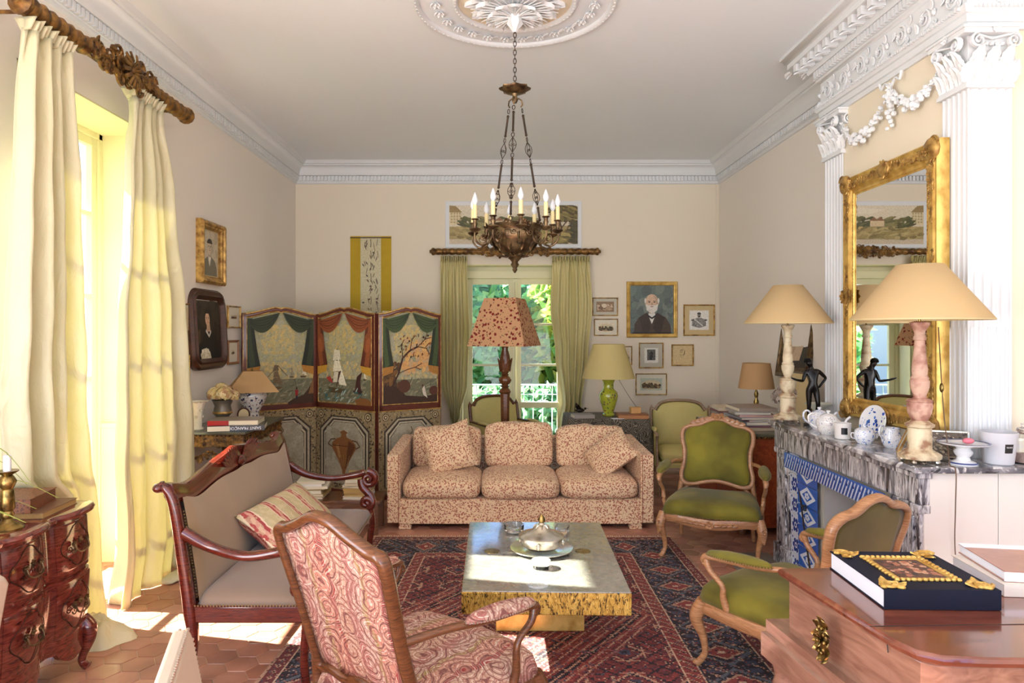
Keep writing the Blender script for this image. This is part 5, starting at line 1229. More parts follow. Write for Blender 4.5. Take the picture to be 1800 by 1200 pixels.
    ob_ = MB(); ob_.pad(inn, lambda u, v, q: BK(u, v, -q), .004, .004, p=2, back=False, nr=3); obj('outside_back', ob_, fabback, T, smooth=180)
    mb = MB(); e = [BK(x*.945, .012+z*.972, .012) for x, z in ol]; nails(mb, e+e[:1]); obj('back_nail_trim', mb, nm, T)
    for s_ in (-1, 1):
        A_ = Vector(BK(s_*.250*bsx, max(.1, arm-z0+.01), .0)); fr = Vector((s_*(wf/2+.035), yf+.10, arm-.02)); md = Vector((s_*(wf/2+.02), .06, arm))
        mb = MB(); mb.bar(catmull([A_, (A_+md)/2+Vector((s_*.01, 0, .012)), md, fr, fr+Vector((s_*.004, -.035, -.012)), fr+Vector((0, -.045, -.035)), fr+Vector((0, -.025, -.045))], 5), resamp([.026, .03, .034, .04, .036, .026, .018], 31), resamp([.03, .026, .026, .03, .03, .026, .018], 31))
        sp_ = Vector((s_*(wf/2-.0), yf+.17, rz+.02)); mb.bar(catmull([fr+Vector((0, -.03, -.01)), fr+Vector((0, -.01, -.06)), fr+Vector((-s_*.012, .055, -.12)), sp_+Vector((s_*.016, -.015, .07)), sp_], 6), resamp([.032, .028, .026, .03, .036], 25), resamp([.034, .028, .026, .032, .04], 25))
        ar = obj('arm', mb, wm, T, smooth=60)
        mb = MB(); c_ = (md+fr)/2+Vector((0, .03, .012)); ax = (fr-md).normalized(); sd = Vector((1, 0, 0)); up = Vector((0, 0, 1)); half = (fr-md).length*.5+.055
        o2 = [(.040*cos(a), half*sin(a)) for a in [2*PI*i/20 for i in range(20)]]
        mb.pad(o2, lambda u, v, q: tuple(c_+ax*v+sd*u+up*q), .035, 0, p=2.2, edge=.5); obj('arm_pad', mb, fab, ar, smooth=180)
        mb = MB(); nails(mb, [c_+ax*v+sd*u*1.02+up*.003 for u, v in o2+o2[:1]], .004, .013); obj('arm_nail_trim', mb, nm, ar)
    return T
G = 'pair of green velvet armchairs'
a1 = fauteuil('armchair', 'carved armchair in olive green velvet facing us, right of the sofa', M_beech, M_velvet, M_velvd, group=G, sz=.33, arm=.585)
a1.location = (1.57, 4.97, .004); a1.rotation_euler.z = R(-22)
a2 = fauteuil('armchair', 'carved armchair in olive green velvet seen from behind, beside the mahogany chest', M_beech, M_velvet, M_velvd, group=G, sz=.33, carve=False, bz=.075, arm=.57)
a2.location = (1.38, 3.18, .0085); a2.rotation_euler.z = R(-150)
a3 = fauteuil('armchair', 'large walnut armchair in red paisley cloth in the foreground, back to us', M_walnut, M_pais, M_pais, sz=.33, back='tall', bz=.05, tilt=17, wf=.64, wb=.54, dp=.56, carve=False, nm=M_nails, arm=.62)
a3.location = (-.275, 2.55, .009); a3.rotation_euler.z = R(141)
# ---- bergeres
def bergere(label, loc, rz, wm, fab, sz=.30, hb=.49, w=.62, dp=.60, arm=.60):
    T = thing('bergere', label, 'armchair', loc, rz, 'pale green bergere armchairs'); yf, yb = -dp/2, dp/2
    for s_ in (-1, 1):
        mb = MB(); x = s_*(w/2-.02); mb.lathe([(.012, 0), (.016, .03), (.022, .17), (.026, .19), (.02, .20), (.028, .215), (.028, .26)], (x, yf+.02, 0), 10); obj('front_leg', mb, wm, T)
        mb = MB(); mb.tube([(x, yb+.05, .005), (x, yb+.01, .14), (x, yb, .27)], [.013, .017, .022]); obj('rear_leg', mb, wm, T)
    mb = MB(); o = rrect(-w/2, yf, w/2, yb, .05); mb.bar([(x, y, .255) for x, y in o], .03, .06, loop=True, sq=.6); obj('seat_rail', mb, wm, T)
    mb = MB(); mb.prism(rrect(-w/2+.012, yf+.012, w/2-.012, yb-.012, .05), .23, sz+.06, 'z'); obj('seat_deck', mb, fab, T, bevel=.015)
    mb = MB(); softbox(mb, -w/2+.035, yf+.0, sz+.05, w/2-.035, yb-.06, sz+.17, .03, seed=3, wr=.002); c_ = obj('seat_cushion', mb, fab, T, smooth=180)
    ol = sym([(x*1.04, z*hb/.49) for x, z in BACK['round']], 5); th = R(12); z0 = sz+.12
    def BK(u, v, q): return (u, yb+v*sin(th)-q*cos(th), z0+v*cos(th)+q*sin(th))
    mb = MB(); mb.pad([(x*.95, z*.97) for x, z in ol], BK, .05, 0, p=2.2, edge=.5, back=False); mb.pad([(x*.95, z*.97) for x, z in ol], lambda u, v, q: BK(u, v, -q), .01, 0, back=False, nr=3); obj('backrest', mb, fab, T, smooth=180)
    mb = MB(); mb.bar([BK(x, z, 0) for x, z in ol], .032, .036, up=(0, -cos(th), sin(th)), loop=True, sq=.75)
    for s_ in (-1, 1): mb.lathe([(.014, 0), (.018, .01), (.01, .02), (.002, .04)], BK(s_*.296, .40*hb/.49, 0), 8); mb.tube([(s_*(w/2-.02), yb, .26), (s_*.3, yb+.01, z0+.02)], .018)
    obj('back_frame', mb, wm, T, smooth=50)
    for s_ in (-1, 1):
        x = s_*(w/2-.005); A_ = Vector(BK(s_*.295, arm-z0, 0)); fr = Vector((x, yf+.12, arm-.01))
        mb = MB(); mb.bar(catmull([A_, (x+s_*.01, 0, arm), fr, fr+Vector((0, -.03, -.02))], 5), .036, .024); mb.bar(catmull([fr+Vector((0, -.02, -.01)), fr+Vector((0, .0, -.08)), (x, yf+.06, sz+.02), (x, yf+.02, .26)], 5), .03, .034); ar = obj('arm', mb, wm, T, smooth=50)
        mb = MB(); mb.prism([(yf+.10, sz), (yb, sz), (yb+.06, arm-.012), (fr.y+.02, arm-.02)], x-.018, x+.018, 'x'); obj('side_panel', mb, fab, T, bevel=.01)
        mb = MB(); o2 = [(.028*cos(a), .13*sin(a)) for a in [2*PI*i/16 for i in range(16)]]; mb.pad(o2, lambda u, v, q: (x+s_*.005+u, .02+v, arm+.006+q), .025, 0, edge=.5); obj('arm_pad', mb, fab, ar, smooth=180)
    return T
bergere('pale green upholstered armchair in the right back corner behind the velvet chair', (1.88, 6.84, 0), R(-7), M_grey, M_pgreen, sz=.27, w=.61)
bergere('pale green upholstered armchair by the garden door, behind the floor lamp post', (.13, 7.40, 0), R(28), M_walnut, M_pgreen, sz=.27)

# ================================================================ settee
M_taup = mat('taupe_velvet', (150, 122, 84), .8, var=.08, scale=6, bump=.1, bs=200, sheen=.4)
M_taupd = mat('brown_seat_velvet', (136, 112, 92), .8, var=.06, scale=5, bump=.1, bs=200, sheen=.3)
T = thing('settee', 'red mahogany settee with taupe velvet, curved crest and scroll arms', 'settee', (0, 0, 0))
Y0, Y1 = 3.05, 4.60
def crest(t):                                            # height of the crest along the back
    return .862+.048*math.exp(-((t-.0)/.07)**2)+.056*math.exp(-((t-1)/.07)**2)+.078*abs(sin(PI*t))**1.5+.012*math.exp(-((t-.5)/.06)**2)
def back_x(z): return -1.375-.095*((z-.33)/.6)**1.3 if z > .33 else -1.375
n = 60; mb = MB(); rings = []
for i in range(n+1):
    t = i/n; y = Y0+(Y1-Y0)*t; zt = crest(t); hh = .075+.045*math.exp(-((t-.5)/.18)**2); xb = back_x(zt-.05)
    xb -= 0
    rings.append([(xb-.045, y, zt-.004), (xb-.03, y, zt+.012), (xb+.0, y, zt+.006), (xb+.012, y, zt-.03), (xb+.026, y, zt-hh*.7), (xb+.020, y, zt-hh), (xb-.02, y, zt-hh), (xb-.035, y, zt-.05)])
mb.loft(rings)
obj('crest_rail', mb, M_mahog, T, smooth=60)
mb = MB()
for s_ in (-1, 1):
    for k in range(9):
        c = Vector((back_x(.9)+.022, (Y0+Y1)/2+s_*.02, .835)); a = R(20+k*9); mb.leaf(c, (0, s_*cos(a*.8), sin(a)*.55+.12), (1, 0, 0), .30-.018*k, .026, .12, n=4, lobes=1)
mb.ball((back_x(.9)+.03, (Y0+Y1)/2, .88), (.02, .05, .03)); obj('carved_shell', mb, M_mahog, T, smooth=60)
mb = MB(); rows = []
for i in range(41):                                      # upholstered inside back
    t = i/40; y = Y0+.035+(Y1-Y0-.07)*t; zt = crest(t)-.06-.04*math.exp(-((t-.5)/.18)**2); r_ = []
    for j in range(13):
        s = j/12; z = .36+(zt-.36)*s; r_.append((back_x(z)+.03+.035*math.sin(PI*min(1, max(0, s)))**.6*math.sin(PI*t)**.25, y, z))
    rows.append(r_)
mb.loft(rows, closed=False, caps=False); obj('backrest', mb, M_taup, T, smooth=180)
mb = MB(); rows = [[(p[0]-.06, p[1], p[2]) for p in (r_[0], r_[4], r_[8], r_[12])] for r_ in rows]; mb.loft(rows, closed=False, caps=False); obj('outside_back', mb, M_taup, T, smooth=180, solid=.006)
for y, s_ in ((Y0, -1), (Y1, 1)):
    mb = MB(); P_ = catmull([(back_x(.9)-.045, y, .905), (back_x(.88)-.015, y, .895), (back_x(.8), y, .82), (back_x(.62), y, .62), (-1.375, y, .36), (-1.36, y, .2), (-1.395, y, .008)], 6)
    mb.bar(P_, resamp([.05, .06, .055, .05, .06, .045, .036], len(P_)), resamp([.03, .04, .045, .05, .055, .04, .04], len(P_)), up=(1, 0, 0), sq=.7); mb.ball((back_x(.9)-.05, y, .9), (.026, .034, .022), 10, 6); obj('back_post', mb, M_mahog, T, smooth=60)
    mb = MB(); P_ = catmull([(back_x(.70)+.02, y, .70), (-1.28, y-.0, .635), (-1.12, y+s_*.03, .605), (-.97, y+s_*.035, .625), (-.90, y+s_*.03, .645)], 7); mb.bar(P_, resamp([.05, .05, .055, .06, .05], len(P_)), resamp([.06, .045, .04, .045, .05], len(P_)), sq=.8)
    c = (-.875, y+s_*.03, .60); mb.scroll(c, (1, 0, 0), (0, 0, 1), .055, 1.6, .05, seg=8, flip=-1, a0=PI*.55, depth=[.06]*22)
    P_ = catmull([(-.925, y+s_*.02, .60), (-.915, y+s_*.015, .55), (-.86, y+s_*.01, .49), (-.845, y, .44), (-.875, y, .41)], 6); mb.bar(P_, .05, .05, up=(0, 1, 0), sq=.8)
    mb.scroll((-.885, y, .445), (1, 0, 0), (0, 0, -1), .042, 1.4, .05, seg=8, depth=[.05]*22, a0=PI*.3, flip=-1); obj('arm', mb, M_mahog, T, smooth=60)
    mb = MB(); P_ = catmull([(-.865, y, .40), (-.85, y, .3), (-.865, y, .15), (-.855, y, .008)], 5); mb.bar(P_, resamp([.06, .05, .036, .04], len(P_)), None, sq=.8, up=(0, 1, 0)); obj('front_leg', mb, M_mahog, T, smooth=60)
mb = MB()
mb.box(-.875, Y0, .30, -.845, Y1, .375); mb.box(-1.385, Y0-.012, .30, -.855, Y0+.02, .375); mb.box(-1.385, Y1-.02, .30, -.855, Y1+.012, .375); mb.box(-1.39, Y0, .30, -1.36, Y1, .375); obj('seat_rail', mb, M_mahog, T, bevel=.006)
mb = MB(); so = rrect(-1.355, Y0+.0, -.845, Y1-.0, .05); mb.pad(so, lambda u, v, q: (u, v, q), .085, .365, p=3.5, edge=.6); obj('seat', mb, M_taupd, T, smooth=180)
mb = MB(); nails(mb, [(-1.36, Y0-.016, .38), (-.86, Y0-.016, .38)]); nails(mb, [(-.842, Y0, .38), (-.842, Y1, .38)]); nails(mb, [(back_x(z)+.022, Y0+.034, z) for z in (.4, .5, .6, .7, .79)]); obj('nail_trim', mb, M_nail, T)
t = NT('striped_cushion_cloth'); sx = t.n('SeparateXYZ', {0: t.mix(.02, t.tc.outputs['Object'], t.noise(30, 2, out='Color'))}); f = t.math('FRACT', t.math('MULTIPLY', sx.outputs[0], 7.0))
c = t.ramp(f, [(0, lin((196, 178, 134))), (.55, lin((222, 196, 168))), (.60, lin((170, 72, 66))), (.68, lin((206, 150, 128))), (.76, lin((160, 62, 60))), (.84, lin((226, 200, 172))), (.9, lin((188, 172, 132)))], 'CONSTANT')
c = t.mix(t.ramp(t.noise(34, 3), [(.5, 0.0), (.56, .45)]), c, lin((216, 200, 160))); M_strip = t.fin(c, .8)
T = thing('bolster_cushion', 'long cushion striped in red and beige lying on the settee', 'cushion', (-1.19, 3.88, .545))
T.rotation_euler = (Matrix.Rotation(R(84), 3, 'Z') @ Matrix.Rotation(R(-50), 3, 'X')).to_euler()
mb = MB(); pillow(mb, .78, .33, .17, 20, 4); obj('cover', mb, M_strip, T, smooth=180)

# ================================================================ foreground beige chair corner and a sliver of a chair at far left
M_beige = mat('beige_leather', (196, 178, 156), .6, var=.06, scale=6)
def side_chair(name, label, loc, rz, wm, zt=.90, trim=M_nails, w=.46):
    T = thing(name, label, 'chair', loc, rz)
    mb = MB(); mb.loft([[(-w/2, .03, .50), (w/2, .03, .50), (w/2, .075, .50), (-w/2, .075, .50)], [(-w/2-.01, .10, zt-.03), (w/2+.01, .10, zt-.03), (w/2+.01, .145, zt-.03), (-w/2-.01, .145, zt-.03)], [(-w/2+.01, .105, zt), (w/2-.01, .105, zt), (w/2-.01, .145, zt), (-w/2+.01, .145, zt)]]); obj('backrest', mb, M_beige, T, bevel=.012)
    mb = MB(); nails(mb, [(-w/2-.004, .054, .52), (-w/2-.013, .124, zt-.035), (-w/2+.012, .128, zt)], .0045, .011); nails(mb, [(w/2+.004, .054, .52), (w/2+.013, .124, zt-.035), (w/2-.012, .128, zt)], .0045, .011); nails(mb, [(-w/2+.01, .108, zt+.001), (w/2-.01, .108, zt+.001)], .0045, .011); nails(mb, [(w/2+.008, .045, .52), (w/2+.014, .103, zt-.035)], .0045, .011); obj('nail_trim', mb, trim, T)
    mb = MB(); softbox(mb, -w/2, -.40, .40, w/2, .06, .50, .02, seed=2, wr=.001); obj('seat', mb, M_beige, T, smooth=180)
    mb = MB(); mb.box(-w/2+.01, -.38, .36, w/2-.01, .05, .41); obj('seat_rail', mb, wm, T, bevel=.004)
    for x in (-w/2+.03, w/2-.03):
        for y0, y1 in ((-.36, -.37), (.04, .10)): mb = MB(); mb.bar([(x, y1, 0), (x, y0, .2), (x, y0, .38)], [.03, .036, .042], None, sq=.6, up=(0, 1, 0)); obj('leg', mb, wm, T)
    return T
side_chair('dining_chair', 'beige nail-trimmed chair back cut off by the bottom edge of the photo', (-.566, 1.446, 0), R(107.5), M_walnut, zt=.895)
side_chair('dining_chair', 'chair at the left edge in front of the dark commode, barely in view', (-1.500, 1.66, 0), R(-90), M_goldl, zt=.93)

# ================================================================ low table and books behind the settee
T = thing('low_table', 'low brown wooden table behind the settee carrying pale book stacks', 'table', (-1.28, 5.50, 0))
mb = MB(); mb.box(-.36, -.17, .25, .36, .17, .275); obj('tabletop', mb, M_walnut, T, bevel=.004)
for x in (-.32, .32):
    for y in (-.13, .13): mb = MB(); mb.box(x-.02, y-.02, 0, x+.02, y+.02, .25); obj('leg', mb, M_walnut, T)
def book(loc, w, d, h, cov, rz, label, name='book', group=None, spine='front', parent=None, cat='book', gap=.002, txt=None, txtc=None, lettz=0, pg=None):
    """w along x, d along y; the spine is the -y ('front'), -x or +x side"""
    T = thing(name, label, cat, loc, rz, group); t_ = .003
    pm = pg or M_paper
    mb = MB(); o = .004
    mb.box(-w/2, -d/2, 0, w/2, d/2, t_); mb.box(-w/2, -d/2, h-t_, w/2, d/2, h)
    if spine == 'front': mb.box(-w/2, -d/2-.001, 0, w/2, -d/2+t_, h)
    if spine == '-x': mb.box(-w/2-.001, -d/2, 0, -w/2+t_, d/2, h)
    if spine == '+x': mb.box(w/2-t_, -d/2, 0, w/2+.001, d/2, h)
    obj('cover', mb, cov, T, smooth=0, bevel=.0008)
    mb = MB(); mb.box(-w/2+(t_ if spine == '-x' else o), -d/2+(t_ if spine == 'front' else o), t_, w/2-(t_ if spine == '+x' else o), d/2-o, h-t_); obj('pages', mb, pm, T, smooth=0)
    return T
cv = lambda n, c, r=.5: mat(n, c, r, var=.06, scale=20)
CV = [cv('cover_cream', (214, 200, 160)), cv('cover_ochre', (190, 160, 100)), cv('cover_ivory', (230, 222, 196)), cv('cover_green', (120, 132, 104)), cv('cover_rose', (176, 130, 116)), cv('cover_white', (236, 232, 224)), cv('cover_grey', (160, 150, 140)), cv('cover_brown', (120, 84, 60))]
rn = random.Random(12)
for sx, n_, nm_ in ((-.20, 7, 'left'), (.17, 8, 'right')):
    z = .275
    for k in range(n_):
        h_ = rn.uniform(.012, .026); nth = ['lowest', 'second', 'third', 'fourth', 'fifth', 'sixth', 'seventh', 'top'][k if k < n_-1 else 7]
        book((-1.28+sx+rn.uniform(-.01, .01), 5.50+rn.uniform(-.01, .01), z), rn.uniform(.17, .23), rn.uniform(.22, .26), h_, CV[rn.choice((0, 0, 2, 1, 5, 2))], R(rn.uniform(-9, 9)), '%s book of the %s pale stack on the low table behind the settee' % (nth, nm_), group='pale books stacked behind the settee', spine=rn.choice(('front', '+x'))); z += h_+.0004

# ================================================================ carved console table at left
T = thing('console_table', 'carved dark gilt console table with dark marble top in the left corner', 'table', (-2.125, 5.49, 0))
M_cons = gilt('dark_gilt_carving', (146, 108, 54), (58, 34, 20), .5, .4, 30)
M_dmar = mat('dark_green_marble', (84, 82, 66), .25, var=.35, scale=14, coat=.4)
hx, hy = .265, .46
mb = MB(); mb.box(-hx, -hy, .835, hx, hy, .858); obj('marble_top', mb, M_dmar, T, bevel=.005)
mb = MB(); mb.box(-hx+.02, -hy+.02, .745, hx-.02, hy-.02, .833)
rn = random.Random(6)
for (o, U, N, L) in (((-hx+.02, -hy+.018, 0), (1, 0, 0), (0, -1, 0), 2*hx-.04), ((hx-.018, -hy+.02, 0), (0, 1, 0), (1, 0, 0), 2*hy-.04)):
    o = Vector(o); U = Vector(U); N = Vector(N); n_ = int(L/.055)
    for i in range(n_):
        c = o+U*(L*(i+.5)/n_)+Vector((0, 0, .79)); mb.scroll(c, U*(1 if i % 2 else -1), (0, 0, 1), .026, 1.4, .010); mb.leaf(c+Vector((0, 0, -.03)), U*(-1)**i+Vector((0, 0, -.2)), N, .05, .03, .5, n=3)
    for i in range(int(L/.03)): c = o+U*(L*(i+.5)/int(L/.03))+N*.004; mb.ball(c+Vector((0, 0, .826)), (.011, .011, .008), 6, 4)
    for i in range(18):                                  # hanging carved swag
        t = (i+.5)/18; c = o+U*(L*t)+Vector((0, 0, .745-.035-.05*abs(sin(2*PI*t)))); mb.flower(c+N*.002, N, .024, 5); mb.leaf(c, U*rn.uniform(-1, 1)+Vector((0, 0, -.6)), N, .05, .03, .5, n=3)
obj('carved_apron', mb, M_cons, T, smooth=50)
for x in (-hx+.05, hx-.05):
    for y in (-hy+.05, hy-.05):
        mb = MB(); mb.lathe([(.030, 0), (.036, .02), (.022, .05), (.030, .09), (.034, .12), (.020, .15), (.018, .3), (.024, .42), (.034, .52), (.038, .60), (.026, .64), (.040, .68), (.042, .745)], (x, y, 0), 14, rib=lambda a, z: .12*cos(7*a))
        for k in range(5): mb.leaf((x+.03*cos(k*1.26), y+.03*sin(k*1.26), .70), (cos(k*1.26)*.2, sin(k*1.26)*.2, -1), (cos(k*1.26), sin(k*1.26), 0), .12, .045, .3, n=3)
        obj('leg', mb, M_cons, T, smooth=50)
for y in (-hy+.05, hy-.05):
    mb = MB(); mb.bar([(-hx+.05, y, .30), (-.1, y, .325), (0, y, .33), (.1, y, .325), (hx-.05, y, .30)], [.03, .02, .05, .02, .03], None); obj('stretcher', mb, M_cons, T)
# on the console
zc = .858
T = thing('white_vase', 'pierced white porcelain trumpet vase at the near left end of the console', 'vase', (-2.27, 5.15, zc))
mb = MB(); mb.lathe([(.048, 0), (.052, .008), (.036, .025), (.040, .06), (.042, .12), (.05, .18), (.062, .215), (.058, .216), (.045, .18), (.036, .05), (0, .03)], seg=24, rib=lambda a, z: .06*cos(8*a+z*20)); obj('body', mb, mat('cream_porcelain', (226, 218, 200), .35, var=.15, scale=60), T, smooth=60)
mb = MB()
for k in range(10): a = 2*PI*k/10; mb.leaf((.058*cos(a), .058*sin(a), .205), (cos(a)*.5, sin(a)*.5, .4), (cos(a), sin(a), 0), .035, .032, .8, n=3); mb.flower((.044*cos(a), .044*sin(a), .10+.05*(k % 2)), (cos(a), sin(a), 0), .016, 5)
obj('relief_flowers', mb, mat('ivory_relief', (216, 206, 184), .4), T, smooth=60)
T = thing('urn_vase', 'grey and gilt urn filled with dried hydrangea heads on the console', 'vase', (-2.16, 5.36, zc))
mb = MB(); mb.lathe([(.045, 0), (.048, .012), (.022, .03), (.02, .05), (.045, .07), (.07, .10), (.066, .13), (.060, .16), (.078, .20), (.084, .205), (.07, .2), (.05, .12), (0, .1)], seg=24); obj('urn', mb, mat('grey_painted_metal', (112, 104, 92), .4, .5, var=.35, scale=18), T, smooth=60)
mb = MB(); mb.lathe([(.071, .098), (.076, .105), (.071, .115)], seg=24); mb.lathe([(.046, .0), (.052, .006), (.046, .012)], seg=24); obj('gilt_band', mb, M_gold, T)
def hydrangea(mb, c, r, n, cols, seed=0, pr=.017):
    rn = random.Random(seed)
    for i in range(n):
        z = 1-2*(i+.5)/n
        if z < -.45: continue
        a = i*2.39996; q = math.sqrt(1-z*z); N = Vector((q*cos(a), q*sin(a), z)); p = Vector(c)+N*r*rn.uniform(.85, 1.05); U = N.orthogonal().normalized(); V = N.cross(U); col = lin(rn.choice(cols)); ph = rn.uniform(0, 1.5)
        for k in range(4):
            b = ph+PI/2*k; d = U*cos(b)+V*sin(b); e = U*-sin(b)+V*cos(b); mb.add([p, p+d*pr*.6+e*pr*.5+N*pr*.15, p+d*pr*1.1+N*pr*.1, p+d*pr*.6-e*pr*.5+N*pr*.15], [(0, 1, 2, 3)], col=col)
M_pet = col_mat('dried_petals', .9, .15, 80)
HC = ((206, 180, 128), (190, 160, 104), (220, 200, 154), (170, 126, 90), (200, 176, 116))
for k, (x, y, z, r) in enumerate(((-.05, -.02, .245, .06), (.03, -.04, .25, .062), (.0, .05, .255, .06), (.075, .01, .235, .05), (-.01, -.0, .285, .05))):
    mb = MB(); hydrangea(mb, (x, y, z), r, 95, HC, k); obj('flower_head', mb, M_pet, T, smooth=0)
mb = MB()
for x, y in ((-.03, 0), (.02, -.02), (.0, .03), (.04, .0)): mb.tube([(x*.5, y*.5, .12), (x, y, .23)], .003, 5)
obj('stems', mb, mat('dry_stem', (120, 96, 56), .9), T)
def porc_mat(name, base, c1, c2, s=30, thr=.33): 
    t = NT(name); w = t.mix(.05, t.tc.outputs['Object'], t.noise(s, 2, out='Color')); d = t.n('TexVoronoi', {'Vector': w, 'Scale': float(s)}).outputs['Distance']; d2 = t.n('TexVoronoi', {'Vector': w, 'Scale': s*1.7}).outputs['Distance']
    c = t.mix(t.ramp(d, [(thr-.05, 1.0), (thr, 0.0)]), lin(base), lin(c1)); c = t.mix(t.ramp(d2, [(.2, 1.0), (.26, 0.0)]), c, lin(c2)); return t.fin(c, .15, coat=.6)
M_imari = porc_mat('imari_porcelain', (214, 206, 192), (60, 60, 86), (150, 66, 44), 34, .40)
M_tan = NT('tan_lamp_shade'); _tr = M_tan.n('BsdfTranslucent', {0: lin((220, 180, 120))}); _mx = M_tan.n('MixShader', {0: .3, 1: M_tan.b.outputs[0], 2: _tr.outputs[0]}); M_tan.fin(lin((196, 158, 108)), .8); M_tan.t.links.new(_mx.outputs[0], M_tan.t.nodes['Material Output'].inputs[0]); M_tanshade = M_tan.m
def shade_mat(name, c, k=.35):
    q = NT(name); tr = q.n('BsdfTranslucent', {0: lin(c)}); mx = q.n('MixShader', {0: k, 1: q.b.outputs[0], 2: tr.outputs[0]}); q.bump(q.noise(300, 2), .1, .0005); q.fin(q.mix(q.noise(200, 2), sc(lin(c), .95), sc(lin(c), 1.04)), .8); q.t.links.new(mx.outputs[0], q.t.nodes['Material Output'].inputs[0]); return q.m
T = thing('table_lamp', 'lamp with imari porcelain jar base and tan pyramid shade on the console', 'lamp', (-2.085, 5.80, zc), R(22))
mb = MB(); mb.lathe([(.062, 0), (.062, .02), (.055, .022), (.055, .06), (.066, .065), (.072, .09), (.105, .14), (.122, .19), (.118, .225), (.10, .245), (.085, .255), (.0, .255)], seg=28); obj('porcelain_base', mb, M_imari, T, smooth=50)
def pyramid_shade(mb, b, t, z0, z1, cut=0.0, thk=.003):
    def sqr(h, z): return [(h, -h*1, z), (h, h, z), (-h, h, z), (-h, -h, z)]
    mb.loft([sqr(b, z0), sqr(t, z1)], caps=False); mb.loft([sqr(b-thk, z0), sqr(t-thk, z1)], caps=False)
mb = MB(); pyramid_shade(mb, .205, .075, .235, .405); obj('lamp_shade', mb, M_tanshade, T, smooth=0)
mb = MB(); mb.lathe([(.006, .25), (.006, .41), (.012, .415), (.002, .43)]); obj('stem', mb, M_brass, T)
def leanbook(*a, **k): return book(*a, **k)
M_redc = cv('red_glossy_cover', (176, 32, 30), .25); M_blk = cv('black_glossy_cover', (24, 22, 24), .25)
T = book((-1.975, 5.20, zc), .40, .27, .042, M_blk, R(14), 'black spined book with white title lying under the red book on the console', spine='front')
text_mesh('SAINT FRANÇOIS', .030, Matrix.Translation((.06, -.137, .021)) @ Matrix.Rotation(PI/2, 4, 'X') @ Matrix.Rotation(PI, 4, 'Z'), M_pearl, 'title_lettering', T)
mb = MB(); mb.box(-.20, -.1375, .003, -.045, -.1355, .039); obj('page_edges', mb, M_paper, T, smooth=0)
T = book((-1.985, 5.20, zc+.0425), .36, .26, .036, cv('grey_jacket', (150, 136, 116), .3), R(8), 'book with red spine end lying on top of the black spined book', spine='front')
mb = MB(); mb.box(-.181, -.1335, .0005, -.03, -.1305, .0355); obj('red_spine_label', mb, M_redc, T, smooth=0)
mb = MB(); mb.box(-.03, -.1335, .003, .178, -.1305, .033); obj('page_edges', mb, M_paper, T, smooth=0)
T = thing('small_photo_frame', 'small dark oval picture standing behind the hydrangea urn on the console', 'picture frame', (-2.07, 5.56, zc), R(20))
mb = MB(); mb.lathe([(.036, 0), (.045, .006), (.051, .0)], seg=28); 
mb.v = [(x, -z, y*1.2+.063) for x, y, z in mb.v]; obj('frame', mb, FT['dark'], T); mb = MB(); mb.add([(.040*cos(a), -.002, .063+.048*sin(a)) for a in [2*PI*i/24 for i in range(24)]], [tuple(range(24))]); obj('print', mb, M_mountt, T, smooth=0); mb = MB(); mb.bar([(0, .001, .06), (0, .04, .002)], .03, .004); obj('strut', mb, M_black, T)
T = thing('trinket_box', 'small white and grey trinket dish beside the urn on the console', 'trinket dish', (-2.20, 5.26, zc)); mb = MB(); mb.lathe([(.02, 0), (.035, .012), (.038, .02), (.03, .018), (0, .008)], seg=18); obj('dish', mb, M_white, T)
# ================================================================ rococo commode at the left wall
M_rose = wood('rosewood_veneer', (70, 22, 16), (138, 62, 48), .14, (2, 2, 9), .9, 2.5, 5)
T = thing('commode', 'bow-fronted rosewood chest of drawers with brass handles against the left wall', 'chest of drawers', (0, 0, 0))
YA, YE = 1.98, 3.27
def fx(y, z=.5):
    q = (y-YA)/(YE-YA); seg = [(0, .22), (.27, .47), (.53, .73), (.78, 1.0)]; b = 0
    for a, c in seg:
        if a <= q <= c: t = (q-a)/(c-a); b = .040*(sin(PI*t))**.45
    return -1.985+b+.02*sin(PI*q)+.018*sin((z-.18)/.6*PI)
def plan(z, off=0.0, n=96): return [(fx(YA+(YE-YA)*i/n, z)+off, YA+(YE-YA)*i/n, z) for i in range(n+1)]
mb = MB(); rings = []
for z in (.17, .22, .30, .40, .49, .495, .505, .51, .60, .68, .745, .755):
    off = -.012 if z in (.495, .505) else 0
    rings.append(plan(z, off)+[(XL+.03, YE, z), (XL+.03, YA, z)])
mb.loft(rings); obj('carcass', mb, M_rose, T, smooth=40)
mb = MB(); mb.loft([[(x+o, y+(0), z) for x, y, _ in plan(.5)]+[(XL+.02, YE+.015, z), (XL+.02, YA-.01, z)] for o, z in ((.010, .755), (.026, .762), (.030, .775), (.022, .787), (.012, .791))]); obj('top', mb, M_rose, T, smooth=40)
mb = MB()                                                 # shaped apron
for q0, q1 in ((.02, .20), (.28, .46), (.54, .72), (.80, .98)):
    n = 14
    top = [(fx(YA+(YE-YA)*(q0+(q1-q0)*i/n), .17), YA+(YE-YA)*(q0+(q1-q0)*i/n)) for i in range(n+1)]
    mb.loft([[(x, y, .175) for x, y in top], [(x+.002, y, .175-.07*sin(PI*i/n)**.6) for i, (x, y) in enumerate(top)], [(x-.02, y, .175-.07*sin(PI*i/n)**.6) for i, (x, y) in enumerate(top)], [(x-.02, y, .175) for x, y in top]], closed=False, caps=False)
obj('apron', mb, M_rose, T, smooth=60)
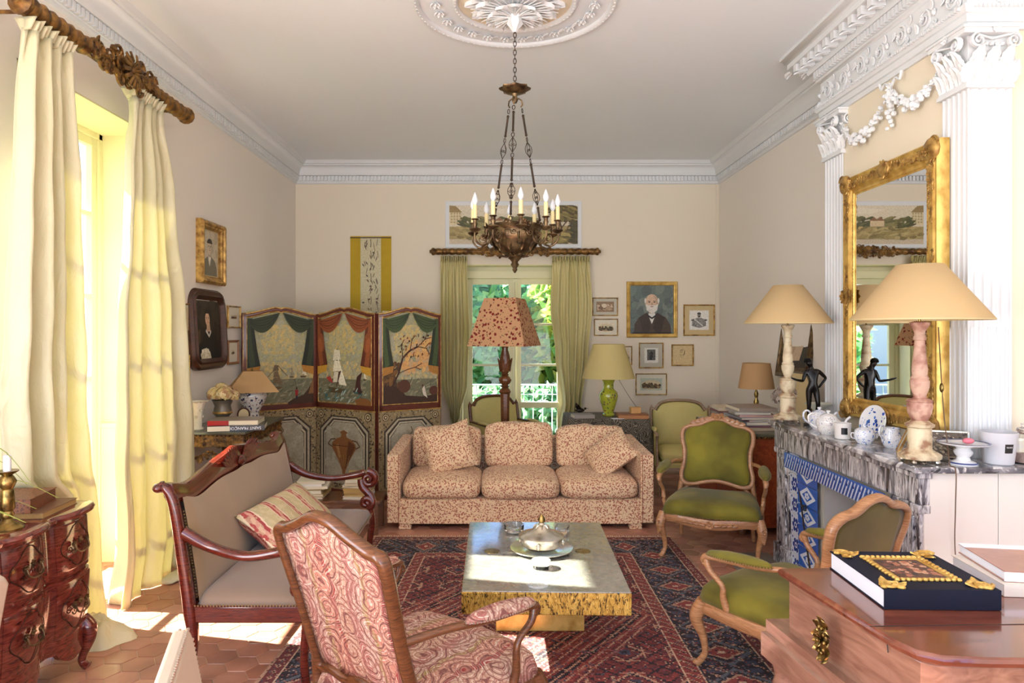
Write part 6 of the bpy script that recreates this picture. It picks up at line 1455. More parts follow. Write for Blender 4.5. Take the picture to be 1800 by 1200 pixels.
for (x, y, s_) in ((-1.975, YE-.025, 1), (-1.975, YA+.03, 1), (XL+.07, YE-.03, 1), (XL+.07, YA+.03, 1)):
    mb = MB(); mb.tube(catmull([(x, y, .24), (x+.03, y+.0, .20), (x+.035, y, .15), (x+.005, y-.0, .07), (x+.0, y, .03), (x+.03, y, .010)], 5), resamp([.03, .036, .03, .02, .017, .022], 26), 10); obj('leg', mb, M_rose, T, smooth=60)
for row, (z0, z1) in enumerate(((.525, .735), (.235, .475))):
    for ci, (q0, q1) in enumerate(((.03, .205), (.275, .465), (.535, .725), (.79, .985))):
        mb = MB(); n = 14; zz = [z0, z0+.008, z1-.008, z1]; R_ = []
        for z in zz: R_.append([(fx(YA+(YE-YA)*(q0+(q1-q0)*i/n), z)+(.004 if z in zz[1:3] else .0), YA+(YE-YA)*(q0+(q1-q0)*i/n), z) for i in range(n+1)])
        mb.loft(R_, closed=False, caps=False); dr = obj('drawer', mb, M_rose, T, smooth=60)
        mb = MB(); ym = YA+(YE-YA)*(q0+q1)/2; w_ = (YE-YA)*(q1-q0)/2; oc = []
        for i in range(28): a = 2*PI*i/28; yy = ym+w_*.78*cos(a)*(1+.10*cos(4*a)); z = (z0+z1)/2+(z1-z0)*.40*sin(a)*(1+.14*cos(4*a)); oc.append((fx(yy, z)+.006, yy, z))
        mb.bar(oc, .004, .003, up=(1, 0, 0), loop=True); obj('inlay_line', mb, M_iron, dr)
        mb = MB(); c = Vector((fx(ym, (z0+z1)/2)+.01, ym, (z0+z1)/2))
        if ci % 3 == 0 or True:
            for s_ in (-1, 1): mb.flower(c+Vector((0, s_*.045, .012)), (1, 0, 0), .02, 6); mb.scroll(c+Vector((.004, s_*.04, -.015)), (0, s_, 0), (0, 0, -1), .018, 1.2, .007)
            mb.bar(catmull([c+Vector((.01, -.045, .01)), c+Vector((.02, -.04, -.02)), c+Vector((.022, 0, -.032)), c+Vector((.02, .04, -.02)), c+Vector((.01, .045, .01))], 5), .008)
            mb.flower(c+Vector((.0, 0, .02)), (1, 0, 0), .02, 5)
        obj('handle', mb, M_bronze, dr, smooth=60)
ztop = .791
T = thing('candlestick', 'brass candlestick with short white candle at the left edge on the commode', 'candlestick', (-2.005, 2.79, ztop))
mb = MB(); mb.lathe([(.058, 0), (.060, .008), (.045, .02), (.025, .03), (.018, .045), (.026, .06), (.020, .075), (.028, .085), (.024, .16), (.020, .165), (.026, .175), (.034, .195), (.024, .215), (.018, .222), (.040, .235), (.042, .240), (.02, .238)], seg=20, rib=lambda a, z: .05*cos(8*a) if z < .03 or .08 < z < .17 else 0); obj('brass_stick', mb, M_brass, T, smooth=50)
mb = MB(); mb.lathe([(.0145, .236), (.0145, .30), (.010, .304), (.002, .303)], seg=14); obj('candle', mb, M_pearl, T)
mb = MB(); mb.tube([(0, 0, .303), (.001, 0, .312)], .001, 5); obj('wick', mb, M_black, T)
M_bk = wood('tooled_brown_leather', (88, 44, 26), (124, 72, 44), .4, (20, 20, 20), .2)
t = NT('tooled_leather_spine'); ck = t.n('TexVoronoi', {'Vector': t.tc.outputs['Object'], 'Scale': 90.0}).outputs['Distance']; M_tool = t.fin(t.ramp(ck, [(.3, lin((84, 40, 26))), (.5, lin((136, 84, 52)))]), .4); 
T = book((-2.145, 3.06, ztop), .36, .27, .028, CV[7], R(4), 'large thin book with dark cover at the bottom of the pile on the commode', spine='-x', pg=mat('aged_page_edges', (176, 140, 84), .7, var=.15, scale=120))
T = book((-2.165, 3.02, ztop+.0285), .29, .235, .060, M_tool, R(9), 'thick tooled brown leather book on top of the pile on the commode', spine='front', pg=M_bk)
T = book((-2.205, 2.80, ztop), .20, .15, .020, cv('olive_cover', (104, 96, 60)), R(-4), 'thin olive book under the red book beside the brass candlestick', spine='-x')
T = book((-2.205, 2.80, ztop+.0205), .19, .14, .034, wood('marbled_red_cover', (90, 24, 20), (140, 60, 46), .4, (30, 30, 30)), R(6), 'small marbled red book behind the brass candlestick', spine='front')
T = thing('potted_plant', 'strap-leaved plant with pink bloom at the left edge behind the candlestick', 'plant', (-2.17, 2.68, ztop))
mb = MB(); mb.lathe([(.035, 0), (.05, .05), (.055, .09), (.05, .09), (.04, .07), (0, .07)], seg=18); obj('pot', mb, mat('clay_pot', (150, 96, 70), .8), T)
M_lf = mat('fresh_green_leaf', (166, 178, 84), .5, var=.2)
for k, (dx, dy, dz, L) in enumerate(((.20, .10, .28, .42), (.24, .18, .10, .48), (.18, .16, .02, .40), (.12, .2, .2, .38), (.22, .05, -.02, .35))):
    mb = MB(); P_ = catmull([(0, 0, .07), (dx*.4, dy*.4, .07+dz*.6+.06), (dx*.8, dy*.8, .07+dz*.8+.04), (dx*1.25, dy*1.25, .07+dz*.5-.02)], 6); mb.bar(P_, resamp([.012, .022, .018, .002], len(P_)), .002); obj('leaf', mb, M_lf, T, smooth=60)
mb = MB(); mb.tube([(0, 0, .07), (.03, .05, .25), (.06, .12, .40)], .003, 6); obj('flower_stem', mb, M_lf, T)
mb = MB()
for k in range(14): mb.flower((.06+.014*cos(k*2.4), .12+.014*sin(k*2.4), .36+.008*k), (cos(k*2.4), sin(k*2.4), .2), .018, 5)
obj('bloom', mb, mat('pink_petals', (214, 150, 150), .7), T)

# ================================================================ mahogany instrument case at right
M_oldm = wood('faded_mahogany', (124, 86, 68), (160, 120, 98), .25, (5, 1, 9), .6, .8, 5)
M_redm = wood('deep_red_mahogany', (96, 46, 30), (132, 74, 52), .18, (1, 6, 6), .8, .8, 4)
T = thing('mahogany_chest', 'tall mahogany chest with hinged top at the bottom right corner', 'chest', (0, 0, 0))
def dplan(o, z, x1=1.95): return [(.89-o, 2.165+o, z), (.962-o, 1.66, z), (.985-o*.7, 1.605-o*.5, z), (1.03, 1.575-o, z), (1.12, 1.566-o, z), (x1, 1.545-o, z), (x1, 2.20+o, z)]
mb = MB(); mb.loft([dplan(-.022, .56), dplan(-.022, .822)]); obj('case', mb, M_oldm, T, bevel=.006)
mb = MB(); mb.loft([dplan(-.012, .822), dplan(-.002, .828), dplan(.002, .838), dplan(-.001, .846), dplan(-.006, .850)]); obj('hinged_top', mb, M_redm, T, smooth=30)
mb = MB(); mb.bar([(.945, 1.735, .8505), (1.95, 1.765, .8505)], .003, .002); obj('seam', mb, M_black, T)
mb = MB(); mb.bar([(.970, 1.705, .848), (.972, 1.70, .80)], .003, .003); obj('hinge_gap', mb, M_black, T)
def lplan(o, z): return [(.865-o, 2.245+o, z), (.945-o, 1.60, z), (.97, 1.55, z), (1.93, 1.53, z), (1.93, 2.28+o, z)]
mb = MB(); mb.loft([lplan(0, .54), lplan(0, .615), lplan(-.012, .62), lplan(-.012, .66)]); obj('lower_case', mb, M_oldm, T, smooth=30)
for x, y in ((.92, 2.18), (1.01, 1.63), (1.86, 1.63), (1.86, 2.2)):
    mb = MB(); mb.lathe([(.026, 0), (.032, .04), (.024, .08), (.03, .4), (.042, .47), (.034, .5), (.044, .545)], (x, y, 0), 14); obj('leg', mb, M_oldm, T)
mb = MB(); c = Vector((.905, 1.90, .742)); N = Vector((-1, -.12, 0))
for k in range(10): a = 2*PI*k/10; mb.leaf(c+Vector((0, .020*cos(a), .036*sin(a))), (0, cos(a), sin(a)*1.2), N, .034, .026, .7, n=3); mb.ball(c+N*.008+Vector((0, .022*cos(a), .035*sin(a))), .006, 6, 4)
mb.ball(c, (.008, .022, .036)); mb.flower(c+N*.012, N, .022, 6); obj('gilt_escutcheon', mb, M_brass, T, smooth=60)
zt = .851
M_navy = mat('navy_velvet', (8, 14, 36), .7, var=.3, spec=.3); M_wpg = mat('white_page_block', (232, 232, 236), .6, var=.02)
T = book((1.20, 1.995, zt), .31, .32, .054, M_navy, R(-1.5), 'thick navy blue book with ornate gilt metal mounts on the mahogany chest', spine='front', pg=M_wpg)
mb = MB(); rn = random.Random(8); zz = .055
def knobs(x0, y0, x1, y1, n, r):
    for i in range(n): t = i/max(1, n-1); mb.ball((x0+(x1-x0)*t, y0+(y1-y0)*t, zz+.003), (r*rn.uniform(.8, 1.3), r*rn.uniform(.8, 1.2), r*.7), 8, 4)
mb.bar([(x, y, zz) for x, y in ((-.075, -.085), (.075, -.085), (.075, .085), (-.075, .085))], .022, .008, loop=True)
for a, b in (((-.085, -.095), (.085, -.095)), ((.085, -.095), (.085, .095)), ((.085, .095), (-.085, .095)), ((-.085, .095), (-.085, -.095))): knobs(*a, *b, 12, .008)
for sx in (-1, 1):
    for sy in (-1, 1):
        x, y = sx*.125, sy*.13
        for k in range(9): mb.ball((x+rn.uniform(-.024, .024), y+rn.uniform(-.022, .022), zz+.002), (.010, .009, .006), 7, 4)
        mb.scroll((x, y, zz+.004), (sx, 0, 0), (0, sy, 0), .026, 1.4, .010); mb.leaf((x, y, zz), (-sx, 0, 0), (0, 0, 1), .05, .026, .3); mb.leaf((x, y, zz), (0, -sy, 0), (0, 0, 1), .05, .026, .3)
obj('gilt_mounts', mb, M_goldl, T, smooth=60)
p = Paint(.13, .15, (92, 62, 50)); p.dabs(80, -.45, .1, .45, .9, .07, ((170, 110, 84), (120, 70, 60), (60, 44, 44), (196, 150, 120)), 4); p.v = [(x, z-.075, .0565-y*.3) for x, y, z in p.v]; obj('inset_miniature', p, M_paint, T, smooth=0)
T = book((1.575, 2.045, zt), .27, .26, .034, mat('cream_dust_jacket', (226, 214, 200), .35, var=.03), R(-5), 'lower white book of the pair at the right edge on the mahogany chest', spine='front', pg=M_wpg)
T = book((1.60, 2.055, zt+.0345), .27, .26, .030, mat('photo_dust_jacket', (176, 130, 112), .3, var=.35, scale=14), R(-9), 'upper book with brown photo jacket at the right edge on the mahogany chest', spine='front', pg=M_wpg)
mb = MB(); mb.box(-.136, -.1315, .002, .137, -.1285, .028); obj('white_spine', mb, M_pearl, T, smooth=0); mb = MB(); mb.box(-.137, .09, .0301, .137, .131, .0312); obj('white_band', mb, M_pearl, T, smooth=0)
text_mesh('SULTAN', .014, Matrix.Translation((-.01, .11, .0316)), M_iron, 'cover_lettering', T, .0001) if False else None
T = thing('metal_leaf_ornament', 'bronze leaf spray rising into the bottom right corner', 'ornament', (1.07, 1.27, 0))
mb = MB(); mb.lathe([(.10, 0), (.11, .015), (.06, .03), (.02, .06), (.012, .10), (.010, .80), (.02, .83), (.008, .86)], seg=18); obj('stand', mb, M_bronze, T)
M_lfb = mat('silvered_bronze_leaf', (150, 130, 112), .35, .6, var=.2)
for k, (dx, dy, dz, L) in enumerate(((-.8, .2, .35, .15), (-.45, .3, .8, .15), (.1, .3, 1, .16), (.7, .2, .6, .15), (-.9, -.1, -.1, .12), (.5, -.2, .3, .13))):
    mb = MB(); mb.leaf((0, 0, .80+.008*k), (dx, dy, dz), (0, -.3, 1), L, .045, .3, n=6, lobes=1); mb.bar([(0, 0, .82), Vector((0, 0, .80+.008*k))+Vector((dx, dy, dz)).normalized()*L*.5], .004); obj('leaf', mb, M_lfb, T, smooth=60, solid=.0015)

# ================================================================ chimneypiece
def marble(name, scl, rot=(0, 0, 0)):
    t = NT(name); v = t.map(scl, rot=rot); n1 = t.noise(3.5, 8, v, 1.8); n2 = t.noise(9, 8, v, 2.5)
    c = t.ramp(n1, [(.34, lin((44, 42, 48))), (.43, lin((104, 102, 108))), (.52, lin((150, 146, 148))), (.60, lin((196, 192, 192))), (.72, lin((120, 116, 120)))])
    c = t.mix(t.ramp(n2, [(.54, 0.0), (.60, .9)]), c, lin((222, 218, 216))); c = t.mix(t.ramp(n2, [(.36, .95), (.42, 0.0)]), c, lin((34, 32, 38))); return t.fin(c, .22, coat=.4)
M_marv = marble('grey_veined_marble', (2.2, 2.6, .5)); M_marh = marble('grey_marble_shelf', (1.0, .5, 1)); M_mard = marble('dark_veined_marble', (2, 3, .9), (0, .4, 0))
T = thing('fireplace', 'grey veined marble chimneypiece with blue and white tiles inside', 'fireplace', (0, 0, 0))
mb = MB(); mb.prism([(1.895, 3.10), (2.62, 3.10), (2.62, 3.322), (2.282, 3.322), (2.282, 4.80), (1.895, 4.80)], .952, .981, 'z'); obj('mantel_shelf', mb, M_marh, T, bevel=.006)
mb = MB(); mb.box(1.935, 3.135, .80, 1.985, 4.775, .952); mb.box(1.915, 3.12, .925, 1.99, 4.79, .953); obj('frieze', mb, M_marv, T, bevel=.004)
for y0, y1 in ((3.135, 3.36), (4.545, 4.775)):
    mb = MB(); mb.box(1.945, y0+.01, .0, 1.99, y1-.01, .80); mb.box(1.925, y0, .0, 1.99, y1, .14); mb.box(1.93, y0, .76, 1.99, y1, .80); mb.box(1.935, y0+.05, .16, 1.95, y1-.05, .74); obj('jamb', mb, M_mard, T, bevel=.005)
mb = MB(); mb.box(1.96, 3.137, 0, 2.30, 3.16, .952); obj('side_panel', mb, M_wallL, T, bevel=.003); mb = MB(); mb.box(1.96, 4.75, 0, 2.298, 4.773, .952); obj('side_panel', mb, M_wallL, T, bevel=.003); mb = MB(); mb.box(2.303, 3.137, 0, 2.62, 3.33, .952); obj('side_panel', mb, M_wallL, T, bevel=.003)
def tiles(w, h):                                          # far part of the tiled border: white flower column and blue diamond column
    p = Paint(w, h, (206, 214, 226)); return p
mb = Paint(1.185, .80, (196, 206, 222))                   # x from far (-.5) to near (+.5)
def X_(m): return (m-.5925)/1.185                         # metres from the far side
def rectm(x0, z0, x1, z1, c): mb.poly([(X_(x0), z0/.8), (X_(x1), z0/.8), (X_(x1), z1/.8), (X_(x0), z1/.8)], c)
def flower_tile(x0, z0, s, c):
    cx, cz = X_(x0+s/2), (z0+s/2)/.8; rx = s*.2/1.185; rz = s*.2/.8
    for k in range(6): a = k*PI/3; mb.ell(cx+rx*1.2*cos(a), cz+rz*1.2*sin(a), rx*.62, rz*.62, c, 10)
    mb.ell(cx, cz, rx*.7, rz*.7, (226, 232, 240), 10); mb.ell(cx, cz, rx*.4, rz*.4, c, 8)
    for k in range(4): a = k*PI/2+PI/4; mb.ell(cx+rx*2.5*cos(a), cz+rz*2.5*sin(a), rx*.3, rz*.3, c, 8)
for side in (0, 1):
    for k in range(6):
        z0 = .0+k*.1333
        x = .0 if side == 0 else 1.185-.15; rectm(x+.002, z0+.002, x+.148, z0+.131, (216, 224, 236)); flower_tile(x+.008, z0, .133, (34, 62, 140))
    for k in range(6):
        z0 = k*.1333-.03; x = .15 if side == 0 else 1.185-.15-.155
        if side == 1: continue
        rectm(x+.002, max(0, z0)+.002, x+.275, z0+.131, (44, 96, 186)); s = .115; cx, cz = x+.135, z0+.0665
        for c_, q in (((224, 232, 242), 1.0), ((44, 96, 186), .60)):
            mb.poly([(X_(cx-s*q), cz/.8), (X_(cx), (cz-.058*q)/.8), (X_(cx+s*q), cz/.8), (X_(cx), (cz+.058*q)/.8)], c_)
        for a in range(5): b = a*1.2566; mb.ell(X_(cx+.02*cos(b)), (cz+.013*sin(b))/.8, .013, .012, (216, 226, 240), 8)
rectm(0.0, .700, 1.185, .80, (54, 104, 186)); rn = random.Random(9)
for k in range(34):
    x = .01+k*.035; mb.st([(X_(x), .705/.8), (X_(x+.05), .795/.8)], .010, (190, 206, 230)); mb.st([(X_(x+.018), .705/.8), (X_(x+.04), .75/.8)], .006, (30, 60, 140))
    mb.ell(X_(x+.03), (.72+.05*(k % 2))/.8, .008, .012, (34, 62, 140), 8)
mb.f2 = []
keep = [i for i, f in enumerate(mb.f) if not (lambda c: (c[0] > -.155 and c[0] < .44 and c[1] < .70))((sum(mb.v[j][0] for j in f)/len(f), sum(mb.v[j][2] for j in f)/len(f))) and i > 0]
mb.f = [mb.f[i] for i in keep]; mb.c = [mb.c[i] for i in keep]; mb.m = [0]*len(keep)
o = obj('tile_border', mb, M_paintg, T, smooth=0, loc=(1.958, 3.9525, 0), rot=(0, 0, -PI/2))
mb = MB(); mb.box(1.959, 3.36, .70, 1.975, 4.545, .80); mb.box(1.959, 4.115, 0, 1.975, 4.545, .71); mb.box(1.959, 3.36, 0, 1.975, 3.51, .71); obj('tile_bed', mb, M_mountg, T, smooth=0)
M_cem = mat('grey_cement', (172, 168, 164), .9, var=.12, scale=8, bump=.4); M_soot = mat('sooty_brick', (74, 58, 46), .95, var=.4, scale=9, bump=.6)
mb = MB()
mb.add([(1.97, 4.115, 0), (2.27, 4.0, 0), (2.27, 4.0, .72), (1.97, 4.115, .72)], [(0, 1, 2, 3)]); mb.add([(1.97, 3.51, 0), (2.27, 3.62, 0), (2.27, 3.62, .72), (1.97, 3.51, .72)], [(0, 1, 2, 3)]); mb.add([(1.97, 3.51, .71), (1.97, 4.115, .71), (2.27, 4.0, .66), (2.27, 3.62, .66)], [(0, 1, 2, 3)]); obj('firebox_cheeks', mb, M_cem, T, smooth=0)
mb = MB(); mb.box(2.27, 3.5, 0, 2.295, 4.12, .8); mb.box(1.97, 3.52, 0, 2.28, 4.11, .02); obj('fireback', mb, M_soot, T, smooth=0)
mb = MB(); mb.box(1.60, 3.20, 0.0, 1.945, 4.92, .007); struct('trim_9', mb, mat('hearth_stone', (132, 122, 112), .5, var=.2, scale=6), bevel=.003)
T = thing('fire_poker', 'thin black fire iron leaning across the blue tiles of the fireplace', 'fire iron', (0, 0, 0))
mb = MB(); mb.tube([(1.952, 4.46, .70), (1.90, 4.24, .40), (1.84, 3.96, .008)], [.004, .005, .006], 8); obj('rod', mb, M_iron, T); mb = MB(); mb.ball((1.952, 4.462, .71), .011); obj('knob', mb, M_brass, T)
T = thing('tile_hook', 'iron ring handle on the blue tiles of the fireplace', 'hook', (1.95, 4.27, .50)); mb = MB(); mb.bar([(0, .09, 0), (-.03, .05, .002), (-.04, 0, 0)], .010); 
link_(mb, (-.04, -.02, 0), (0, 1, 0), (0, 0, 1), .02, .016, .004); obj('ring', mb, M_iron, T)

# ---- mirror
w, h = .96, 1.52
T = thing('overmantel_mirror', 'tall gilt framed mirror with carved corners above the mantelpiece', 'mirror', (2.284, 3.93, 1.06), -PI/2); T.scale = (1, .7, 1)
mb = MB(); fw = .125; prof = [(0, 0), (0, -.06), (.012, -.085), (.028, -.078), (.04, -.088), (.075, -.085), (.095, -.062), (.102, -.066), (.112, -.066), (.118, -.056), (fw, -.054), (fw, -.02)]
rings = [[(sx*(w/2-o), d, (h-o) if sz else o) for o, d in prof] for sx, sz in ((-1, 0), (1, 0), (1, 1), (-1, 1))]
mb.loft(rings, caps=False, loop=True); obj('frame', mb, M_goldl, T, smooth=30)
mb = MB(); mb.box(-w/2+.11, -.052, .11, w/2-.11, -.045, h-.11); t = NT('mirror_glass'); obj('mirror_glass', mb, t.fin((.93, .93, .92), .01, 1), T, smooth=0)
mb = MB(); mb.box(-w/2+.004, -.044, .004, w/2-.004, 0, h-.004); obj('backboard', mb, FT['dark'], T, smooth=0)
mb = MB(); rn = random.Random(14)
def carve(cx, cz, U, n, L, r):
    U = Vector(U); V = Vector((-U.z, 0, U.x))
    for i in range(n):
        c = Vector((cx, -.088, cz))+U*(L*(i+.5)/n); k = 1-.55*i/n
        mb.leaf(c, U*.9+V*rn.choice((-1, 1))*.6, (0, -1, 0), r*1.2*k, r*.7*k, .3, n=3); mb.scroll(c, U, V*rn.choice((-1, 1)), r*.62*k, 1.3, r*.24*k, n=12); mb.flower(c+V*rn.uniform(-.3, .3)*r, (0, -1, 0), r*.42*k, 5)
for sx in (-1, 1):
    for top in (0, 1):
        cx, cz = sx*(w/2-.058), (h-.058 if top else .058); dz = -1 if top else 1
        carve(cx, cz, (0, 0, dz), 12, .36, .048); carve(cx, cz, (-sx, 0, 0), 9, .26, .048)
        mb.ball((cx+sx*.01, -.09, cz-dz*.01), (.062, .035, .062), 12, 6)
        for k in range(10): a = k*.628; mb.leaf((cx, -.095, cz), (cos(a), 0, sin(a)), (0, -1, 0), .062, .034, .3, n=3)
        mb.scroll((cx+sx*.035, -.10, cz-dz*.035), (sx, 0, 0), (0, 0, -dz), .04, 1.5, .016); mb.flower((cx, -.12, cz), (0, -1, 0), .03, 6)
    for k in range(10): a = k*.628; mb.leaf((sx*(w/2-.055), -.09, h*.5), (cos(a), 0, sin(a)), (0, -1, 0), .07, .036, .3, n=3)
    carve(sx*(w/2-.05), h*.5, (0, 0, 1), 6, .2, .042); carve(sx*(w/2-.05), h*.5, (0, 0, -1), 6, .2, .042); mb.flower((sx*(w/2-.045), -.11, h*.5), (0, -1, 0), .035, 6)
for top in (0, 1):
    cz = h-.05 if top else .05; carve(0, cz, (1, 0, 0), 5, .15, .05); carve(0, cz, (-1, 0, 0), 5, .15, .05); mb.ball((0, -.09, cz), (.06, .03, .05), 12, 6)
    for k in range(10): a = k*.628; mb.leaf((0, -.10, cz), (cos(a), 0, sin(a)), (0, -1, 0), .062, .036, .3, n=3)
n = 60
for i in range(n):
    z = fw+(h-2*fw)*(i+.5)/n
    for sx in (-1, 1): mb.ball((sx*(w/2-.107), -.066, z), (.005, .005, .009), 5, 3)
obj('carved_ornament', mb, M_gold, T, smooth=60)

# ---- candlestick lamps
def stone_mat(name, a, b, c_):
    t = NT(name); f = t.noise(14, 6); c = t.ramp(f, [(.36, lin(c_)), (.45, lin(b)), (.56, lin(a))]); t.bump(f, .4, .003); return t.fin(c, .6)
M_stA = stone_mat('flaking_cream_paint', (222, 206, 172), (200, 180, 146), (150, 112, 84)); M_stB = stone_mat('flaking_rose_paint', (206, 168, 146), (176, 128, 110), (140, 90, 76))
M_parch = shade_mat('parchment_shade', (220, 192, 142), .3)
def candle_lamp(loc, label, rb, rt, m1, m2):
    T = thing('table_lamp', label, 'lamp', loc, R(20), 'pair of painted candlestick lamps on the mantel')
    mb = MB(); mb.lathe([(.090, .022), (.092, .040), (.085, .046), (.07, .055), (.0, .055)], seg=8); pl = obj('octagonal_plinth', mb, m1, T, smooth=20)
    for k in range(4): a = PI/2*k+PI/8; mb = MB(); mb.ball((.075*cos(a), .075*sin(a), .011), (.012, .012, .0115)); obj('ball_foot', mb, M_silver, pl)
    mb = MB(); mb.lathe([(.062, .05), (.064, .058), (.052, .066), (.050, .165), (.060, .170), (.062, .182), (.048, .19), (.036, .20)], seg=24); obj('drum', mb, m1, T)
    mb = MB(); mb.lathe([(.032, .195), (.036, .205), (.050, .235), (.055, .270), (.052, .285), (.057, .290), (.050, .298), (.030, .305), (.026, .315)], seg=24); obj('bulb_knop', mb, m2, T)
    mb = MB(); mb.lathe([(.026, .31), (.030, .325), (.040, .355), (.042, .385), (.036, .392), (.040, .398), (.032, .41), (.034, .44), (.026, .52), (.021, .575), (.028, .580), (.027, .590), (.022, .60), (.024, .62), (.042, .65), (.044, .660), (.03, .664), (0, .664)], seg=24); obj('turned_shaft', mb, m2 if m2 is M_stB else m1, T)
    mb = MB(); mb.lathe([(.006, .66), (.006, .90)], seg=8)
    for a in (0, PI/2): mb.bar([(-rt*cos(a), -rt*sin(a), .925), (rt*cos(a), rt*sin(a), .925)], .003)
    obj('stem', mb, M_brass, T)
    mb = MB(); mb.lathe([(rb, .672), (rb-.002, .680), (rt, .932), (rt-.003, .932), (rb-.005, .680), (rb-.004, .673)], seg=48, caps=False); mb.loft  # shade
    o = obj('lamp_shade', mb, M_parch, T, smooth=60)
    mb = MB(); mb.lathe([(rb+.0005, .671), (rb+.001, .678), (rb-.005, .678), (rb-.004, .671)], seg=48, caps=False); obj('shade_rim', mb, M_mountt, o)
    return T
candle_lamp((1.98, 4.66, .981), 'far candlestick lamp with parchment cone shade at the end of the mantel', .283, .095, M_stA, M_stA)
candle_lamp((1.99, 3.22, .981), 'near candlestick lamp with rose bulbs and wide parchment shade in front of the mirror', .295, .10, M_stA, M_stB)
T = thing('lamp_cord', 'thin brown electric cord with inline switch hanging beside the near mantel lamp', 'cord', (0, 0, 0))
mb = MB(); mb.tube(catmull([(2.13, 3.30, 1.62), (2.12, 3.25, 1.25), (2.11, 3.20, 1.05), (2.08, 3.14, .985), (2.07, 3.085, .97), (2.075, 3.095, .80), (2.09, 3.12, .60), (2.11, 3.11, .35), (2.10, 3.12, .02)], 8), .0025, 6); obj('wire', mb, mat('brown_cord', (110, 84, 60), .6), T)
mb = MB(); mb.ball((2.123, 3.265, 1.33), (.010, .010, .024)); obj('inline_switch', mb, M_brass, T)

# ---- china on the mantel
M_delft = porc_mat('blue_white_china', (232, 234, 238), (70, 120, 196), (120, 150, 200), 42, .26)
M_chin = porc_mat('grey_sprigged_china', (236, 234, 230), (150, 150, 160), (180, 170, 160), 50, .24)
zs = .981
def teapot(loc, label, r, m, rz):
    T = thing('teapot', label, 'teapot', loc, rz, 'china on the mantelpiece')
    mb = MB(); mb.lathe([(r*.62, 0), (r*.66, .006), (r*.86, r*.3), (r, r*.9), (r*.98, r*1.15), (r*.72, r*1.45), (r*.6, r*1.5), (0, r*1.5)], seg=24); obj('body', mb, m, T)
    mb = MB(); mb.bar(catmull([(r*.85, 0, r*.6), (r*1.25, 0, r*.75), (r*1.45, 0, r*1.2), (r*1.75, 0, r*1.5)], 5), resamp([r*.5, r*.34, r*.24, r*.22], 16), None, up=(0, 1, 0)); obj('spout', mb, m, T, smooth=60)
    mb = MB(); mb.bar(catmull([(-r*.7, 0, r*1.3), (-r*1.2, 0, r*1.75), (-r*1.6, 0, r*1.5), (-r*1.5, 0, r*.9), (-r*.9, 0, r*.5)], 6), .012, .016, up=(0, 1, 0)); obj('handle', mb, m, T, smooth=60)
    mb = MB(); mb.lathe([(r*.66, r*1.48), (r*.66, r*1.55), (r*.4, r*1.72), (r*.12, r*1.78), (r*.1, r*1.85), (r*.2, r*1.93), (r*.14, r*2.03), (0, r*2.05)], seg=20); obj('lid', mb, m, T); return T
teapot((2.04, 4.33, zs), 'taller white teapot with blue sprigs, furthest along the mantel', .068, M_delft, R(8))
teapot((1.995, 4.12, zs), 'rounder white teapot with grey sprigs, behind the small black-labelled candle', .070, M_chin, R(-12))
T = thing('scented_candle', 'small glass candle with black label among the teapots on the mantel', 'candle', (1.985, 3.93, zs))
mb = MB(); mb.lathe([(.036, 0), (.042, .004), (.046, .092), (.043, .093), (.039, .008), (0, .006)], seg=28, caps=False); obj('glass_cup', mb, mat('frosted_glass_cup', (232, 228, 222), .15, var=.02, coat=.5), T)
mb = MB(); mb.grid(lambda u, v: (.0455*cos(-2.2+u*.75), .0455*sin(-2.2+u*.75), .03+.038*v), 6, 1); obj('label', mb, M_black, T)
T = thing('standing_plate', 'blue and white painted plate standing on edge in front of the mirror', 'plate', (2.13, 3.90, zs), rot=(0, R(-76), R(12)))
mb = MB(); mb.lathe([(0, .004), (.06, .004), (.072, .010), (.098, .016), (.100, .013), (.075, .004), (.06, 0), (0, 0)], (.1, 0, 0), 40, caps=False); obj('dish', mb, M_white, T)
p = MB(); rn = random.Random(3)
for k in range(60):
    a = rn.uniform(0, 6.28); q = .094*math.sqrt(rn.random()); z = .0048+max(0, q-.062)*.33+.0006; s = rn.uniform(.004, .012)
    p.add([(.1+q*cos(a)+s*cos(b*1.2566), q*sin(a)+s*.8*sin(b*1.2566), z) for b in range(5)], [(0, 1, 2, 3, 4)], col=lin(rn.choice(((40, 84, 180), (70, 120, 200), (30, 60, 150)))))
obj('blue_painting', p, M_paintg, T, smooth=0)
T = thing('sugar_bowl', 'lidded blue and white sugar bowl on the mantel before the standing plate', 'sugar bowl', (2.02, 3.76, zs), group='china on the mantelpiece')
mb = MB(); mb.lathe([(.034, 0), (.038, .005), (.052, .03), (.055, .055), (.046, .072), (0, .072)], seg=24, rib=lambda a, z: .03*cos(10*a)); obj('bowl', mb, M_delft, T); mb = MB(); mb.lathe([(.049, .070), (.048, .076), (.03, .088), (.008, .092), (.012, .102), (.006, .11), (0, .11)], seg=20); obj('lid', mb, M_delft, T)
for s_ in (-1, 1): mb = MB(); mb.bar(catmull([(s_*.05, 0, .055), (s_*.072, 0, .06), (s_*.072, 0, .035), (s_*.05, 0, .028)], 4), .006, None, up=(0, 1, 0)); obj('handle', mb, M_delft, T)
T = thing('cream_jug', 'blue and white cream jug with loop handle between sugar bowl and small frame', 'jug', (2.10, 3.64, zs), R(200), group='china on the mantelpiece')
mb = MB(); mb.lathe([(.032, 0), (.036, .005), (.050, .035), (.052, .055), (.038, .085), (.040, .105), (.036, .104), (.034, .085), (.04, .02), (0, .01)], seg=24, caps=False); obj('body', mb, M_delft, T); mb = MB(); mb.bar(catmull([(.038, 0, .10), (.075, 0, .12), (.088, 0, .08), (.05, 0, .04)], 5), .009, None, up=(0, 1, 0)); obj('handle', mb, M_delft, T)
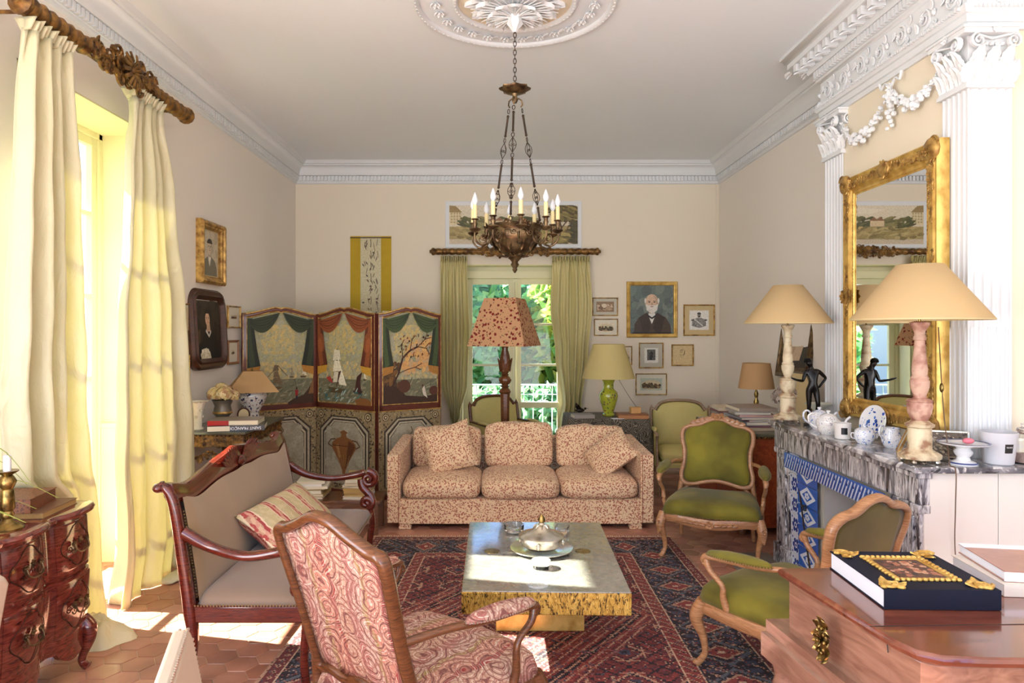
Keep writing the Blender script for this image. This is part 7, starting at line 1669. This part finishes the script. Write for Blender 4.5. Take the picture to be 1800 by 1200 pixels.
T = thing('photo_frame', 'small gilt photo frame leaning back against the near mantel lamp', 'picture frame', (2.04, 3.48, zs), rot=(R(-24), 0, R(-118)))
obj('frame', frame_mb(.14, .20, .014, .010), M_gold, T); mb = MB(); mb.box(-.065, -.004, .005, .065, 0, .195); obj('photograph', mb, M_mountg, T, smooth=0)
mb = MB(); mb.bar([(0, .002, .15), (0, .085, .035)], .03, .003); obj('strut', mb, M_black, T)
T = thing('photo_frame', 'wide silver frame with brown group photograph in front of the fluted pilaster', 'picture frame', (2.19, 3.325, zs), rot=(R(-12), 0, R(-24)))
obj('frame', frame_mb(.19, .135, .010, .008), M_silver, T)
p = Paint(.172, .117, (120, 104, 86)); p.dabs(160, -.48, .05, .48, .95, .035, ((70, 60, 52), (170, 156, 132), (100, 88, 74), (196, 184, 160)), 5); obj('photograph', p, M_paint, T, smooth=0, loc=(0, -.001, .009)); mb = MB(); mb.box(-.09, -.0008, .004, .09, .002, .13); obj('backing', mb, M_black, T, smooth=0)
T = thing('cake_stand', 'white china cake stand with blue rim and pink soap near the mantel end', 'cake stand', (2.165, 3.175, zs))
mb = MB(); mb.lathe([(.058, 0), (.06, .006), (.05, .014), (.03, .022), (.026, .035), (.036, .048), (.04, .06), (.028, .075), (.035, .082), (.075, .088), (.105, .098), (.107, .102), (.08, .098), (0, .094)], seg=36, caps=False, rib=lambda a, z: .012*cos(12*a) if z > .09 else 0); obj('stand', mb, M_white, T)
mb = MB(); mb.lathe([(.1055, .1005), (.108, .103), (.104, .1035), (.097, .1018)], seg=36, caps=False, rib=lambda a, z: .012*cos(12*a)); mb.lathe([(.058, .006), (.061, .008), (.055, .013)], seg=30, caps=False); obj('blue_rim', mb, mat('cobalt_glaze', (70, 84, 140), .2), T)
o = MB(); o.ball((0, 0, .014), (.026, .018, .014), 14, 8); o = obj('soap', o, mat('pink_soap', (226, 120, 136), .4), smooth=180, loc=(2.185, 3.17, zs+.096)); tag(o, 'pink oval soap lying on the white cake stand', 'soap')
T = thing('scented_candle', 'large pale grey candle cup with black label at the right end of the mantel', 'candle', (2.345, 3.20, zs))
M_gc = mat('pale_grey_ceramic', (206, 206, 210), .3, var=.02)
mb = MB(); mb.lathe([(.058, 0), (.062, .004), (.079, .148), (.075, .150), (.060, .02), (0, .018)], seg=36, caps=False); obj('cup', mb, M_gc, T)
mb = MB(); mb.grid(lambda u, v: ((.0705+.0055*(v-.5))*cos(-1.83+u*.52)*1.012, (.0705+.0055*(v-.5))*sin(-1.83+u*.52)*1.012, .058+.042*v), 6, 1); lb = obj('label', mb, M_black, T)
text_mesh('VELVET', .0085, Matrix.Translation((-.0005, -.0735, .085)) @ Matrix.Rotation(PI/2-.1, 4, 'X'), M_pearl, 'label_lettering', T, .0004)
T = thing('glass_jar', 'clear glass jar with stopper cut by the right edge of the photo', 'jar', (2.475, 3.205, zs))
mb = MB(); mb.lathe([(.04, 0), (.046, .01), (.046, .12), (.03, .14), (.028, .15), (.036, .152), (.03, .165), (.012, .17), (.018, .185), (0, .19)], seg=24); obj('jar', mb, M_glass, T); mb = MB(); mb.lathe([(.0, .004), (.042, .006), (.042, .05), (.0, .055)], seg=20); obj('contents', mb, mat('pale_rose_petals', (206, 176, 166), .9, var=.3, scale=120), T)
T = thing('compote_bowl', 'shallow pale footed bowl behind the bronze statuette', 'bowl', (2.17, 4.62, zs))
mb = MB(); mb.lathe([(.04, 0), (.042, .006), (.015, .02), (.014, .07), (.03, .085), (.085, .125), (.088, .132), (.07, .12), (0, .09)], seg=28, caps=False); obj('bowl', mb, mat('pale_celadon', (206, 206, 186), .3), T)
# bronze statuette (one continuous skinned figure)
T = thing('bronze_statuette', 'dark bronze statuette of a nude youth, one hand on hip, on the mantel', 'statuette', (2.06, 4.47, zs), R(-10))
V_ = {'pel': (0, 0, .95), 'bel': (.02, .0, 1.06), 'che': (.0, .0, 1.28), 'nk0': (-.02, 0, 1.44), 'nk': (-.05, -.01, 1.50), 'hd': (-.09, -.03, 1.58), 'hd2': (-.12, -.04, 1.68),
 'sl': (.15, 0, 1.40), 'el': (.36, .06, 1.20), 'wl': (.20, .02, 1.00), 'hl': (.15, -.02, .95), 'sr': (-.17, 0, 1.37), 'er': (-.25, -.05, 1.12), 'wr': (-.44, -.18, 1.16), 'hr': (-.52, -.22, 1.19), 'fr': (-.60, -.26, 1.22),
 'hpl': (.09, 0, .90), 'kl': (.13, -.06, .50), 'al': (.10, .04, .09), 'tl': (.13, -.09, .03), 'hpr': (-.09, 0, .90), 'kr': (-.09, -.02, .49), 'ar': (-.10, .02, .09), 'tr': (-.13, -.12, .03)}
E_ = [('pel', 'bel'), ('bel', 'che'), ('che', 'nk0'), ('nk0', 'nk'), ('nk', 'hd'), ('hd', 'hd2'), ('che', 'sl'), ('sl', 'el'), ('el', 'wl'), ('wl', 'hl'), ('che', 'sr'), ('sr', 'er'), ('er', 'wr'), ('wr', 'hr'), ('hr', 'fr'), ('pel', 'hpl'), ('hpl', 'kl'), ('kl', 'al'), ('al', 'tl'), ('pel', 'hpr'), ('hpr', 'kr'), ('kr', 'ar'), ('ar', 'tr')]
RD = {'pel': (.12, .10), 'bel': (.12, .09), 'che': (.15, .11), 'nk0': (.09, .07), 'nk': (.055, .055), 'hd': (.085, .095), 'hd2': (.075, .085), 'sl': .065, 'sr': .065, 'el': .042, 'er': .042, 'wl': .03, 'wr': .03, 'hl': (.045, .025), 'hr': (.035, .03), 'fr': .012, 'hpl': .10, 'hpr': .10, 'kl': .06, 'kr': .06, 'al': .038, 'ar': .038, 'tl': .035, 'tr': .035}
ks = list(V_); me = bpy.data.meshes.new('bronze_body'); me.from_pydata([V_[k] for k in ks], [(ks.index(a), ks.index(b)) for a, b in E_], []); o = link(me, 'bronze_body'); o.parent = T; o.scale = (.245,)*3; o.location = (0, 0, .018); me.materials.append(mat('black_bronze', (30, 27, 26), .22, .7, var=.2))
q = o.modifiers.new('skin', 'SKIN'); sv = me.skin_vertices[0].data
for i, k in enumerate(ks): r_ = RD[k]; sv[i].radius = r_ if isinstance(r_, tuple) else (r_, r_); sv[i].use_root = (k == 'pel')
q.use_smooth_shade = True; q = o.modifiers.new('sub', 'SUBSURF'); q.levels = 2; q.render_levels = 2
mb = MB()
for k in range(40): a = k*2.39996; z = 1-1.3*(k+.5)/40; s_ = math.sqrt(max(0, 1-z*z)); mb.ball((-.029+.021*s_*cos(a), -.008+.023*s_*sin(a), .018+.4+.020*z+.004), .0055, 6, 4)
obj('curled_hair', mb, bpy.data.materials['black_bronze'], T)
mb = MB(); mb.lathe([(.055, 0), (.056, .012), (.05, .018), (0, .018)], seg=24); obj('round_base', mb, M_black, T)

# ================================================================ floor lamp behind the sofa
t = NT('cherry_print_shade'); obm = t.mix(.03, t.tc.outputs['Object'], t.noise(12, 2, out='Color'))
d = t.n('TexVoronoi', {'Vector': obm, 'Scale': 26.0}).outputs['Distance']; d2 = t.n('TexVoronoi', {'Vector': obm, 'Scale': 40.0}).outputs['Distance']
c = t.mix(t.ramp(d, [(.30, 1.0), (.34, 0.0)]), lin((226, 178, 132)), lin((150, 48, 38))); c = t.mix(t.ramp(d2, [(.20, 1.0), (.24, 0.0)]), c, lin((104, 84, 50)))
t.fin(c, .8); tr = t.n('BsdfTranslucent', {0: c}); mx = t.n('MixShader', {0: .35, 1: t.b.outputs[0], 2: tr.outputs[0]}); t.t.links.new(mx.outputs[0], t.t.nodes['Material Output'].inputs[0]); M_cherry = t.m
T = thing('floor_lamp', 'floor lamp with carved dark post and cherry print pyramid shade behind the sofa', 'lamp', (.072, 6.80, 0), R(-19))
mb = MB(); mb.lathe([(.16, 0), (.165, .02), (.12, .035), (.06, .05), (.045, .08), (.036, .10), (.038, .16), (.046, .90), (.05, .98)], seg=8); obj('fluted_post', mb, M_walnut, T, smooth=20)
mb = MB(); mb.lathe([(.05, .98), (.062, 1.0), (.05, 1.02), (.03, 1.04), (.052, 1.055), (.030, 1.065), (.048, 1.085), (.062, 1.115), (.048, 1.145), (.030, 1.158), (.044, 1.168), (.030, 1.18), (.052, 1.22), (.058, 1.27), (.044, 1.36), (.030, 1.42), (.036, 1.44), (.028, 1.46)], seg=24, rib=lambda a, z: .09*cos(8*a) if 1.08 < z < 1.14 or 1.2 < z < 1.38 else 0)
for k in range(8): a = 2*PI*k/8; mb.leaf((.052*cos(a), .052*sin(a), 1.2), (cos(a)*.1, sin(a)*.1, 1), (cos(a), sin(a), 0), .14, .04, .15, n=4)
obj('carved_vase_turning', mb, M_walnut, T, smooth=60)
mb = MB(); mb.lathe([(.006, 1.45), (.006, 1.93), (.014, 1.94), (0, 1.95)], seg=8); obj('stem', mb, M_brass, T)
mb = MB(); pyramid_shade(mb, .292, .162, 1.455, 1.925); obj('lamp_shade', mb, M_cherry, T, smooth=0)

# ================================================================ draped table with green lamp
t = NT('grey_patterned_shawl'); wv = t.mix(.08, t.tc.outputs['Object'], t.noise(10, 3, out='Color')); d = t.n('TexVoronoi', {'Vector': wv, 'Scale': 15.0}).outputs['Distance']
c = t.ramp(t.math('SINE', t.math('MULTIPLY', d, 40)), [(.35, lin((70, 62, 52))), (.6, lin((150, 140, 118)))]); M_shawl = t.fin(c, .9)
T = thing('draped_table', 'table covered by a grey patterned fringed shawl beside the garden door', 'table', (1.115, 7.10, 0))
mb = MB(); rings = []
base = rrect(-.41, -.30, .41, .30, .05, 5); nB = len(base)
for k in range(9):
    t_ = k/8; z = .722-.40*t_ if k else .724; r_ = []
    for i, (x, y) in enumerate(base):
        f = 1+.10*t_; w_ = .018*t_*sin(i*1.9); r_.append((x*f+w_, y*f+w_*.6, z+.0))
    rings.append(r_)
mb.loft(rings, caps=False); mb.add([(x, y, .724) for x, y in base], [tuple(range(nB))]); obj('shawl', mb, M_shawl, T, smooth=40)
mb = MB(); rn = random.Random(4)
for i in range(nB):
    a = Vector(rings[-1][i]); b = Vector(rings[-1][(i+1) % nB])
    for k in range(max(1, int((b-a).length/.022))): q = a+(b-a)*(k*.022/(b-a).length); mb.bar([q, q+Vector((rn.uniform(-.01, .01), rn.uniform(-.01, .01), -.12))], .007, .004, seg=4)
obj('fringe', mb, mat('grey_fringe', (120, 108, 88), .9), T)['kind'] = 'stuff'
for x in (-.3, .3):
    for y in (-.2, .2): mb = MB(); mb.tube([(x, y, 0), (x, y, .72)], .02); obj('leg', mb, M_walnut, T)
mb = MB(); mb.box(-.38, -.27, .695, .38, .27, .72); obj('tabletop', mb, M_walnut, T)
M_lime = porc_mat('lime_glazed_vase', (168, 172, 52), (70, 96, 60), (120, 70, 70), 20, .22)
T = thing('table_lamp', 'lamp with lime green oriental vase base and cream drum shade', 'lamp', (1.145, 7.06, .7245))
mb = MB(); mb.lathe([(.052, 0), (.062, .008), (.062, .02), (.050, .035), (.060, .07), (.088, .16), (.098, .21), (.088, .25), (.060, .275), (.052, .29), (.052, .34), (.066, .375), (.06, .378), (0, .378)], seg=28); obj('glazed_vase', mb, M_lime, T)
mb = MB(); mb.lathe([(.008, .37), (.008, .74)], seg=8); mb.bar([(-.15, 0, .735), (.15, 0, .735)], .004); obj('stem', mb, M_brass, T)
mb = MB(); mb.lathe([(.272, .392), (.160, .742), (.157, .742), (.268, .392)], seg=48, caps=False); obj('lamp_shade', mb, shade_mat('cream_silk_shade', (230, 214, 150), .4), T, smooth=60)
T = thing('lamp_cord', 'thin dark cord slanting from the cream lamp shade down to the table', 'cord', (0, 0, 0)); mb = MB(); mb.tube(catmull([(1.24, 7.10, 1.13), (1.36, 7.05, .92), (1.49, 7.0, .735), (1.545, 7.0, .66), (1.55, 7.0, .60)], 6), .0022, 5); obj('wire', mb, M_iron, T)
book((.86, 6.93, .7245), .21, .17, .035, CV[6], R(8), 'grey book lying at the left end of the draped table', spine='front')
T = thing('wooden_box', 'wide flat honey wood box on the draped table right of the lime vase', 'box', (1.36, 6.90, .7245), R(-4)); mb = MB(); mb.box(-.15, -.09, 0, .15, .09, .035); obj('box_body', mb, mat('honey_wood', (176, 116, 60), .4, var=.15, scale=8), T, bevel=.003); mb = MB(); mb.box(-.152, -.092, .036, .152, .092, .046); obj('lid', mb, mat('dark_honey_wood', (140, 86, 46), .4), T, bevel=.002)
T = thing('small_box', 'little tan wooden box standing on the wide flat box', 'box', (1.39, 6.91, .7713), R(5)); mb = MB(); mb.box(-.05, -.035, 0, .05, .035, .055); obj('box_body', mb, mat('tan_wood', (206, 156, 92), .5), T, bevel=.003); mb = MB(); mb.box(-.051, -.036, .0555, .051, .036, .062); obj('lid', mb, bpy.data.materials['tan_wood'], T, bevel=.002)
T = thing('white_card', 'small white card lying on the draped table in front of the lime lamp', 'card', (1.20, 6.84, .7245), R(10)); mb = MB(); mb.box(-.06, -.035, 0, .06, .035, .004); obj('card', mb, M_pearl, T, smooth=0)
T = thing('bird_figurines', 'dark metal bird figurine with raised wings at the left end of the draped table', 'figurine', (.86, 7.14, .7245)); mb = MB(); mb.ball((0, 0, .05), (.05, .02, .022), 10, 6); mb.ball((.055, 0, .068), .013, 8, 5); mb.bar([(.065, 0, .07), (.085, 0, .068)], .004)
for s_ in (-1, 1): mb.leaf((-.0, s_*.01, .055), (-.4, s_*.9, .5), (0, 0, 1), .11, .05, .4)
mb.bar([(-.01, 0, .04), (-.01, 0, .001)], .005); mb.lathe([(.03, 0), (.02, .006)], seg=12); obj('bird', mb, M_iron, T, smooth=60)

# ================================================================ cabinet in the right corner with magazines
T = thing('side_cabinet', 'reddish veneered cabinet with carved edge in the right corner', 'cabinet', (2.243, 5.86, 0))
mb = MB(); mb.box(-.36, -.52, .06, .36, .52, .765); obj('body', mb, wood('red_parquet_wood', (120, 44, 22), (166, 78, 40), .3, (4, 4, 4), .4), T, bevel=.004)
mb = MB(); mb.box(-.385, -.545, .775, .39, .545, .80); obj('top', mb, M_dmar, T, bevel=.006)
mb = MB()
for i in range(26): mb.ball((-.372+.744*(i+.5)/26, -.535, .767), (.014, .014, .011), 6, 4)
for i in range(38): mb.ball((-.375, -.535+1.07*(i+.5)/38, .767), (.014, .014, .011), 6, 4)
obj('gadrooned_edge', mb, M_cons, T)
for x in (-.32, .32):
    for y in (-.48, .48): mb = MB(); mb.lathe([(.03, 0), (.038, .03), (.03, .06)], (x, y, 0), 12); obj('foot', mb, M_walnut, T)
for dr_ in (-1, 1):
    mb = MB(); mb.box(-.366, dr_*.255-.24, .10, -.358, dr_*.255+.24, .74); d_ = obj('door', mb, bpy.data.materials['red_parquet_wood'], T, bevel=.003); mb = MB(); mb.ball((-.375, dr_*.04, .42), .012); obj('knob', mb, M_brass, d_)
rn = random.Random(31); MG = [cv('mag_rose', (186, 150, 140)), cv('mag_grey', (170, 164, 156)), cv('mag_sand', (206, 186, 156)), cv('mag_blue', (150, 154, 158)), cv('mag_taupe', (150, 134, 120)), cv('mag_plum', (130, 90, 96))]
nth = ['lowest', 'second', 'third', 'fourth', 'fifth', 'sixth', 'seventh', 'eighth']
for (cx, cy, n_, w_, d_, nm_, hh) in ((2.06, 6.06, 6, .26, .34, 'far', .020), (2.09, 5.65, 8, .30, .36, 'near', .022), (2.42, 5.60, 4, .26, .34, 'inner', .02)):
    z = .8005
    for k in range(n_):
        h_ = hh*rn.uniform(.7, 1.4); book((cx+rn.uniform(-.025, .02), cy+rn.uniform(-.02, .02), z), w_*rn.uniform(.85, 1.05), d_*rn.uniform(.85, 1.05), h_, MG[rn.randrange(6)], R(rn.uniform(-10, 10)), '%s magazine of the %s stack on the red corner cabinet' % (nth[k] if k < n_-1 else 'topmost', nm_), 'magazine', 'magazines stacked on the corner cabinet', rn.choice(('-x', 'front')), cat='magazine', pg=rn.choice((M_paper, M_mount, M_mountg))); z += h_+.0004
T = thing('table_lamp', 'small brass stick lamp with plain tan shade on the corner cabinet', 'lamp', (2.31, 6.10, .8005))
mb = MB(); mb.lathe([(.07, 0), (.072, .01), (.03, .025), (.014, .05), (.012, .12), (.02, .14), (.024, .17), (.012, .20), (.016, .22), (.020, .24), (.010, .27), (.008, .34)], seg=18); obj('brass_base', mb, M_brass, T)
mb = MB(); mb.lathe([(.155, .29), (.118, .515), (.115, .515), (.152, .29)], seg=40, caps=False); obj('lamp_shade', mb, shade_mat('tan_card_shade', (206, 166, 116), .3), T, smooth=60)
T = thing('dried_flower_pot', 'small pot of dusky dried hydrangea beside the far mantel lamp', 'flower pot', (2.215, 5.33, .8005+.0))
T.location.z = .885; T.location.x = 2.42; T.location.y = 5.60
mb = MB(); mb.lathe([(.04, 0), (.05, .09), (.055, .10), (.045, .09), (0, .07)], seg=16); obj('pot', mb, M_mountg, T)
for k, (x, y, z, r) in enumerate(((-.1, 0, .17, .07), (-.0, -.03, .20, .065), (-.05, .04, .22, .06))): mb = MB(); hydrangea(mb, (x, y, z), r, 95, ((150, 132, 120), (176, 158, 146), (120, 100, 92), (196, 180, 166)), k+20); obj('flower_head', mb, M_pet, T, smooth=0)
picture('tan_picture', 'plain tan panel in thin wood frame leaning behind the bronze statuette', 'right', 5.44, .802, .36, .47, FT['dark'], .012, None, .004, M_mountt, dp=.014, tilt=R(0), off=.22)
